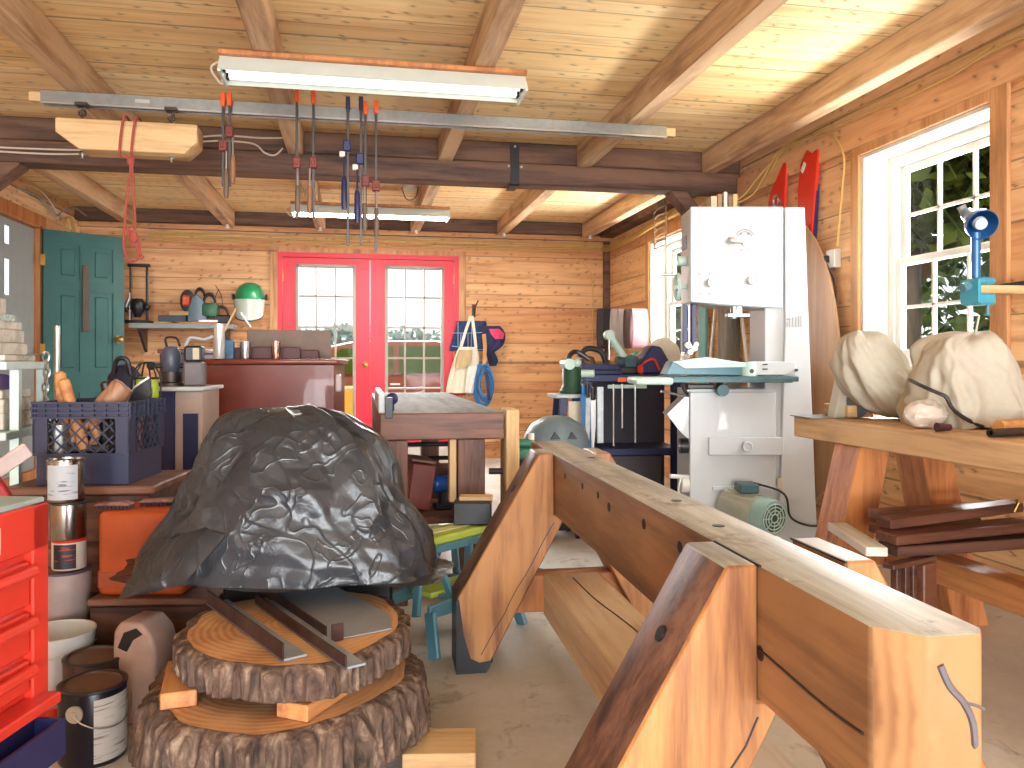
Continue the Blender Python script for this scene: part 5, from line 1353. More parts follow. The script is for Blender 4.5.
cable('grey_conduit', 'thin grey conduit running just above the yellow ones on the back wall', [(-2.1, YB - .03, 2.405), (0, YB - .03, 2.40), (2.5, YB - .03, 2.403), (XR - .1, YB - .03, 2.40)], .008, M['dsteel'])
cable('electrical_cable', 'pale cable looping down the back wall near the corner post', [(1.4, YB - .02, 2.28), (1.9, YB - .02, 2.255), (2.28, YB - .02, 2.24), (2.5, YB - .02, 2.10), (2.56, YB - .02, 1.9), (2.56, YB - .02, 1.3), (2.6, YB - .02, 1.15)], .0055, M['cable'])
# staples
sb = MB()
# right wall cables
for i, (lb, dz) in enumerate((('upper of two yellow cables along the top of the window wall', 0), ('lower of two yellow cables along the top of the window wall', -.035))):
    pts = []
    for (px, py) in ((1040, 19 + 14 * i), (1000, 40 + 6 * i), (950, 66 + 10 * i), (900, 91 + 9 * i), (850, 112 + 8 * i), (808, 133 + 5 * i), (780, 150 + 4 * i)): pts.append(onX(px, py, XR - .036 - .022 * i))
    pts += [onX(762 - 6 * i, 180, XR - .05 - .03 * i), onX(752 - 8 * i, 195, XR - .08 - .03 * i), onX(735 - 5 * i, 204, XR - .16 - .04 * i)]
    cable('electrical_cable', lb, pts, .0055, M['cable'])
pts = [onX(770, 172, XR - .03), onX(785, 148, XR - .038), onX(805, 139, XR - .038), onX(825, 134, XR - .038), onX(838, 142, XR - .038), onX(844, 160, XR - .038), onX(842, 190, XR - .038), onX(839, 225, XR - .038), onX(837, 246, XR - .038)]
cable('electrical_cable', 'yellow cable arching over and dropping to the outlet box', pts, .006, M['cable'])
# girder front cables
cable('electrical_cable', 'upper pale cable stapled along the dark girder', [onY(-10, 147, 5.45), onY(40, 149, 5.45), onY(90, 150, 5.45), onY(140, 148, 5.45), onY(210, 136, 5.45), onY(260, 138, 5.45), onY(283, 138, 5.45)], .006, M['wcable'])
cable('electrical_cable', 'lower pale cable drooping along the dark girder', [onY(-10, 151, 5.45), onY(50, 154, 5.45), onY(100, 154, 5.45), onY(150, 156, 5.45), onY(200, 142, 5.45), onY(250, 143, 5.45), onY(265, 153, 5.45), onY(275, 155, 5.45), onY(283, 148, 5.45)], .006, M['wcable'])
b = MB()
def coil(label, c, Rr, n, mat, X, r=.006):
    b = MB(); pts = []
    for k in range(n * 20 + 1):
        a = 2 * PI * k / 20; rr = Rr * (1 + .08 * math.sin(a * .37)); pts.append((X + .006 * (k / 20), c.y + rr * math.cos(a), c.z + rr * .8 * math.sin(a)))
    b.tube(pts, r, 6); return tag(b.build('cable_coil', mat), label, 'cable coil')
coil('coil of yellow cable hung above the green door', onX(69, 228, XL + .06), .12, 4, M['cable'], XL + .05)
cable('electrical_cable', 'pale cable running from the girder brace down to the yellow coil', [onX(24, 184, XL + .03), onX(40, 190, XL + .03), onX(52, 204, XL + .04), onX(58, 218, XL + .05)], .008, M['wcable'])
cable('electrical_cable', 'thick grey cable sweeping over the corner of the green door', [onX(18, 188, XL + .03), onX(40, 198, XL + .03), onX(56, 215, XL + .05), onX(62, 212, XL + .10), onX(75, 208, XL + .10), onX(95, 222, XL + .12), onX(112, 230, XL + .12)], .009, M['grey'])
# wire rack hung from the right wall cables
k0 = onX(660, 225, XR - .12)
wr = thing('wire_rack', 'small wire ladder rack hung near the ceiling by the bandsaw', 'rack', (k0.x, k0.y, onX(660, 247, XR - .12).z))
b = MB(); Hh = onX(660, 206, XR - .12).z - wr.location.z
ly, ry_ = .14, -.14
b.tube([(0, ly, 0), (0, ly, Hh)], .008, 6); b.tube([(0, ry_, 0), (0, ry_, Hh)], .008, 6)
for i in range(6): b.tube([(0, ly, .03 + i * Hh / 6.2), (-.03, 0, .04 + i * Hh / 6.2), (0, ry_, .05 + i * Hh / 6.2)], .007, 6)
b.tube([(0, ly, .0), (-.02, ry_ - .06, 0.0)], .006, 6); b.build('wire_frame', plain('tan_wire', rgb(150, 122, 92), .5, .3), wr)
b = MB()
for y in (ly, ry_): b.tube(catmull([(0, y, Hh), (.0, y, Hh + .03), (.02, y, Hh + .055), (.04, y, Hh + .04)], 5), .005, 6)
b.build('hook', M['dsteel'], wr)
# ================================================================== REAR WORKBENCH
wb = thing('workbench', 'dark brown heavy workbench seen end on, in front of the red doors', 'workbench', (.35, 4.6, 0))
x0, x1, y0, y1, zt2, th = -.268, .268, -1.16, 1.2, .83, .115
wtop = wood('grey_worn_bench_top', rgb(150, 144, 138), rgb(116, 108, 102), 'Y', .8, 1, .2)  # top face greyer than the brown sides
b = MB(); b.box2((x0, y0, zt2 - th), (x1, y1, zt2), bev=.005)
for f in b.bm.faces:
    if f.normal.z > .8: f.material_index = 1
b.build('bench_top', [M['midwood'], wtop], wb)
for (lx, ly) in ((x0 + .06, y0 + .08), (x1 - .14, y0 + .08), (x0 + .06, y1 - .2), (x1 - .14, y1 - .2)):
    b = MB(); b.box2((lx - .06, ly - .06, 0), (lx + .06, ly + .06, zt2 - th - .001), bev=.004); b.build('leg', M['midwoodz'], wb)
b = MB(); b.box2((x1 - .235, y0 + .03, .44), (x1 - .205, y0 + .10, zt2 - th - .001), bev=.002); b.build('pale_cleat', M['palewoodz'], wb)
b = MB(); b.box2((x0 + .02, y0 + .12, .33), (x1 - .08, y1 - .1, .36), bev=.003); b.build('lower_shelf', M['midwood'], wb)
b = MB(); b.box2((x0 + .12, y0 + .04, .255), (x1 - .2, y0 + .075, .328), bev=.003); b.build('front_rail', M['midwood'], wb)
# vise jaw: pale upright board on the right side with its screw
b = MB(); b.box2((x1 + .012, y0 + .02, .12), (x1 + .075, y0 + .17, zt2 + .012), bev=.012, seg=2); b.build('vise_jaw', M['palewoodz'], wb)
b = MB(); b.cyl((x1 - .05, y0 + .1, .56), (x1 + .09, y0 + .1, .56), .014); b.cyl((x1 + .085, y0 - .02, .56), (x1 + .085, y0 + .22, .56), .008); b.build('vise_screw', M['dsteel'], wb)
# planing stop / fence along the left
b = MB(); b.box2((x0 - .005, y0 + .02, zt2 + .001), (x0 + .022, y0 + .85, zt2 + .085), bev=.003); b.build('side_fence', plain('pale_blue_grey_fence', rgb(196, 200, 206), .4), wb)
b = MB(); b.box2((x0 + .022, y0 - .006, zt2 - .02), (x0 + .055, y0 + .012, zt2 + .07), bev=.002); b.build('fence_end', M['black'], wb)
for k in (.28, .58):
    b = MB(); b.cyl((x0 + .022, y0 + k, zt2 + .05), (x0 + .028, y0 + k, zt2 + .05), .02); b.build('fence_slot', M['black'], wb)
b = MB(); b.ball((x0 + .06, y0 + .2, zt2 + .055), .028); b.cyl((x0 + .06, y0 + .2, zt2), (x0 + .06, y0 + .2, zt2 + .05), .01); b.build('knob', M['navy'], wb)
wM = root_matrix(wb)
def wbp(x, y, z): return wM @ Vector((x, y, z))
t = thing('wooden_case', 'reddish brown leaning wooden case on the lower shelf of the workbench', 'case', wbp(-.085, y0 + .33, .363), R(6))
b = MB(); b.box((0, 0, .115), (.11, .2, .21), rot=(0, R(9), 0), bev=.006); b.build('case_body', M['brown_red'], t)
b = MB(); b.box((.012, 0, .232), (.114, .21, .014), rot=(0, R(9), 0), bev=.003); b.build('lid', M['midwood'], t)
t = thing('drill', 'blue cordless drill lying on the workbench lower shelf', 'drill', wbp(.06, y0 + .3, .361), R(10))
b = MB(); b.cyl((-.06, 0, .12), (.06, 0, .12), .038); b.ball((-.06, 0, .12), (.03, .038, .038)); b.build('motor_body', plain('deep_blue_plastic', rgb(28, 72, 136), .35), t)
b = MB(); b.box((-.03, 0, .055), (.04, .035, .09), bev=.01); b.box((-.03, 0, .017), (.09, .06, .034), bev=.008); b.build('grip_battery', M['black'], t)
b = MB(); b.cyl((.06, 0, .12), (.10, 0, .12), .022, .014); b.cyl((.10, 0, .12), (.15, 0, .12), .005); b.build('chuck', M['dsteel'], t)
t = thing('c_clamp', 'small dark steel clamp lying beside the blue drill', 'clamp', wbp(.115, y0 + .16, .362), 0)
b = MB(); b.torus((0, 0, .03), .035, .009, RX90, 20, 8, R(40), R(320)); b.cyl((.0, 0, .02), (.09, 0, .01), .006); b.build('frame', M['dsteel'], t)
t = thing('wood_tray', 'dark wooden tray on the lower shelf behind the leaning case', 'tray', wbp(.06, y0 + .72, .361))
b = MB(); b.box2((-.14, -.12, 0), (.14, .12, .15), bev=.004); b.build('tray_body', M['dkwood'], t)
b = MB(); b.box((.0, 0, .185), (.18, .1, .05), rot=(0, R(18), 0), bev=.004); tag(b.build('wood_offcut', M['palewood'], None, wbp(.05, y0 + .7, .545)), 'pale wood offcut tilted on the dark tray under the workbench', 'offcut')
for (yy, zz, lab) in ((.95, .60, 'upper black bar across behind the workbench legs'), (1.15, .5, 'lower black bar across behind the workbench legs')):
    b = MB(); b.cyl((-.1, 0, 0), (.24, 0, .0), .012, seg=10); b.cyl((-.1, 0, 0), (-.1, 0, -(zz - .361)), .01, seg=8); b.cyl((.24, 0, 0), (.24, 0, -(zz - .361)), .01, seg=8); p = wbp(-.05, y0 + yy, zz); tag(b.build('pipe_bracket', M['black'], None, p), lab, 'bracket')

# ---- lime topped folding stand
fs = thing('folding_stand', 'lime topped folding work stand with teal truss legs behind the trestle foot', 'folding stand', Q(462, 536, 3.05) * 1.0, R(0))
a_, c_ = Q(420, 541, 3.0), Q(476, 516, 3.24); fz = .40
fs.location = ((a_.x + c_.x) / 2, (a_.y + c_.y) / 2, 0); dd = c_ - a_; fa = math.atan2(dd.y, dd.x); fs.rotation_euler = (0, 0, fa); FL = .23
b = MB(); b.box2((-FL, -.075, fz - .03), (FL, .075, fz), bev=.006); b.build('top_plank', M['lime'], fs)
b = MB(); b.box2((-FL + .02, -.02, fz + .0005), (FL - .02, .025, fz + .004), bev=.001); b.build('grip_strip', plain('pale_lime_strip', rgb(226, 232, 180), .5), fs)
for s in (-1, 1):
    b = MB(); y = s * .07
    b.bar((-FL + .01, y, fz - .045), (FL - .01, y, fz - .045), .018, .03, bev=.003)
    for xx in (-.16, .10):
        b.bar((xx - .06, y, fz - .05), (xx - .13, y + s * .05, .15), .018, .035, bev=.004, up=(0, 1, 0)); b.bar((xx + .0, y, fz - .05), (xx + .07, y + s * .05, .15), .018, .035, bev=.004, up=(0, 1, 0))
    b.bar((-FL + .0, y + s * .05, .15), (FL - .0, y + s * .05, .15), .02, .05, bev=.004)
    for xx in (-.22, .22): b.bar((xx, y + s * .05, .15), (xx * 1.12, y + s * .1, .0), .02, .05, bev=.004, up=(0, 1, 0))
    b.build('leg_truss', M['tealplastic'], fs)
b = MB(); b.box2((-.15, -.055, .17), (.16, .055, .19), bev=.004); b.build('lower_tray', M['lime'], fs)
for xx in (-.1, .12):
    b = MB(); b.box2((xx - .015, -.12, .165), (xx + .015, .12, .18), bev=.003); b.build('cross_stretcher', M['tealplastic'], fs)
fM = root_matrix(fs)
t = thing('black_box', 'black block with a wooden top standing on the end of the lime stand', 'block', fM @ Vector((FL - .1, .0, fz + .005)), -TH)
b = MB(); b.box2((-.07, -.055, 0), (.08, .05, .088), bev=.004); b.build('block_body', M['black'], t)
b = MB(); b.box2((-.05, -.02, .089), (.085, .05, .105), bev=.003); b.build('wood_top', M['palewood'], t)

# ================================================================== APRONS, BAG, STRAP ON THE BACK WALL
hkp = onY(474, 306, YB - .03)
hk = thing('coat_hook', 'dark iron coat hook on the back wall holding the aprons', 'hook', (hkp.x, YB - .002, hkp.z - .1))
b = MB(); b.box2((-.02, -.008, -.02), (.02, 0, .12), bev=.002); b.tube(catmull([(0, -.01, .0), (0, -.06, .0), (.0, -.09, .04), (0, -.10, .09)], 6), .008, 8); b.tube(catmull([(.0, -.01, .08), (.02, -.05, .11), (.04, -.07, .16)], 5), .007, 8); b.build('hook', M['dsteel'], hk)
def W(px, py, off): 
    return onY(px, py, YB - off)
def sheetpx(rows, off, wav, n=14, seed=0, thick=.006):
    """cloth hung on the wall: rows of (py, left px, right px)"""
    pts = catmull([(r[0], r[1], r[2]) for r in rows], 6)
    def fn(u, v):
        i = v * (len(pts) - 1); k = int(min(i, len(pts) - 2)); f = i - k; A = pts[k].lerp(pts[k + 1], f)
        p = W(A.y + (A.z - A.y) * u, A.x, off); s = .4 + .6 * v
        p.y += -abs(wav) * s * (math.sin(u * 9 + seed + v * 1.5) + .5 * math.sin(u * 21 + seed * 2)) * .6 - .02 * math.sin(u * PI)
        return p
    b = MB(); b.grid(fn, 30, 26, thick=thick); return b
b = sheetpx([(345, 463, 497), (352, 458, 500), (372, 455, 497), (388, 452, 484), (395, 450, 476)], .075, .02, seed=3)
b.bm.free(); 
ap = thing('work_apron', 'blue denim work apron bunched on the coat hook', 'apron', W(465, 390, .06))
b = sheetpx([(321, 457, 486), (330, 455, 487), (345, 450, 488), (351, 449, 484)], .07, .018, seed=1); b.build('denim_bib', M['denim'], ap, world=True, sharp=0)
b = sheetpx([(326, 478, 500), (334, 480, 505), (345, 482, 503), (352, 484, 494)], .10, .016, seed=5); b.build('denim_fold', plain('navy_denim', rgb(40, 46, 84), .85, var=.2), ap, world=True, sharp=0)
b = sheetpx([(329, 489, 499), (334, 491, 504), (339, 495, 503)], .135, .008, seed=2); b.build('pink_lining', plain('pink_cloth', rgb(216, 66, 108), .8), ap, world=True, sharp=0)
b = MB()
for (xa, ya_, xb, yb_) in ((452, 333, 487, 332), (458, 322, 458, 347), (472, 323, 471, 350), (452, 346, 486, 350), (461, 334, 460, 346), (468, 334, 468, 347)):
    b.tube([W(xa, ya_, .105), W((xa + xb) / 2, (ya_ + yb_) / 2 + .6, .112), W(xb, yb_, .105)], .0045, 5)
b.build('pale_seams', plain('pale_stitching', rgb(150, 164, 190), .8), ap, world=True)
b = sheetpx([(352, 486, 494), (360, 488, 498), (366, 490, 496)], .09, .012, seed=9); b.build('denim_tie', plain('dark_denim_tie', rgb(34, 44, 74), .85), ap, world=True, sharp=0)
tt = thing('canvas_tote', 'cream canvas tote bag hanging below the denim apron', 'bag', W(465, 392, .12))
b = sheetpx([(347, 459, 476), (356, 455, 479), (372, 450, 478), (385, 447, 475), (393, 446, 474)], .13, .02, seed=4); b.build('bag_body', M['cream'], tt, world=True, sharp=0)
b = sheetpx([(350, 459, 472), (360, 456, 471), (368, 455, 467)], .165, .006, seed=6); b.build('tan_pocket', plain('tan_canvas', rgb(190, 166, 122), .85), tt, world=True, sharp=0)
b = MB()
for pts in ([(471, 316), (466, 330), (461, 347)], [(472, 316), (474, 330), (476, 348)]):
    P_ = catmull([W(x, y, .145) for x, y in pts], 6); 
    for A, B in zip(P_[:-1], P_[1:]): b.bar(A, B, .03, .004, up=(0, 1, 0))
b.build('strap', M['cream'], tt, world=True)
b = sheetpx([(384, 447, 456), (390, 446, 462), (395, 448, 466)], .10, .012, seed=11); b.build('red_lining', plain('dull_red_cloth', rgb(178, 52, 62), .85), tt, world=True, sharp=0)
b = sheetpx([(366, 468, 478), (380, 466, 477), (393, 465, 474)], .17, .012, seed=8); b.build('white_tie_cloth', plain('white_cotton', rgb(232, 226, 216), .85), tt, world=True, sharp=0)
sp2 = thing('webbing_strap', 'loop of bright blue webbing hanging beside the cream tote', 'strap', W(485, 404, .12))
b = MB()
for (dx, rr, off) in ((0, 1, .19), (2, .8, .21), (-1, 1.1, .17), (1, .65, .225)):
    pts = [W(484 + dx + 8.5 * rr * math.cos(a), 385 + 20 * rr * math.sin(a), off) for a in [2 * PI * k / 20 for k in range(20)]]
    b.tube(pts, .016, 6, closed=True)
b.build('blue_webbing', M['bluestrap'], sp2, world=True)
b = MB(); P_ = [W(484, 334, .18), W(485, 347, .185), W(484, 365, .19)]
for A, B in zip(P_[:-1], P_[1:]): b.bar(A, B, .04, .006, up=(0, 1, 0))
b.build('tan_strap', plain('tan_leather', rgb(196, 140, 80), .6), sp2, world=True)
b = MB(); P_ = [W(486, 372, .245), W(488, 388, .245), W(489, 400, .24)]
for A, B in zip(P_[:-1], P_[1:]): b.bar(A, B, .03, .006, up=(0, 1, 0))
b.build('dark_strap', M['navy'], sp2, world=True)

# ---- sanding belts hung on the right wall in the corner
bx_ = [(607, 'dark grey', rgb(78, 74, 78)), (614, 'charcoal', rgb(60, 58, 64)), (621, 'white', rgb(196, 192, 188)), (628, 'pale grey', rgb(196, 190, 192)), (635, 'brown grey', rgb(110, 92, 92)), (642, 'dusty pink', rgb(150, 110, 112))]
for i, (px, cn_, c_) in enumerate(bx_):
    a_ = onX(px - 3 + 2, 309, XR - .09); z1_ = a_.z; z0_ = onX(px, 348, XR - .09).z
    Y = a_.y; Hh = z1_ - z0_
    t = thing('sanding_belt', cn_ + ' sanding belt in the row hung in the back right corner', 'sanding belt', (XR - .11, Y, z0_), 0, 'sanding belts in the corner')
    b = MB(); P_ = [Vector((0, .05 * math.sin(2 * PI * k / 28), Hh / 2 + Hh / 2 * math.cos(2 * PI * k / 28))) for k in range(28)]
    for k in range(28): b.bar(P_[k], P_[(k + 1) % 28] + (P_[(k + 1) % 28] - P_[k]) * .03, .15, .006, up=(0, P_[k].y * 8 + (.001 if True else 0), (P_[k].z - Hh / 2)))
    b.build('belt', plain('belt_' + cn_.replace(' ', '_'), c_, .8), t)
    b = MB(); b.cyl((-.02, 0, Hh - .012), (.108, 0, Hh - .012), .006, seg=8); b.build('peg', M['dkwood'], t)

# ================================================================== BLACK TOOL STAND AT THE BACK
bs0, bs1 = Q(589, 380, 5.3), Q(692, 380, 5.3); bz = .965
ts = thing('tool_stand', 'black steel tool stand crowded with machines, beside the bandsaw', 'tool stand', ((bs0.x + bs1.x) / 2, bs0.y + .12, 0), -TH * .5)
hw = (bs1 - bs0).length / 2
black2 = plain('blue_black_steel', rgb(34, 38, 76), .45, .3, .1)
for z in (.12, .46, bz - .0):
    b = MB(); b.box2((-hw, -.02, z - .05), (hw, .42, z), bev=.004); b.build('shelf', black2, ts)
for sx_ in (-1, 1):
    for yy in (.0, .4):
        b = MB(); b.box2((sx_ * (hw - .03) - .03, yy - .02, 0), (sx_ * (hw - .03) + .03, yy + .025, bz - .051)); b.build('upright', black2, ts)
b = MB(); b.box2((-hw + .02, .36, .13), (hw - .02, .38, bz - .06)); b.build('back_panel', plain('dark_panel', rgb(38, 34, 52), .5), ts)
b = MB(); b.box2((-hw + .13, .0, .20), (hw - .13, .3, .41), bev=.006); b.build('lower_drawer', plain('dark_brown_drawer', rgb(58, 48, 54), .45), ts)
tM = root_matrix(ts)
def onts(x, y, z=bz): return tM @ Vector((x, y, z + .001))
# chrome uprights/tubes hanging
b = MB()
for (x, zl) in ((-.13, .48), (-.07, .60), (.02, .50)): b.cyl((x, -.03, zl), (x, -.03, .90), .008, seg=10)
b.build('hanging_rods', M['steel'], ts)
b = MB(); b.box2((-.17, -.035, .87), (.10, -.02, .895), bev=.004); b.build('rod_rack', M['mint'], ts)
b = MB(); b.box2((-.24, -.028, .50), (-.2, .0, .88)); b.build('perforated_strip', M['galv'], ts)
b = MB(); b.box2((-.10, -.028, .915), (-.04, -.021, .945)); b.build('orange_tag', M['orange'], ts)
def bt_(nm, lab, cat, loc, parts, rz=0):
    t = thing(nm, lab, cat, loc, rz)
    for (pn, mb, m) in parts: mb.build(pn, m, t)
    return t
a = MB(); a.box2((-.12, -.08, 0), (.12, .08, .05), bev=.008); c = MB(); c.cyl((-.09, 0, .08), (.09, 0, .08), .045); c.cyl((.0, -.06, .085), (0, .06, .085), .05)
d = MB(); d.bar((-.02, 0, .1), (-.14, 0, .27), .045, .05, bev=.012); d.cyl((-.145, -.03, .275), (-.145, .03, .275), .035); e_ = MB(); e_.cyl((-.15, -.02, .1), (-.15, -.02, .26), .008); e_.tube(catmull([(.05, 0, .12), (.12, 0, .16), (.10, 0, .06)], 6), .01, 8)
bt_('chop_grinder', 'pale mint chop grinder with arm raised, on top of the tool stand', 'grinder', onts(.03, .2), [('base', a, M['dsteel']), ('motor', c, M['teal']), ('arm', d, M['mint']), ('rod', e_, M['steel'])], 0)
a = MB(); a.box2((-.15, -.12, 0), (.15, .12, .03), bev=.004); a.prism([(-.15, .03), (.15, .03), (.13, .065), (-.11, .075)], -.11, .11, 'XZ', bev=.004)
bt_('tool_case', 'dark navy open tool case on the tool stand in front of the hose', 'case', onts(-.235, .05), [('case_body', a, M['navy'])])
a = MB(); a.lathe([(0, 0), (.06, 0), (.07, .05), (.05, .12), (0, .13)], 18); c = MB(); c.tube(catmull([(-.06, 0, .12), (.0, 0, .18), (.1, 0, .16), (.14, 0, .08)], 6), .02, 10)
bt_('dust_hose', 'black hose with a brown fitting at the back of the tool stand', 'hose', onts(-.25, .30), [('fitting', a, M['midwood']), ('hose', c, M['black'])])
a = MB(); a.prism([(-.1, 0), (.12, 0), (.13, .06), (.05, .19), (-.02, .2), (-.1, .08)], -.07, .07, 'XZ', bev=.012); c = MB(); c.box2((-.115, -.078, .0), (-.075, -.03, .06), bev=.01); d = MB(); d.tube(catmull([(-.1, -.05, .05), (-.06, -.08, .09), (-.01, -.085, .10), (.03, -.08, .03)], 6), .009, 8)
bt_('grinder', 'dark navy bench machine with red parts beside the mint grinder', 'grinder', onts(.17, .12), [('housing', a, M['navy']), ('red_guard', c, M['skired']), ('red_cord', d, M['skired'])])
a = MB(); a.box2((-.05, -.05, 0), (.05, .05, .16), bev=.012)
tag(a.build('green_box', plain('mid_green_box', rgb(86, 150, 106), .5), None, onts(.13, .30)), 'small green box behind the dark navy machine on the tool stand', 'box')
a = MB(); a.cyl((0, -.01, .13), (0, .01, .13), .13, seg=30); c = MB(); c.box2((-.06, -.04, 0), (.06, .04, .05), bev=.008)
bt_('disc_sander', 'pale round sanding disc standing at the back of the tool stand', 'sander', onts(.31, .30), [('disc', a, M['cream']), ('foot', c, M['grey'])])
a = MB(); a.cyl((-.09, 0, .045), (.09, 0, .045), .045); a.cyl((.09, 0, .045), (.12, 0, .045), .02)
tag(a.build('small_motor', M['tealplastic'], None, onts(.33, .10)), 'teal blue small motor lying near the bandsaw table on the stand', 'motor')
# polisher + green can on a small side stool left
st2 = Q(575, 390, 5.1)
t = thing('step_stool', 'small blue legged stool under the green machine, beside the tool stand', 'stool', (st2.x, st2.y + .1, 0))
b = MB(); b.box2((-.13, -.12, .82), (.13, .12, .845), bev=.004); b.build('stool_top', plain('pale_grey_top', rgb(186, 196, 196), .4), t)
for sx_ in (-1, 1):
    for sy_ in (-1, 1):
        b = MB(); b.bar((sx_ * .07, sy_ * .08, .82), (sx_ * .13, sy_ * .12, 0), .05, .02, bev=.003, up=(0, 1, 0)); b.build('leg', M['navy'] if sx_ < 0 else plain('bright_blue_leg', rgb(36, 108, 176), .4), t)
b = MB(); b.box2((-.05, -.13, .5), (.06, -.115, .8), bev=.003); b.build('hanging_card', M['cream'], t)
t = thing('bench_grinder', 'green bench machine with pale knobs on the blue legged stool', 'grinder', (st2.x, st2.y + .08, .846))
b = MB(); b.lathe([(0, 0), (.075, 0), (.08, .02), (.06, .05), (.06, .16), (.04, .19), (0, .2)], 20); b.build('green_body', plain('forest_green', rgb(40, 78, 58), .5), t)
b = MB(); b.cyl((-.03, -.07, .19), (-.03, .07, .19), .035); b.cyl((.05, -.05, .13), (.13, -.08, .13), .025); b.ball((.02, -.06, .2), .028); b.build('knobs', M['mint'], t)
b = MB(); b.tube(catmull([(-.02, 0, .2), (-.01, 0, .25), (.04, .02, .27), (.12, 0, .22)], 6), .016, 8); b.build('black_hose', M['black'], t)
# hand tools hanging off the left end of the stand
for i, (px, py0, py1, mt, lab) in enumerate(((583, 386, 445, M['bluestrap'], 'blue handled saw hanging at the stool end of the tool stand'), (587.5, 384, 470, M['galv'], 'longest grey steel tool hanging beside the blue handled saw'), (593, 388, 465, M['steel'], 'slim bright steel tool hanging against the tool stand upright'))):
    p = Q(px, py1, 4.98 + .02 * i); q_ = Q(px, py0, 4.98 + .02 * i); L_ = q_.z - p.z
    t = thing('hanging_tool', lab, 'hand tool', (p.x, p.y, p.z))
    b = MB(); b.prism([(-.004, 0), (.016, L_ * .5), (.018, L_ * .85), (-.016, L_ * .85), (-.014, L_ * .5)], -.004, .004, 'XZ'); b.build('blade', mt, t)
    b = MB(); b.tube([(0, 0, L_ * .84), (0, 0, L_)], .014, 8); b.build('grip', M['black'] if i else mt, t)
    b = MB(); b.tube([(0, 0, L_), (0, .06, L_ + .02), (0.03, .12, L_ + .02)], .004, 6); b.build('hook', M['steel'], t)
# shop vacuum
sv = Q(556, 430, 4.85)
t = thing('shop_vacuum', 'grey domed shop vacuum behind the far end of the trestle beam', 'vacuum', (sv.x, sv.y, 0), R(0))
b = MB(); b.lathe([(0, .06), (.15, .06), (.17, .12), (.17, .5), (.0, .5)], 32); b.build('drum', M['black'], t)
b = MB(); b.lathe([(.205, .50), (.205, .55), (.19, .615), (.15, .675), (.08, .718), (0, .728)], 32); b.build('dome_lid', plain('grey_blue_lid', rgb(122, 142, 150), .4), t)
for s in (-.05, .05):
    b = MB(); b.prism([(s - .03, .60), (s + .03, .60), (s, .64)], -.198, -.15, 'XZ'); b.build('air_vent', M['black'], t)
for k in range(4):
    a = PI / 4 + k * PI / 2; b = MB(); b.cyl((.15 * math.cos(a) - .012, .15 * math.sin(a), .03), (.15 * math.cos(a) + .012, .15 * math.sin(a), .03), .03); b.build('caster', M['black'], t)
t = thing('carver_vise', 'little green cast vise at the far end of the trestle beam', 'vise', Q(520, 447, 3.36) * 1.0)
p = Q(521, 452, 3.9); t.location = (p.x, p.y, 0)
b = MB(); zz = p.z; b.box2((-.05, -.05, zz - .03), (.05, .05, zz + .02), bev=.008); b.cyl((-.06, 0, zz + .04), (.06, 0, zz + .04), .025); b.build('vise_body', plain('cast_green', rgb(44, 120, 92), .4), t)
b = MB(); b.cyl((.05, 0, zz + .05), (.05, 0, zz + .09), .016); b.build('pale_knob', M['cream'], t)
b = MB(); b.cyl((0, 0, 0), (0, 0, zz - .03), .03); b.lathe([(0, 0), (.14, 0), (.14, .02), (0, .03)], 20); b.build('pedestal', M['black'], t)

# ================================================================== BANDSAW
TS = 4.37; U = TS / F
bo = Q(740, 362, TS); bw = thing('bandsaw', 'tall white enamelled bandsaw with teal grey table, by the far window', 'bandsaw', (bo.x, bo.y, 0), -TH)
X_ = lambda px: (px - 740) * U
Z_ = lambda py: EYE + (362 - py) * U
S = M['saw']
def pb(x0, x1, y0, y1, z0, z1, bev=.004): b = MB(); b.box2((x0, y0, z0), (x1, y1, z1), bev=bev); return b
b = MB(); b.prism([(X_(691), Z_(207)), (X_(784), Z_(207)), (X_(784), Z_(309)), (X_(720), Z_(305)), (X_(691), Z_(302))], .02, .26, 'XZ', bev=.006); b.build('upper_wheel_box', S, bw)
b = MB(); b.prism([(X_(690.5), Z_(206.5)), (X_(783.5), Z_(206.5)), (X_(783.5), Z_(308.5)), (X_(720), Z_(304.5)), (X_(690.5), Z_(302))], 0, .0185, 'XZ', bev=.005); b.build('upper_door', S, bw)
b = MB(); b.prism([(X_(785), Z_(207)), (X_(805), Z_(207)), (X_(808), Z_(300)), (X_(818), 0.0), (X_(778), 0.0), (X_(785), Z_(330))], .0, .30, 'XZ', bev=.005); b.build('column', S, bw)
b = pb(X_(766), X_(790), .022, .30, .062, Z_(307)); b.build('inner_column', S, bw)
b = pb(X_(690), X_(777), .02, .34, .06, Z_(389)); b.build('lower_wheel_box', S, bw)
b = MB(); b.box2((X_(690), -.0, .1), (X_(776), .0185, Z_(392)), bev=.004); b.build('lower_door', S, bw)
b = MB(); b.box2((X_(708), -.02, Z_(455)), (X_(783), -.001, Z_(437)), bev=.004); b.build('door_rail', S, bw)
b = MB(); b.box2((X_(712), -.012, Z_(490)), (X_(776), -.001, Z_(486)), bev=.002); b.build('door_lip', S, bw)
b = pb(X_(686), X_(820), -.02, .4, 0, .06); b.build('base', S, bw)
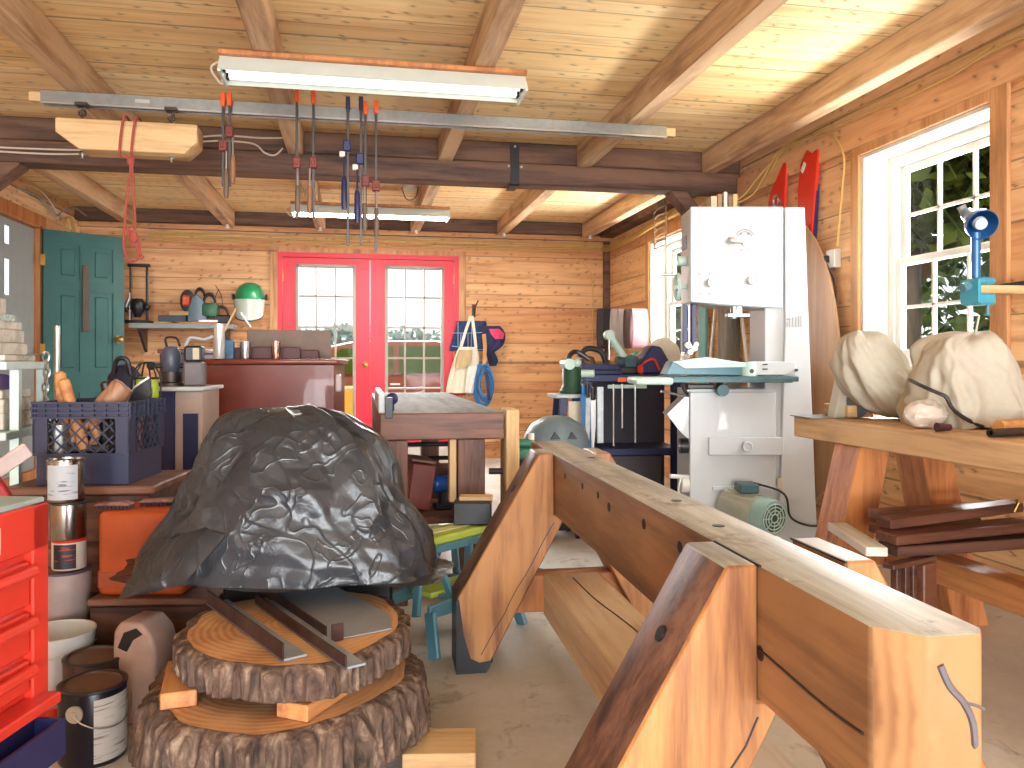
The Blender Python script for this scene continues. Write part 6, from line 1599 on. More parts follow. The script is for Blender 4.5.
# knobs, lever, dial on the upper door
gk = plain('grey_scale', rgb(150, 154, 156), .4); 
b = MB(); b.cyl((X_(744), -.004, Z_(243)), (X_(744), -.03, Z_(243)), .016); b.cyl((X_(744), -.022, Z_(243)), (X_(730), -.05, Z_(242)), .008); b.cyl((X_(731), -.05, Z_(242)), (X_(726), -.058, Z_(242)), .018); b.build('tracking_lever', M['steel'], bw)
for rr in (10, 7.5):
    b = MB(); b.tube([(X_(745 + rr * math.cos(a)), -.0015, Z_(239 - rr * .95 * math.sin(a))) for a in [R(25 + 130 * k / 12) for k in range(13)]], .003, 5); b.build('tension_scale', gk, bw)
for (px, py, rr) in ((710, 283, .026), (750, 281, .026)):
    b = MB(); b.cyl((X_(px) - .0, 0, Z_(py)), (X_(px), -.035, Z_(py)), .012); b.cyl((X_(px), -.03, Z_(py)), (X_(px), -.055, Z_(py)), rr); b.torus((X_(px), -.056, Z_(py)), rr * .85, .005, RX90, 20, 6); b.build('door_knob', M['steel'] if px < 730 else S, bw)
b = MB()
for (px, py) in ((699, 274), (709, 274), (699, 294), (709, 294), (741, 234), (748, 234), (741, 250), (748, 250)): b.cyl((X_(px), .0, Z_(py)), (X_(px), -.004, Z_(py)), .004, seg=8)
b.build('screws', M['dsteel'], bw)
b = MB(); b.box2((X_(690.5) - .003, .10, Z_(246)), (X_(690.5) + .004, .20, Z_(232))); b.build('side_label', plain('grey_label', rgb(120, 124, 128), .5), bw)
b = MB(); b.cyl((X_(691), .13, Z_(258)), (X_(691) - .045, .13, Z_(258)), .028); b.build('side_knob', M['mint'], bw)
b = MB(); hxw = X_(691) - .05; b.torus((hxw, .12, Z_(285)), .07, .011, RY90, 26, 8); b.cyl((X_(691), .12, Z_(285)), (hxw, .12, Z_(285)), .014); b.bar((hxw, .055, Z_(285)), (hxw, .185, Z_(285)), .012, .02); b.build('handwheel', M['mint'], bw)
b = MB(); b.cyl((hxw, .12, Z_(285) + .07), (hxw - .09, .12, Z_(285) + .07), .008); b.build('wheel_handle', M['steel'], bw)
# throat: blade, guide post, guides
b = MB(); b.box2((X_(694), .12, Z_(389)), (X_(694) + .002, .145, Z_(303))); b.build('blade', M['steel'], bw)
b = MB(); b.box2((X_(687), .10, Z_(352)), (X_(691.5), .15, Z_(303)), bev=.002); b.box2((X_(696), .10, Z_(352)), (X_(701), .15, Z_(303)), bev=.002); b.build('blade_guard', M['navy'], bw)
b = MB()
for (px, py, r_) in ((691, 345, .018), (697, 348, .018), (693, 352, .016), (699, 344, .014)): b.cyl((X_(px), .06, Z_(py)), (X_(px), .12, Z_(py)), r_)
b.build('blade_guides', M['white'], bw)
b = MB(); b.box((X_(741), .08, Z_(309)), (.05, .06, .05), bev=.005); b.box((X_(740), .05, Z_(315)), (.125, .06, .022), bev=.004); b.cyl((X_(737), .06, Z_(305)), (X_(737), .06, Z_(318)), .02); b.build('guide_bracket', M['steel'], bw)
# table with trunnion, fence and tilted teal tray
tb = MB(); tb.box2((X_(668), -.14, Z_(381)), (X_(790), .30, Z_(376)), bev=.004); tb.box2((X_(655), -.142, Z_(382)), (X_(784), -.12, Z_(377.5)), bev=.002); tb.build('table', M['teal'], bw)
b = MB(); b.box2((X_(631), -.18, Z_(384)), (X_(667), .16, Z_(377)), bev=.012, seg=2); b.build('table_extension', M['mint'], bw)
b = MB(); b.prism([(X_(664), Z_(374.5)), (X_(671), Z_(361)), (X_(704), Z_(357.5)), (X_(741), Z_(363)), (X_(743), Z_(374)), (X_(742), Z_(375.5))], -.05, .13, 'XZ', bev=.004); b.build('teal_tray', plain('dark_teal_tray', rgb(66, 122, 138), .35), bw)
b = MB(); b.prism([(X_(670), Z_(361.5)), (X_(704), Z_(357)), (X_(742), Z_(363)), (X_(742), Z_(367)), (X_(682), Z_(368.5))], -.07, -.052, 'XZ', bev=.002); b.build('tray_lip', M['mint'], bw)
b = MB(); b.box2((X_(744), -.06, Z_(375)), (X_(792), -.02, Z_(361.5)), bev=.003); fe = b.build('fence', S, bw)
for py in (364.5, 369): 
    b = MB(); b.box2((X_(759), -.063, Z_(py + .6)), (X_(764), -.059, Z_(py - .6))); b.build('fence_slot', M['black'], fe)
b = MB(); b.cyl((X_(792), -.075, Z_(370)), (X_(792), -.05, Z_(370)), .008); b.cyl((X_(748), -.07, Z_(371)), (X_(748), -.05, Z_(371)), .012); b.build('fence_knob', M['dsteel'], fe)
b = MB(); b.cyl((X_(747), -.02, Z_(376)), (X_(747), -.02, Z_(362)), .05, seg=20); b.build('fence_post', M['mint'], bw)
b = MB(); b.torus((X_(704), .05, Z_(381)), .10, .018, RX90, 20, 8, PI, 2 * PI); b.box2((X_(688), .02, Z_(389)), (X_(716), .12, Z_(384)), bev=.006); b.build('trunnion', M['dsteel'], bw)
b = MB(); b.cyl((X_(720), -.02, Z_(390)), (X_(720), -.07, Z_(390)), .032); b.build('tilt_knob', M['teal'], bw)
b = MB(); b.cyl((X_(685), -.0, Z_(396)), (X_(660), -.03, Z_(391)), .006); b.ball((X_(690), .05, Z_(391)), .02); b.ball((X_(696), .04, Z_(392)), .016); b.build('tilt_crank', M['steel'], bw)
# left side of lower box: folded dust chute, black knob, crank
b = MB(); xl = X_(690)
b.prism([(xl, Z_(397)), (xl - .125, Z_(414)), (xl - .05, Z_(432)), (xl, Z_(440))], .02, .026, 'XZ', bev=.001); b.prism([(xl, Z_(397)), (xl - .03, Z_(397)), (xl - .125, Z_(414)), (xl - .115, Z_(416)), (xl - .02, Z_(399))], .0, .14, 'XZ', bev=.001); b.build('dust_chute', S, bw)
b = MB(); b.cyl((xl, .06, Z_(447)), (xl - .045, .06, Z_(447)), .042, seg=20); b.build('black_knob', M['black'], bw)
b = MB(); b.cyl((xl - .002, .06, Z_(447)), (xl - .05, .06, Z_(447)), .02, seg=12); b.build('knob_cap', M['steel'], bw)
b = MB(); b.cyl((xl, .03, Z_(478)), (xl - .11, .0, Z_(476)), .012); b.cyl((xl, .05, Z_(485)), (xl - .04, .05, Z_(485)), .05); b.tube(catmull([(xl - .05, 0, Z_(478)), (xl - .065, -.01, Z_(490)), (xl - .04, .0, Z_(500))], 6), .005, 6); b.build('tension_crank', M['white'], bw)
b = MB(); b.cyl((X_(745), -.022, Z_(446)), (X_(745), -.05, Z_(446)), .018); b.torus((X_(745), -.05, Z_(446)), .024, .006, RX90, 20, 6); b.build('lower_knob', S, bw)
b = MB(); b.box2((X_(777), -.01, .36), (X_(782), -.001, Z_(478)), bev=.001); b.build('column_edge', plain('scuffed_beige', rgb(206, 190, 160), .5), bw)
# small dark maker's mark, vertical strokes on the column
b = MB()
for k, (dx, h_) in enumerate(((-8, 5), (-5.6, 8), (-2.5, 10), (.5, 10), (3.5, 11), (6, 12))):
    b.box2((X_(795 + dx) - .003, -.0025, Z_(327)), (X_(795 + dx) + .003, -.0003, Z_(327 - h_)))
b.box2((X_(786.5), -.0025, Z_(320)), (X_(790), -.0003, Z_(318))); b.build('maker_mark', gk, bw)
# motor at the foot
mo = MB(); mx, mz = X_(752), Z_(506); ax0, ax1 = Vector((X_(752) - .005, -.30, mz)), Vector((X_(728), -.03, mz + .02))
mo.cyl(ax1, ax0, .086, .09, 28)
m_ = mo.build('motor', plain('grey_green_casting', rgb(176, 180, 166), .4, .2), bw)
dm = (ax0 - ax1).normalized()
b = MB(); b.cyl(ax0 - dm * .04, ax0 + dm * .04, .097, .09, 30); b.build('fan_cover', plain('pale_teal_cover', rgb(150, 186, 182), .4), m_)
b = MB(); b.cyl(ax0 + dm * .04, ax0 + dm * .042, .078, seg=28); gz_ = b.build('fan_grille', plain('dark_grille', rgb(56, 82, 84), .5), m_)
b = MB()
rotm = dm.to_track_quat('Z', 'Y').to_matrix()
for rr in (.022, .04, .058, .074): b.torus(ax0 + dm * .043, rr, .004, rotm, 24, 5)
for k in range(8):
    v_ = rotm @ Vector((math.cos(k * PI / 4), math.sin(k * PI / 4), 0)); b.tube([ax0 + dm * .043 + v_ * .02, ax0 + dm * .043 + v_ * .078], .003, 5)
b.build('grille_ribs', M['mint'], m_)
b = MB(); b.box(ax0.lerp(ax1, .55) + Vector((0, 0, .115)), (.10, .12, .05), bev=.006); b.build('terminal_box', M['teal'], m_)
b = MB()
for k in range(7):
    a = R(30 + k * 20); v_ = rotm @ Vector((math.cos(a), math.sin(a), 0)) * .089
    b.bar(ax0.lerp(ax1, .25) + v_, ax0.lerp(ax1, .95) + v_, .004, .012)
b.build('cooling_fins', plain('beige_fins', rgb(196, 192, 172), .4), m_)
b = MB(); b.box2((X_(735), -.25, .06), (X_(768), -.04, Z_(527)), bev=.006); b.build('motor_mount', S, bw)
b = MB(); b.tube(catmull([ax0.lerp(ax1, .5) + Vector((.03, 0, .14)), ax0 + Vector((.07, -.02, .12)), Vector((X_(778), -.20, Z_(510))), Vector((X_(800), -.12, Z_(521))), Vector((X_(823), .02, Z_(526)))], 8), .006, 6); b.build('power_cord', M['darkcord'], bw)
bpy.context.view_layer.update()

shim_cols = [(721, 7, rgb(196, 176, 150)), (727, 5, rgb(150, 110, 80)), (733, 4, rgb(214, 206, 190)), (738, 5, rgb(120, 86, 66)), (743, 5, rgb(204, 160, 108))]
for k, (px, w__, c__) in enumerate(shim_cols):
    b = MB(); b.box2((-w__ * U * .45, -.05, 0), (w__ * U * .45, .05, .09 + .012 * (k % 3)), bev=.002)
    p__ = root_matrix(bw) @ Vector((X_(px), .20, Z_(207) + .0015))
    tag(b.build('wood_shim', plain('shim_%d' % k, c__, .6, var=.1), None, p__, -TH), ['widest pale shim', 'brown shim beside the widest one', 'thin white shim', 'darkest brown shim', 'orange tan shim'][k] + ' standing in the row on top of the bandsaw', 'shim', 'shims on top of the bandsaw')
# pale strips and a teal board leaning on the wall behind the saw
for (px0, py0, px1, py1, mt, lab) in ((716, 300, 709, 372, M['white'], 'white plastic strip leaning on the wall beside the teal board'), (742, 320, 748, 372, M['white'], 'white plastic strip leaning on the wall beside the grey post')):
    a_ = onX(px0, py0, XR - .03); c_ = onX(px1, py1, XR - .06); d_ = (c_ - a_); foot = c_ + d_ * ((c_.z) / -d_.z); b = MB(); b.bar(a_ - d_ * .1, foot, .03, .012, up=(1, 0, 0)); tag(b.build('plastic_strip', mt), lab, 'strip')
a_ = onX(704, 302, XR - .05); b = MB(); b.box2((a_.x - .02, a_.y - .07, 0), (a_.x, a_.y + .07, 1.5), bev=.003); tag(b.build('teal_board', plain('teal_board', rgb(110, 178, 180), .45)), 'teal painted board standing by the far window behind the bandsaw', 'board')

# ================================================================== RIGHT WALL: SKIS, PLYWOOD, OUTLET
def wallpoly(nm, lab, cat, pts, X, th, mat, parts=()):
    P_ = [onX(px, py, X) for px, py in pts]; base = Vector((X, sum(p.y for p in P_) / len(P_), min(p.z for p in P_)))
    t = thing(nm, lab, cat, base)
    b = MB(); b.prism([(p.y - base.y, p.z - base.z) for p in P_], -th / 2, th / 2, 'YZ', bev=.003); b.build('ski_body' if 'ski' in nm else 'sheet', mat, t)
    return t, base
t, base = wallpoly('ski', 'shorter looking red ski with a round tip ring, beside the girder post', 'ski', [(769, 214), (769, 206), (771, 194), (784, 164), (785.5, 162), (787.5, 165), (785.5, 206), (784.5, 330), (770, 330)], XR - .03, .02, M['skired'])
c_ = onX(776, 201, XR - .045) - base; b = MB(); b.torus(c_, .035, .009, RY90, 20, 8); b.build('tip_ring', M['steel'], t)
t, base = wallpoly('ski', 'long red ski with notched top, beside the curved plywood', 'ski', [(799, 190), (802, 164), (808, 150), (813, 154), (818, 149), (819.5, 152), (813, 233), (815, 300), (821, 352), (817, 362), (809, 360), (800, 300)], XR - .03, .022, M['skired'])
b = MB(); p_ = onX(801.5, 172, XR - .045) - base; q_ = onX(805, 163, XR - .045) - base; b.bar(p_, q_, .03, .004, up=(1, 0, 0)); b.build('white_decal', M['white'], t)
b = MB(); p_ = onX(816, 184, XR - .02) - base; q_ = onX(813, 240, XR - .02) - base; b.bar(p_, q_, .05, .02, up=(1, 0, 0)); b.build('navy_edge', M['navy'], t)
P_ = [(800, 222), (807, 227), (815, 238), (823, 255), (830, 277), (835, 300), (839, 330), (841, 360), (842, 470), (800, 520), (792, 400)]
wallpoly('plywood_panel', 'tan bent plywood panel with a curved edge leaning behind the bandsaw', 'panel', P_, XR - .075, .014, M['ply'])
ob_ = onX(837, 259, XR)
t = thing('outlet_box', 'white outlet box with a plugged in dark cord beside the curved plywood', 'outlet', (XR - .0, ob_.y, ob_.z - .055))
b = MB(); b.box2((-.04, -.045, 0), (-.001, .045, .11), bev=.004); b.build('box', plain('grey_outlet_box', rgb(196, 186, 172), .4), t)
b = MB(); b.box2((-.046, -.042, .004), (-.0405, .042, .106), bev=.002); b.build('cover_plate', M['white'], t)
b = MB(); b.box2((-.075, .0, .035), (-.0465, .03, .075), bev=.006); b.build('plug', M['black'], t)
pts = [Vector((XR - .066, ob_.y + .015, ob_.z - .02)), onX(835, 285, XR - .045), onX(836, 320, XR - .04), onX(838, 350, XR - .04), onX(838, 400, XR - .04)]
cable('appliance_cable', 'dark cable dropping from the outlet box past the plywood', pts, .006, M['darkcord'])

# ================================================================== RIGHT BENCH
BX0, BX1, BZ, BT = 1.87, 2.30, .813, .088
rb = thing('plank_bench', 'long plank bench on splayed legs under the near window', 'bench', ((BX0 + BX1) / 2, 2.2, 0))
cx_ = (BX0 + BX1) / 2
b = MB(); b.box2((BX0 - cx_, -1.5, BZ - BT), (BX1 - cx_, 1.02, BZ), bev=.005); b.build('bench_top', M['benchtop'], rb)
for (ya_, yb_) in ((.57, .74), (-1.25, -1.08)):
    for s in (-1, 1):
        w_ = BX1 - cx_
        P_ = [(s * (w_ - .02), BZ - BT - .001), (s * (w_ - .15), BZ - BT - .001), (s * (w_ - .0), .0), (s * (w_ + .16), .0), (s * (w_ + .14), .06)]
        b = MB(); b.prism(P_, ya_, yb_, 'XZ', bev=.004); b.build('leg', M['orangewood'], rb)
    b = MB(); b.prism([(-.25, .25), (.25, .25), (.20, .345), (-.20, .345)], ya_ + .05, yb_ - .05, 'XZ', bev=.003); b.build('cross_rail', M['orangewood'], rb)
b = MB(); b.box2((-.06, -1.12, .255), (.06, .61, .346), bev=.004); b.build('stretcher', wood('orange_stretcher', rgb(218, 152, 82), rgb(176, 108, 52), 'Y', .5, .9, .3), rb)
# ---- covered machines
def loft(rings, N, pleat, seed, nz=60, rot=0.0, e=.9):
    cols = [catmull([(r[k], 0, 0) for r in rings], 10) for k in range(5)]; L_ = len(cols[0])
    def fn(u, v):
        i = v * (L_ - 1); k = int(min(i, L_ - 2)); f = i - k
        cx, cy, z, rx, ry = [(cols[j][k].x * (1 - f) + cols[j][k + 1].x * f) for j in range(5)]
        a = u * 2 * PI; x = math.copysign(abs(math.cos(a)) ** e, math.cos(a)); y = math.copysign(abs(math.sin(a)) ** e, math.sin(a))
        w1 = 1 - abs(math.sin(a * 3.5 + seed + v * 1.6)); w2 = 1 - abs(math.sin(a * 6.2 + seed * 2 - v * 2.2)); pl = 1 + pleat * (1.15 - v) * (w1 * .9 + w2 * .55 - .6)
        p = Vector((cx + x * rx * pl, cy + y * ry * pl, z))
        q = p * 9 + Vector((seed, 0, 0)); n = Vector((x, y, .3)).normalized()
        p += n * (.028 * facet(a * 1.5 + seed, z * 6 + a * .8, seed) + .010 * facet(a * 5 + z * 9, z * 20, seed + 1))
        return p
    b = MB(); b.grid(fn, N, nz, True)
    b.bm.verts.ensure_lookup_table(); top = [b.bm.verts[(nz - 1) * N + i] for i in range(N)]
    cv = b.bm.verts.new(sum((v.co for v in top), Vector()) / N + Vector((0, 0, .004)))
    for i in range(N):
        f = b.bm.faces.new((top[i], top[(i + 1) % N], cv)); f.smooth = True
    return b
def ring_cam(py, xl, xr, t, ry, ox, oy):
    a, c = Q(xl, py, t), Q(xr, py, t); return ((a.x + c.x) / 2 - ox, (a.y + c.y) / 2 - oy, a.z, (c - a).length / 2, ry)
tc_ = 3.30; o_ = Q(872, 417, tc_); ox, oy = o_.x, o_.y
cv1 = thing('covered_machine', 'rounded machine under a cream cloth with its beige foot showing, on the bench', 'covered machine', (ox, oy, BZ), 0)
rg = [ring_cam(y, l, r, tc_, ry, ox, oy) for (y, l, r, ry) in ((418, 890, 911, .05), (411, 872, 914, .09), (400, 857, 915, .12), (388, 846, 914, .13), (374, 838, 911, .14), (360, 835, 902, .13), (346, 836, 889, .11), (337, 841, 880, .09), (332, 849, 872, .04))]
rg = [(a, b_, max(c - BZ, .002), d, e_) for (a, b_, c, d, e_) in rg]
loft(rg, 140, .22, 1.3, 70).build('cloth_cover', M['canvas'], cv1, sharp=0)
p_ = Q(838, 417, 3.38) - Vector((ox, oy, BZ)); p_.z = 0
b = MB(); b.prism([(-.035, 0), (.03, 0), (.028, .05), (.055, .16), (.0, .16), (-.022, .06)], p_.y - .03, p_.y + .03, 'XZ', bev=.004, M=Matrix.Translation((p_.x, 0, .001))); b.build('grey_foot', plain('beige_grey_foot', rgb(176, 168, 150), .5), cv1)
p_ = Q(852, 407, 3.36) - Vector((ox, oy, BZ))
b = MB(); b.cyl((p_.x - .0, p_.y - .02, .05), (p_.x + .03, p_.y + .02, .052), .05, seg=24); b.build('dark_wheel', M['black'], cv1)
tc_ = 2.98; o_ = Q(962, 428, tc_); ox, oy = o_.x, o_.y
cv2 = thing('covered_machine', 'boxier machine under a cream cloth tied with black cord, on the bench', 'covered machine', (ox, oy, BZ), 0)
rg = [ring_cam(y, l, r, tc_, ry, ox, oy) for (y, l, r, ry) in ((437, 918, 1002, .15), (426, 914, 1005, .16), (413, 912, 1015, .165), (405, 912, 1016, .17), (385, 914, 1008, .16), (362, 920, 1000, .14), (346, 926, 993, .12), (338, 938, 989, .09), (333, 962, 984, .04))]
rg = [(a, b_, max(c - BZ, .002), d, e_) for (a, b_, c, d, e_) in rg]
loft(rg, 150, .18, 4.1, 70, 0, .75).build('cloth_cover', M['canvas'], cv2, sharp=0)
b = MB(); pts = [Q(x, y, t_) - Vector((ox, oy, BZ)) for (x, y, t_) in ((910, 380, 2.95), (922, 386, 2.83), (938, 393, 2.79), (946, 397, 2.78), (952, 408, 2.78), (963, 417, 2.79), (978, 425, 2.80), (984, 426, 2.82))]
b.tube(catmull(pts, 6), .007, 8); b.build('cord', M['darkcord'], cv2)
# bunched plastic between the two
tc_ = 2.86; o_ = Q(926, 428, tc_)
b = MB(); b.ball((0, 0, .045), (.075, .05, .05), 4)
for v in b.bm.verts: v.co += v.co.normalized() * .012 * (1 - 2 * abs(noise.noise(v.co * 26))); v.co.z = max(v.co.z, .001)
tag(b.build('plastic_wrap', plain('crumpled_clear_plastic', rgb(206, 194, 180), .2, var=.1), None, Vector((o_.x, o_.y, BZ))), 'bunched clear plastic between the two covered machines', 'plastic')
p_ = onZ(942, 432, BZ); b = MB(); b.cyl((-.02, 0, .016), (.03, .0, .016), .016, .012, 14); tag(b.build('screwdriver', plain('dark_plum_handle', rgb(66, 34, 44), .3), None, Vector((p_.x, p_.y - .0, BZ))), 'dark plum handle end of a screwdriver poking out below the covers', 'screwdriver')
p0 = onZ(990, 438, BZ); b = MB(); b.lathe([(.009, 0), (.014, 0), (.014, .5), (.009, .5), (.009, 0)], 16, RY90, (0, 0, .0145)); tag(b.build('steel_tube', M['dsteel'], None, Vector((p0.x, p0.y - .0, BZ + .001)), R(8)), 'grey steel tube with an open end lying on the bench by the covers', 'tube')
p0 = onZ(1003, 434, BZ); b = MB(); b.cyl((0, 0, .022), (.35, 0, .022), .021, seg=16); t = tag(b.build('wooden_dowel', M['blockwood'], None, Vector((p0.x, p0.y + .02, BZ + .001)), R(12)), 'thick orange wooden dowel lying behind the steel tube', 'dowel')
p0 = onZ(822, 417.5, BZ); b = MB(); b.box2((-.05, -.1, 0), (.12, .1, .004)); tag(b.build('steel_plate', M['galv'], None, Vector((1.9, 3.13, BZ + .001)), R(-6)), 'thin steel plate poking past the far end of the plank bench', 'plate')
b = MB(); b.box2((-.06, -.09, 0), (.06, .09, .05), bev=.003); p0 = Q(818, 417, 3.62); tag(b.build('wood_block', M['palewood'], None, Vector((p0.x + .02, 3.10, BZ + .006)), 0), 'pale wood block on the steel plate at the far end of the bench', 'wood block')

# ---- dark boards piled on the bench stretcher
dk2 = wood('red_brown_board', rgb(122, 70, 48), rgb(74, 40, 30), 'X', .4, 1.2, .2)
def lboard(lab, A, B, w_, h_, mat, nm='board', cat='board'):
    A, B = Vector(A), Vector(B); c_ = (A + B) / 2; d_ = B - A; a = math.atan2(d_.y, d_.x); el = math.atan2(d_.z, math.hypot(d_.x, d_.y))
    b = MB(); b.box((0, 0, 0), (d_.length, w_, h_), rot=(0, -el, 0), bev=.003); return tag(b.build(nm, mat, None, c_, a), lab, cat)
cfp = Q(922, 560, 2.62)
cf = thing('chair_frame', 'dark brown chair back with slim spindles stored under the bench', 'chair frame', (cfp.x, cfp.y, 0), R(20))
b = MB(); b.box2((-.035, -.03, 0), (.035, .03, .395), bev=.004); b.build('post', dk2, cf)
for k, xx in enumerate((-.14, -.095, -.055)):
    b = MB(); b.box2((xx - .011, -.012, .10), (xx + .011, .012, .40), bev=.002); b.build('spindle', M['dkwood'], cf)
b = MB(); b.box2((-.17, -.016, .08), (-.036, .016, .12), bev=.002); b.build('bottom_rail', M['dkwood'], cf)
b = MB(); b.box2((-.18, -.02, .396), (.05, .02, .412), bev=.002); b.build('top_rail', M['dkwood'], cf)
zb_ = .414
lboard('darkest board at the bottom of the pile under the bench', Q(888, 559, 2.64).xy.to_3d() + Vector((0, 0, zb_ + .02)), Q(1080, 552, 2.80).xy.to_3d() + Vector((0, 0, zb_ + .025)), .1, .036, M['dkwood'])
lboard('red brown board in the middle of the pile under the bench', Q(886, 548, 2.63).xy.to_3d() + Vector((0, 0, zb_ + .058)), Q(1080, 530, 2.86).xy.to_3d() + Vector((0, 0, zb_ + .075)), .1, .032, dk2)
lboard('topmost tapered red brown board of the pile, with a screw at its end', Q(889, 535, 2.66).xy.to_3d() + Vector((0, .03, zb_ + .096)), Q(1022, 525, 2.82).xy.to_3d() + Vector((0, .03, zb_ + .125)), .07, .034, dk2)
lboard('pale grey board running back under the dark board pile', Q(888, 556, 2.60).xy.to_3d() + Vector((-.04, 0, zb_ + .02)), Q(842, 530, 3.0).xy.to_3d() + Vector((-.02, 0, zb_ + .02)), .07, .03, M['palegrey'])
lboard('upper rear board of the pile behind the bench leg', Q(872, 515, 2.95).xy.to_3d() + Vector((0, 0, zb_ + .075)), Q(975, 520, 3.05).xy.to_3d() + Vector((0, 0, zb_ + .08)), .06, .032, M['midwood'])
lboard('lower rear board of the pile with a pale end', Q(874, 525, 2.86).xy.to_3d() + Vector((0, 0, zb_ + .04)), Q(975, 530, 2.98).xy.to_3d() + Vector((0, 0, zb_ + .045)), .06, .032, dk2)
p_ = Q(1014, 512, 2.80); b = MB(); b.cyl((0, 0, 0), (.02, 0, .035), .004, seg=8); b.cyl((.017, 0, .033), (.021, 0, .040), .011, seg=10); tag(b.build('screw', M['brass'], None, p_), 'brass screw standing in the end of the topmost dark board', 'screw')

# ---- blue lamp on a wall arm by the near window
ay = 2.70; az = EYE + (HOR - 285) / F * 3.05
wa = thing('wall_bracket', 'wooden wall bracket with dark strip that carries the blue lamp', 'bracket', (XR - .024, ay, az - .03))
b = MB(); b.box2((-.41, -.035, 0), (0, .035, .032), bev=.003); b.build('arm', M['palewood'], wa)
b = MB(); b.prism([(-.33, .0325), (-.005, .0325), (-.005, .075), (-.03, .075)], -.006, .006, 'XZ', bev=.001); b.build('dark_brace', M['black'], wa)
b = MB(); b.box2((-.012, -.05, -.12), (-.001, .05, .12), bev=.002); b.build('wall_plate', M['trimwood'], wa)
lb_ = plain('cobalt_lamp_enamel', rgb(48, 108, 168), .3, .2, .05, coat=.4)
lp_ = Vector((XR - .024 - .375, ay, az))
la = thing('clamp_lamp', 'blue enamelled clamp lamp in front of the near window', 'lamp', (lp_.x, lp_.y, az - .0))
b = MB(); b.box2((-.035, -.05, -.075), (.035, .05, -.031), bev=.008); b.box2((-.03, -.05, .004), (.035, .05, .03), bev=.008); b.box2((-.045, -.05, -.07), (-.031, .05, .025), bev=.004); b.build('clamp', plain('turquoise_clamp', rgb(64, 160, 186), .35), la)
b = MB(); b.cyl((.02, -.02, -.11), (.02, -.02, -.07), .006); b.cyl((.005, -.02, -.112), (.035, -.02, -.112), .004); b.cyl((-.045, 0, -.0), (-.075, 0, -.01), .018); b.build('clamp_screw', M['tealplastic'], la)
stem = [(-.015, 0, .03), (-.015, 0, .205)]
b = MB(); b.tube(stem, .017, 12); b.build('stem', lb_, la)
d_ = (Vector((.0, 0, 0)) + Vector((0, 0, EYE)) - Vector((lp_.x, lp_.y, az + .22)))
aim = Vector((-.25, -.80, -.42)).normalized(); rot = (-aim).to_track_quat('Z', 'Y').to_matrix(); hc = Vector((-.015, -.012, .245))
b = MB(); b.lathe([(.056, -.04), (.058, -.04), (.055, -.01), (.036, .035), (.028, .075), (.024, .11), (0, .115), (0, .105), (.02, .10), (.026, .07), (.034, .033), (.053, -.012), (.056, -.04)], 32, rot, hc); b.build('shade', lb_, la)
b = MB(); b.lathe([(0, .01), (.014, .01), (.026, -.012), (.022, -.03), (0, -.036)], 20, rot, hc); b.build('bulb', plain('frosted_bulb', rgb(206, 216, 222), .2), la)
b = MB(); b.tube(catmull([hc + rot @ Vector((0, 0, .11)), hc + rot @ Vector((0, .0, .135)), hc + rot @ Vector((.01, .02, .15))], 5), .016, 10); b.build('switch_cap', M['grey'], la)
pts = [Vector((.0, -.0, -.112)), Vector((-.0, .02, -.2)), Vector((.005, .03, -.32))]
b = MB(); b.tube(catmull(pts, 6), .004, 6); b.build('cord', M['wcable'], la)
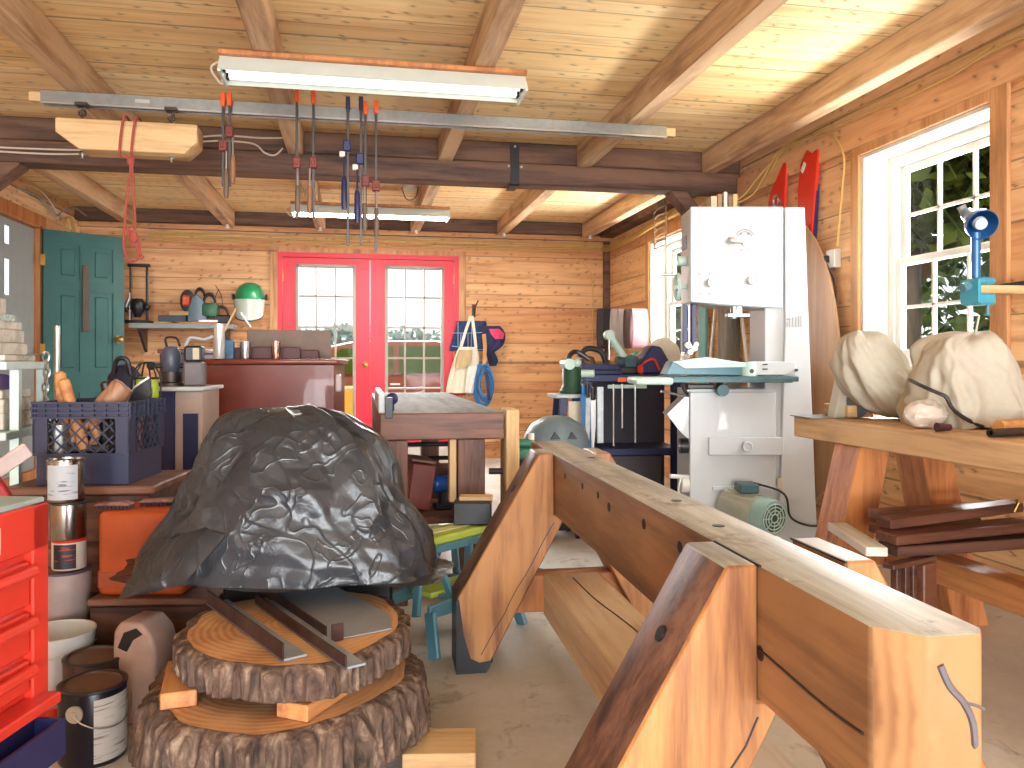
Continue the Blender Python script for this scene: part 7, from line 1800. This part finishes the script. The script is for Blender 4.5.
# ================================================================== PARTS OF PARTS
def stem_(o): 
    n = o.name
    return n[:-4] if len(n) > 4 and n[-4] == '.' and n[-3:].isdigit() else n
def centre_(o):
    bb = [Vector(c) for c in o.bound_box]; return sum(bb, Vector()) / 8
RULES = {
 'timber_trestle': {'bolt_head': 'leg', 'foot_boot': 'leg', 'peg_hole': 'beam', 'dog_hole': 'beam', 'joint_gap': 'beam', 'knot': 'beam', 'sap_stain': 'beam'},
 'bandsaw': {'tracking_lever': 'upper_door', 'tension_scale': 'upper_door', 'door_knob': 'upper_door', 'screws': 'upper_door', 'side_label': 'upper_wheel_box', 'side_knob': 'upper_wheel_box', 'wheel_handle': 'handwheel', 'door_rail': 'lower_door', 'door_lip': 'lower_door', 'lower_knob': 'lower_door', 'maker_mark': 'column', 'column_edge': 'column', 'tilt_knob': 'trunnion', 'tilt_crank': 'trunnion', 'tray_lip': 'teal_tray', 'knob_cap': 'black_knob', 'table_extension': 'table', 'dust_chute': 'lower_wheel_box'},
 'workbench': {'vise_screw': 'vise_jaw', 'fence_end': 'side_fence', 'fence_slot': 'side_fence'},
 'fluorescent_fixture': {'end_cap': 'reflector', 'tube_socket': 'reflector'},
 'bar_clamp': {'screw': 'sliding_jaw', 'handle': 'sliding_jaw', 'white_trigger': 'sliding_jaw'},
 'paint_can': {'bail_wire': 'bail_ear'},
 'car': {'hubcap': 'wheel', 'side_window': 'cabin', 'headlight': 'body', 'door_handle': 'body'},
 'clamp_rail': {'maker_plate': 'channel', 'front_lip': 'channel'},
 'hanging_block': {'bolt_end': 'block'},
 'safety_helmet': {'shield_edge': 'face_shield', 'pivot': 'shell', 'band': 'shell'},
 'cabinet': {'back_panel': 'carcass', 'side_latch': 'carcass'},
 'side_table': {'dark_recess': 'front_panel'},
 'plastic_jug': {'handle_hole': 'jug_body', 'cap': 'jug_body'},
 'tool_stand': {'lower_drawer': 'shelf', 'orange_tag': 'shelf', 'hanging_rods': 'rod_rack'},
 'shop_vacuum': {'air_vent': 'dome_lid', 'caster': 'drum'},
 'clamp_lamp': {'clamp_screw': 'clamp', 'bulb': 'shade', 'switch_cap': 'shade'},
 'covered_machine': {'cord': 'cloth_cover'},
 'outlet_box': {'cover_plate': 'box', 'plug': 'cover_plate'},
 'folding_stand': {'grip_strip': 'top_plank'},
 'sheet_metal_offcut': {'bent_tab': 'plate', 'edge_flange': 'plate'},
 'orange_box': {'lower_band': 'box_body'},
 'ski': {'tip_ring': 'ski_body', 'white_decal': 'ski_body', 'navy_edge': 'ski_body'},
 'router': {'side_knob': 'motor', 'cord': 'motor'},
 'battery_charger': {'slot_plate': 'black_top'},
 'work_apron': {'pink_lining': 'denim_fold'},
 'canvas_tote': {'tan_pocket': 'bag_body'},
 'plank_bench': {},
 'tool_chest': {'label_plate': 'cabinet_body', 'foot': 'cabinet_body'},
 'wall_bracket': {'dark_brace': 'arm'},
 'door_3': {'door_panel': 'door_leaf', 'door_knob': 'door_leaf'},
}
kids_ = {}
for o in scene.objects:
    if o.parent is not None: kids_.setdefault(o.parent.name, []).append(o)
for root in [o for o in scene.objects if o.parent is None and o.type == 'EMPTY']:
    rule = RULES.get(stem_(root))
    if not rule: continue
    ks = kids_.get(root.name, [])
    plan = []
    for c in ks:
        tgt = rule.get(stem_(c))
        if not tgt or kids_.get(c.name): continue
        cand = [p for p in ks if stem_(p) == tgt and p is not c and not rule.get(stem_(p)) in (stem_(c),)]
        cand = [p for p in cand if p.location.length < 1e-6 and p.rotation_euler.to_matrix().median_scale is not None]
        if cand: plan.append((c, min(cand, key=lambda p: (centre_(p) - centre_(c)).length)))
    moved = {c.name for c, _ in plan}
    for c, p in plan:
        if p.name not in moved: c.parent = p
bpy.context.view_layer.update()
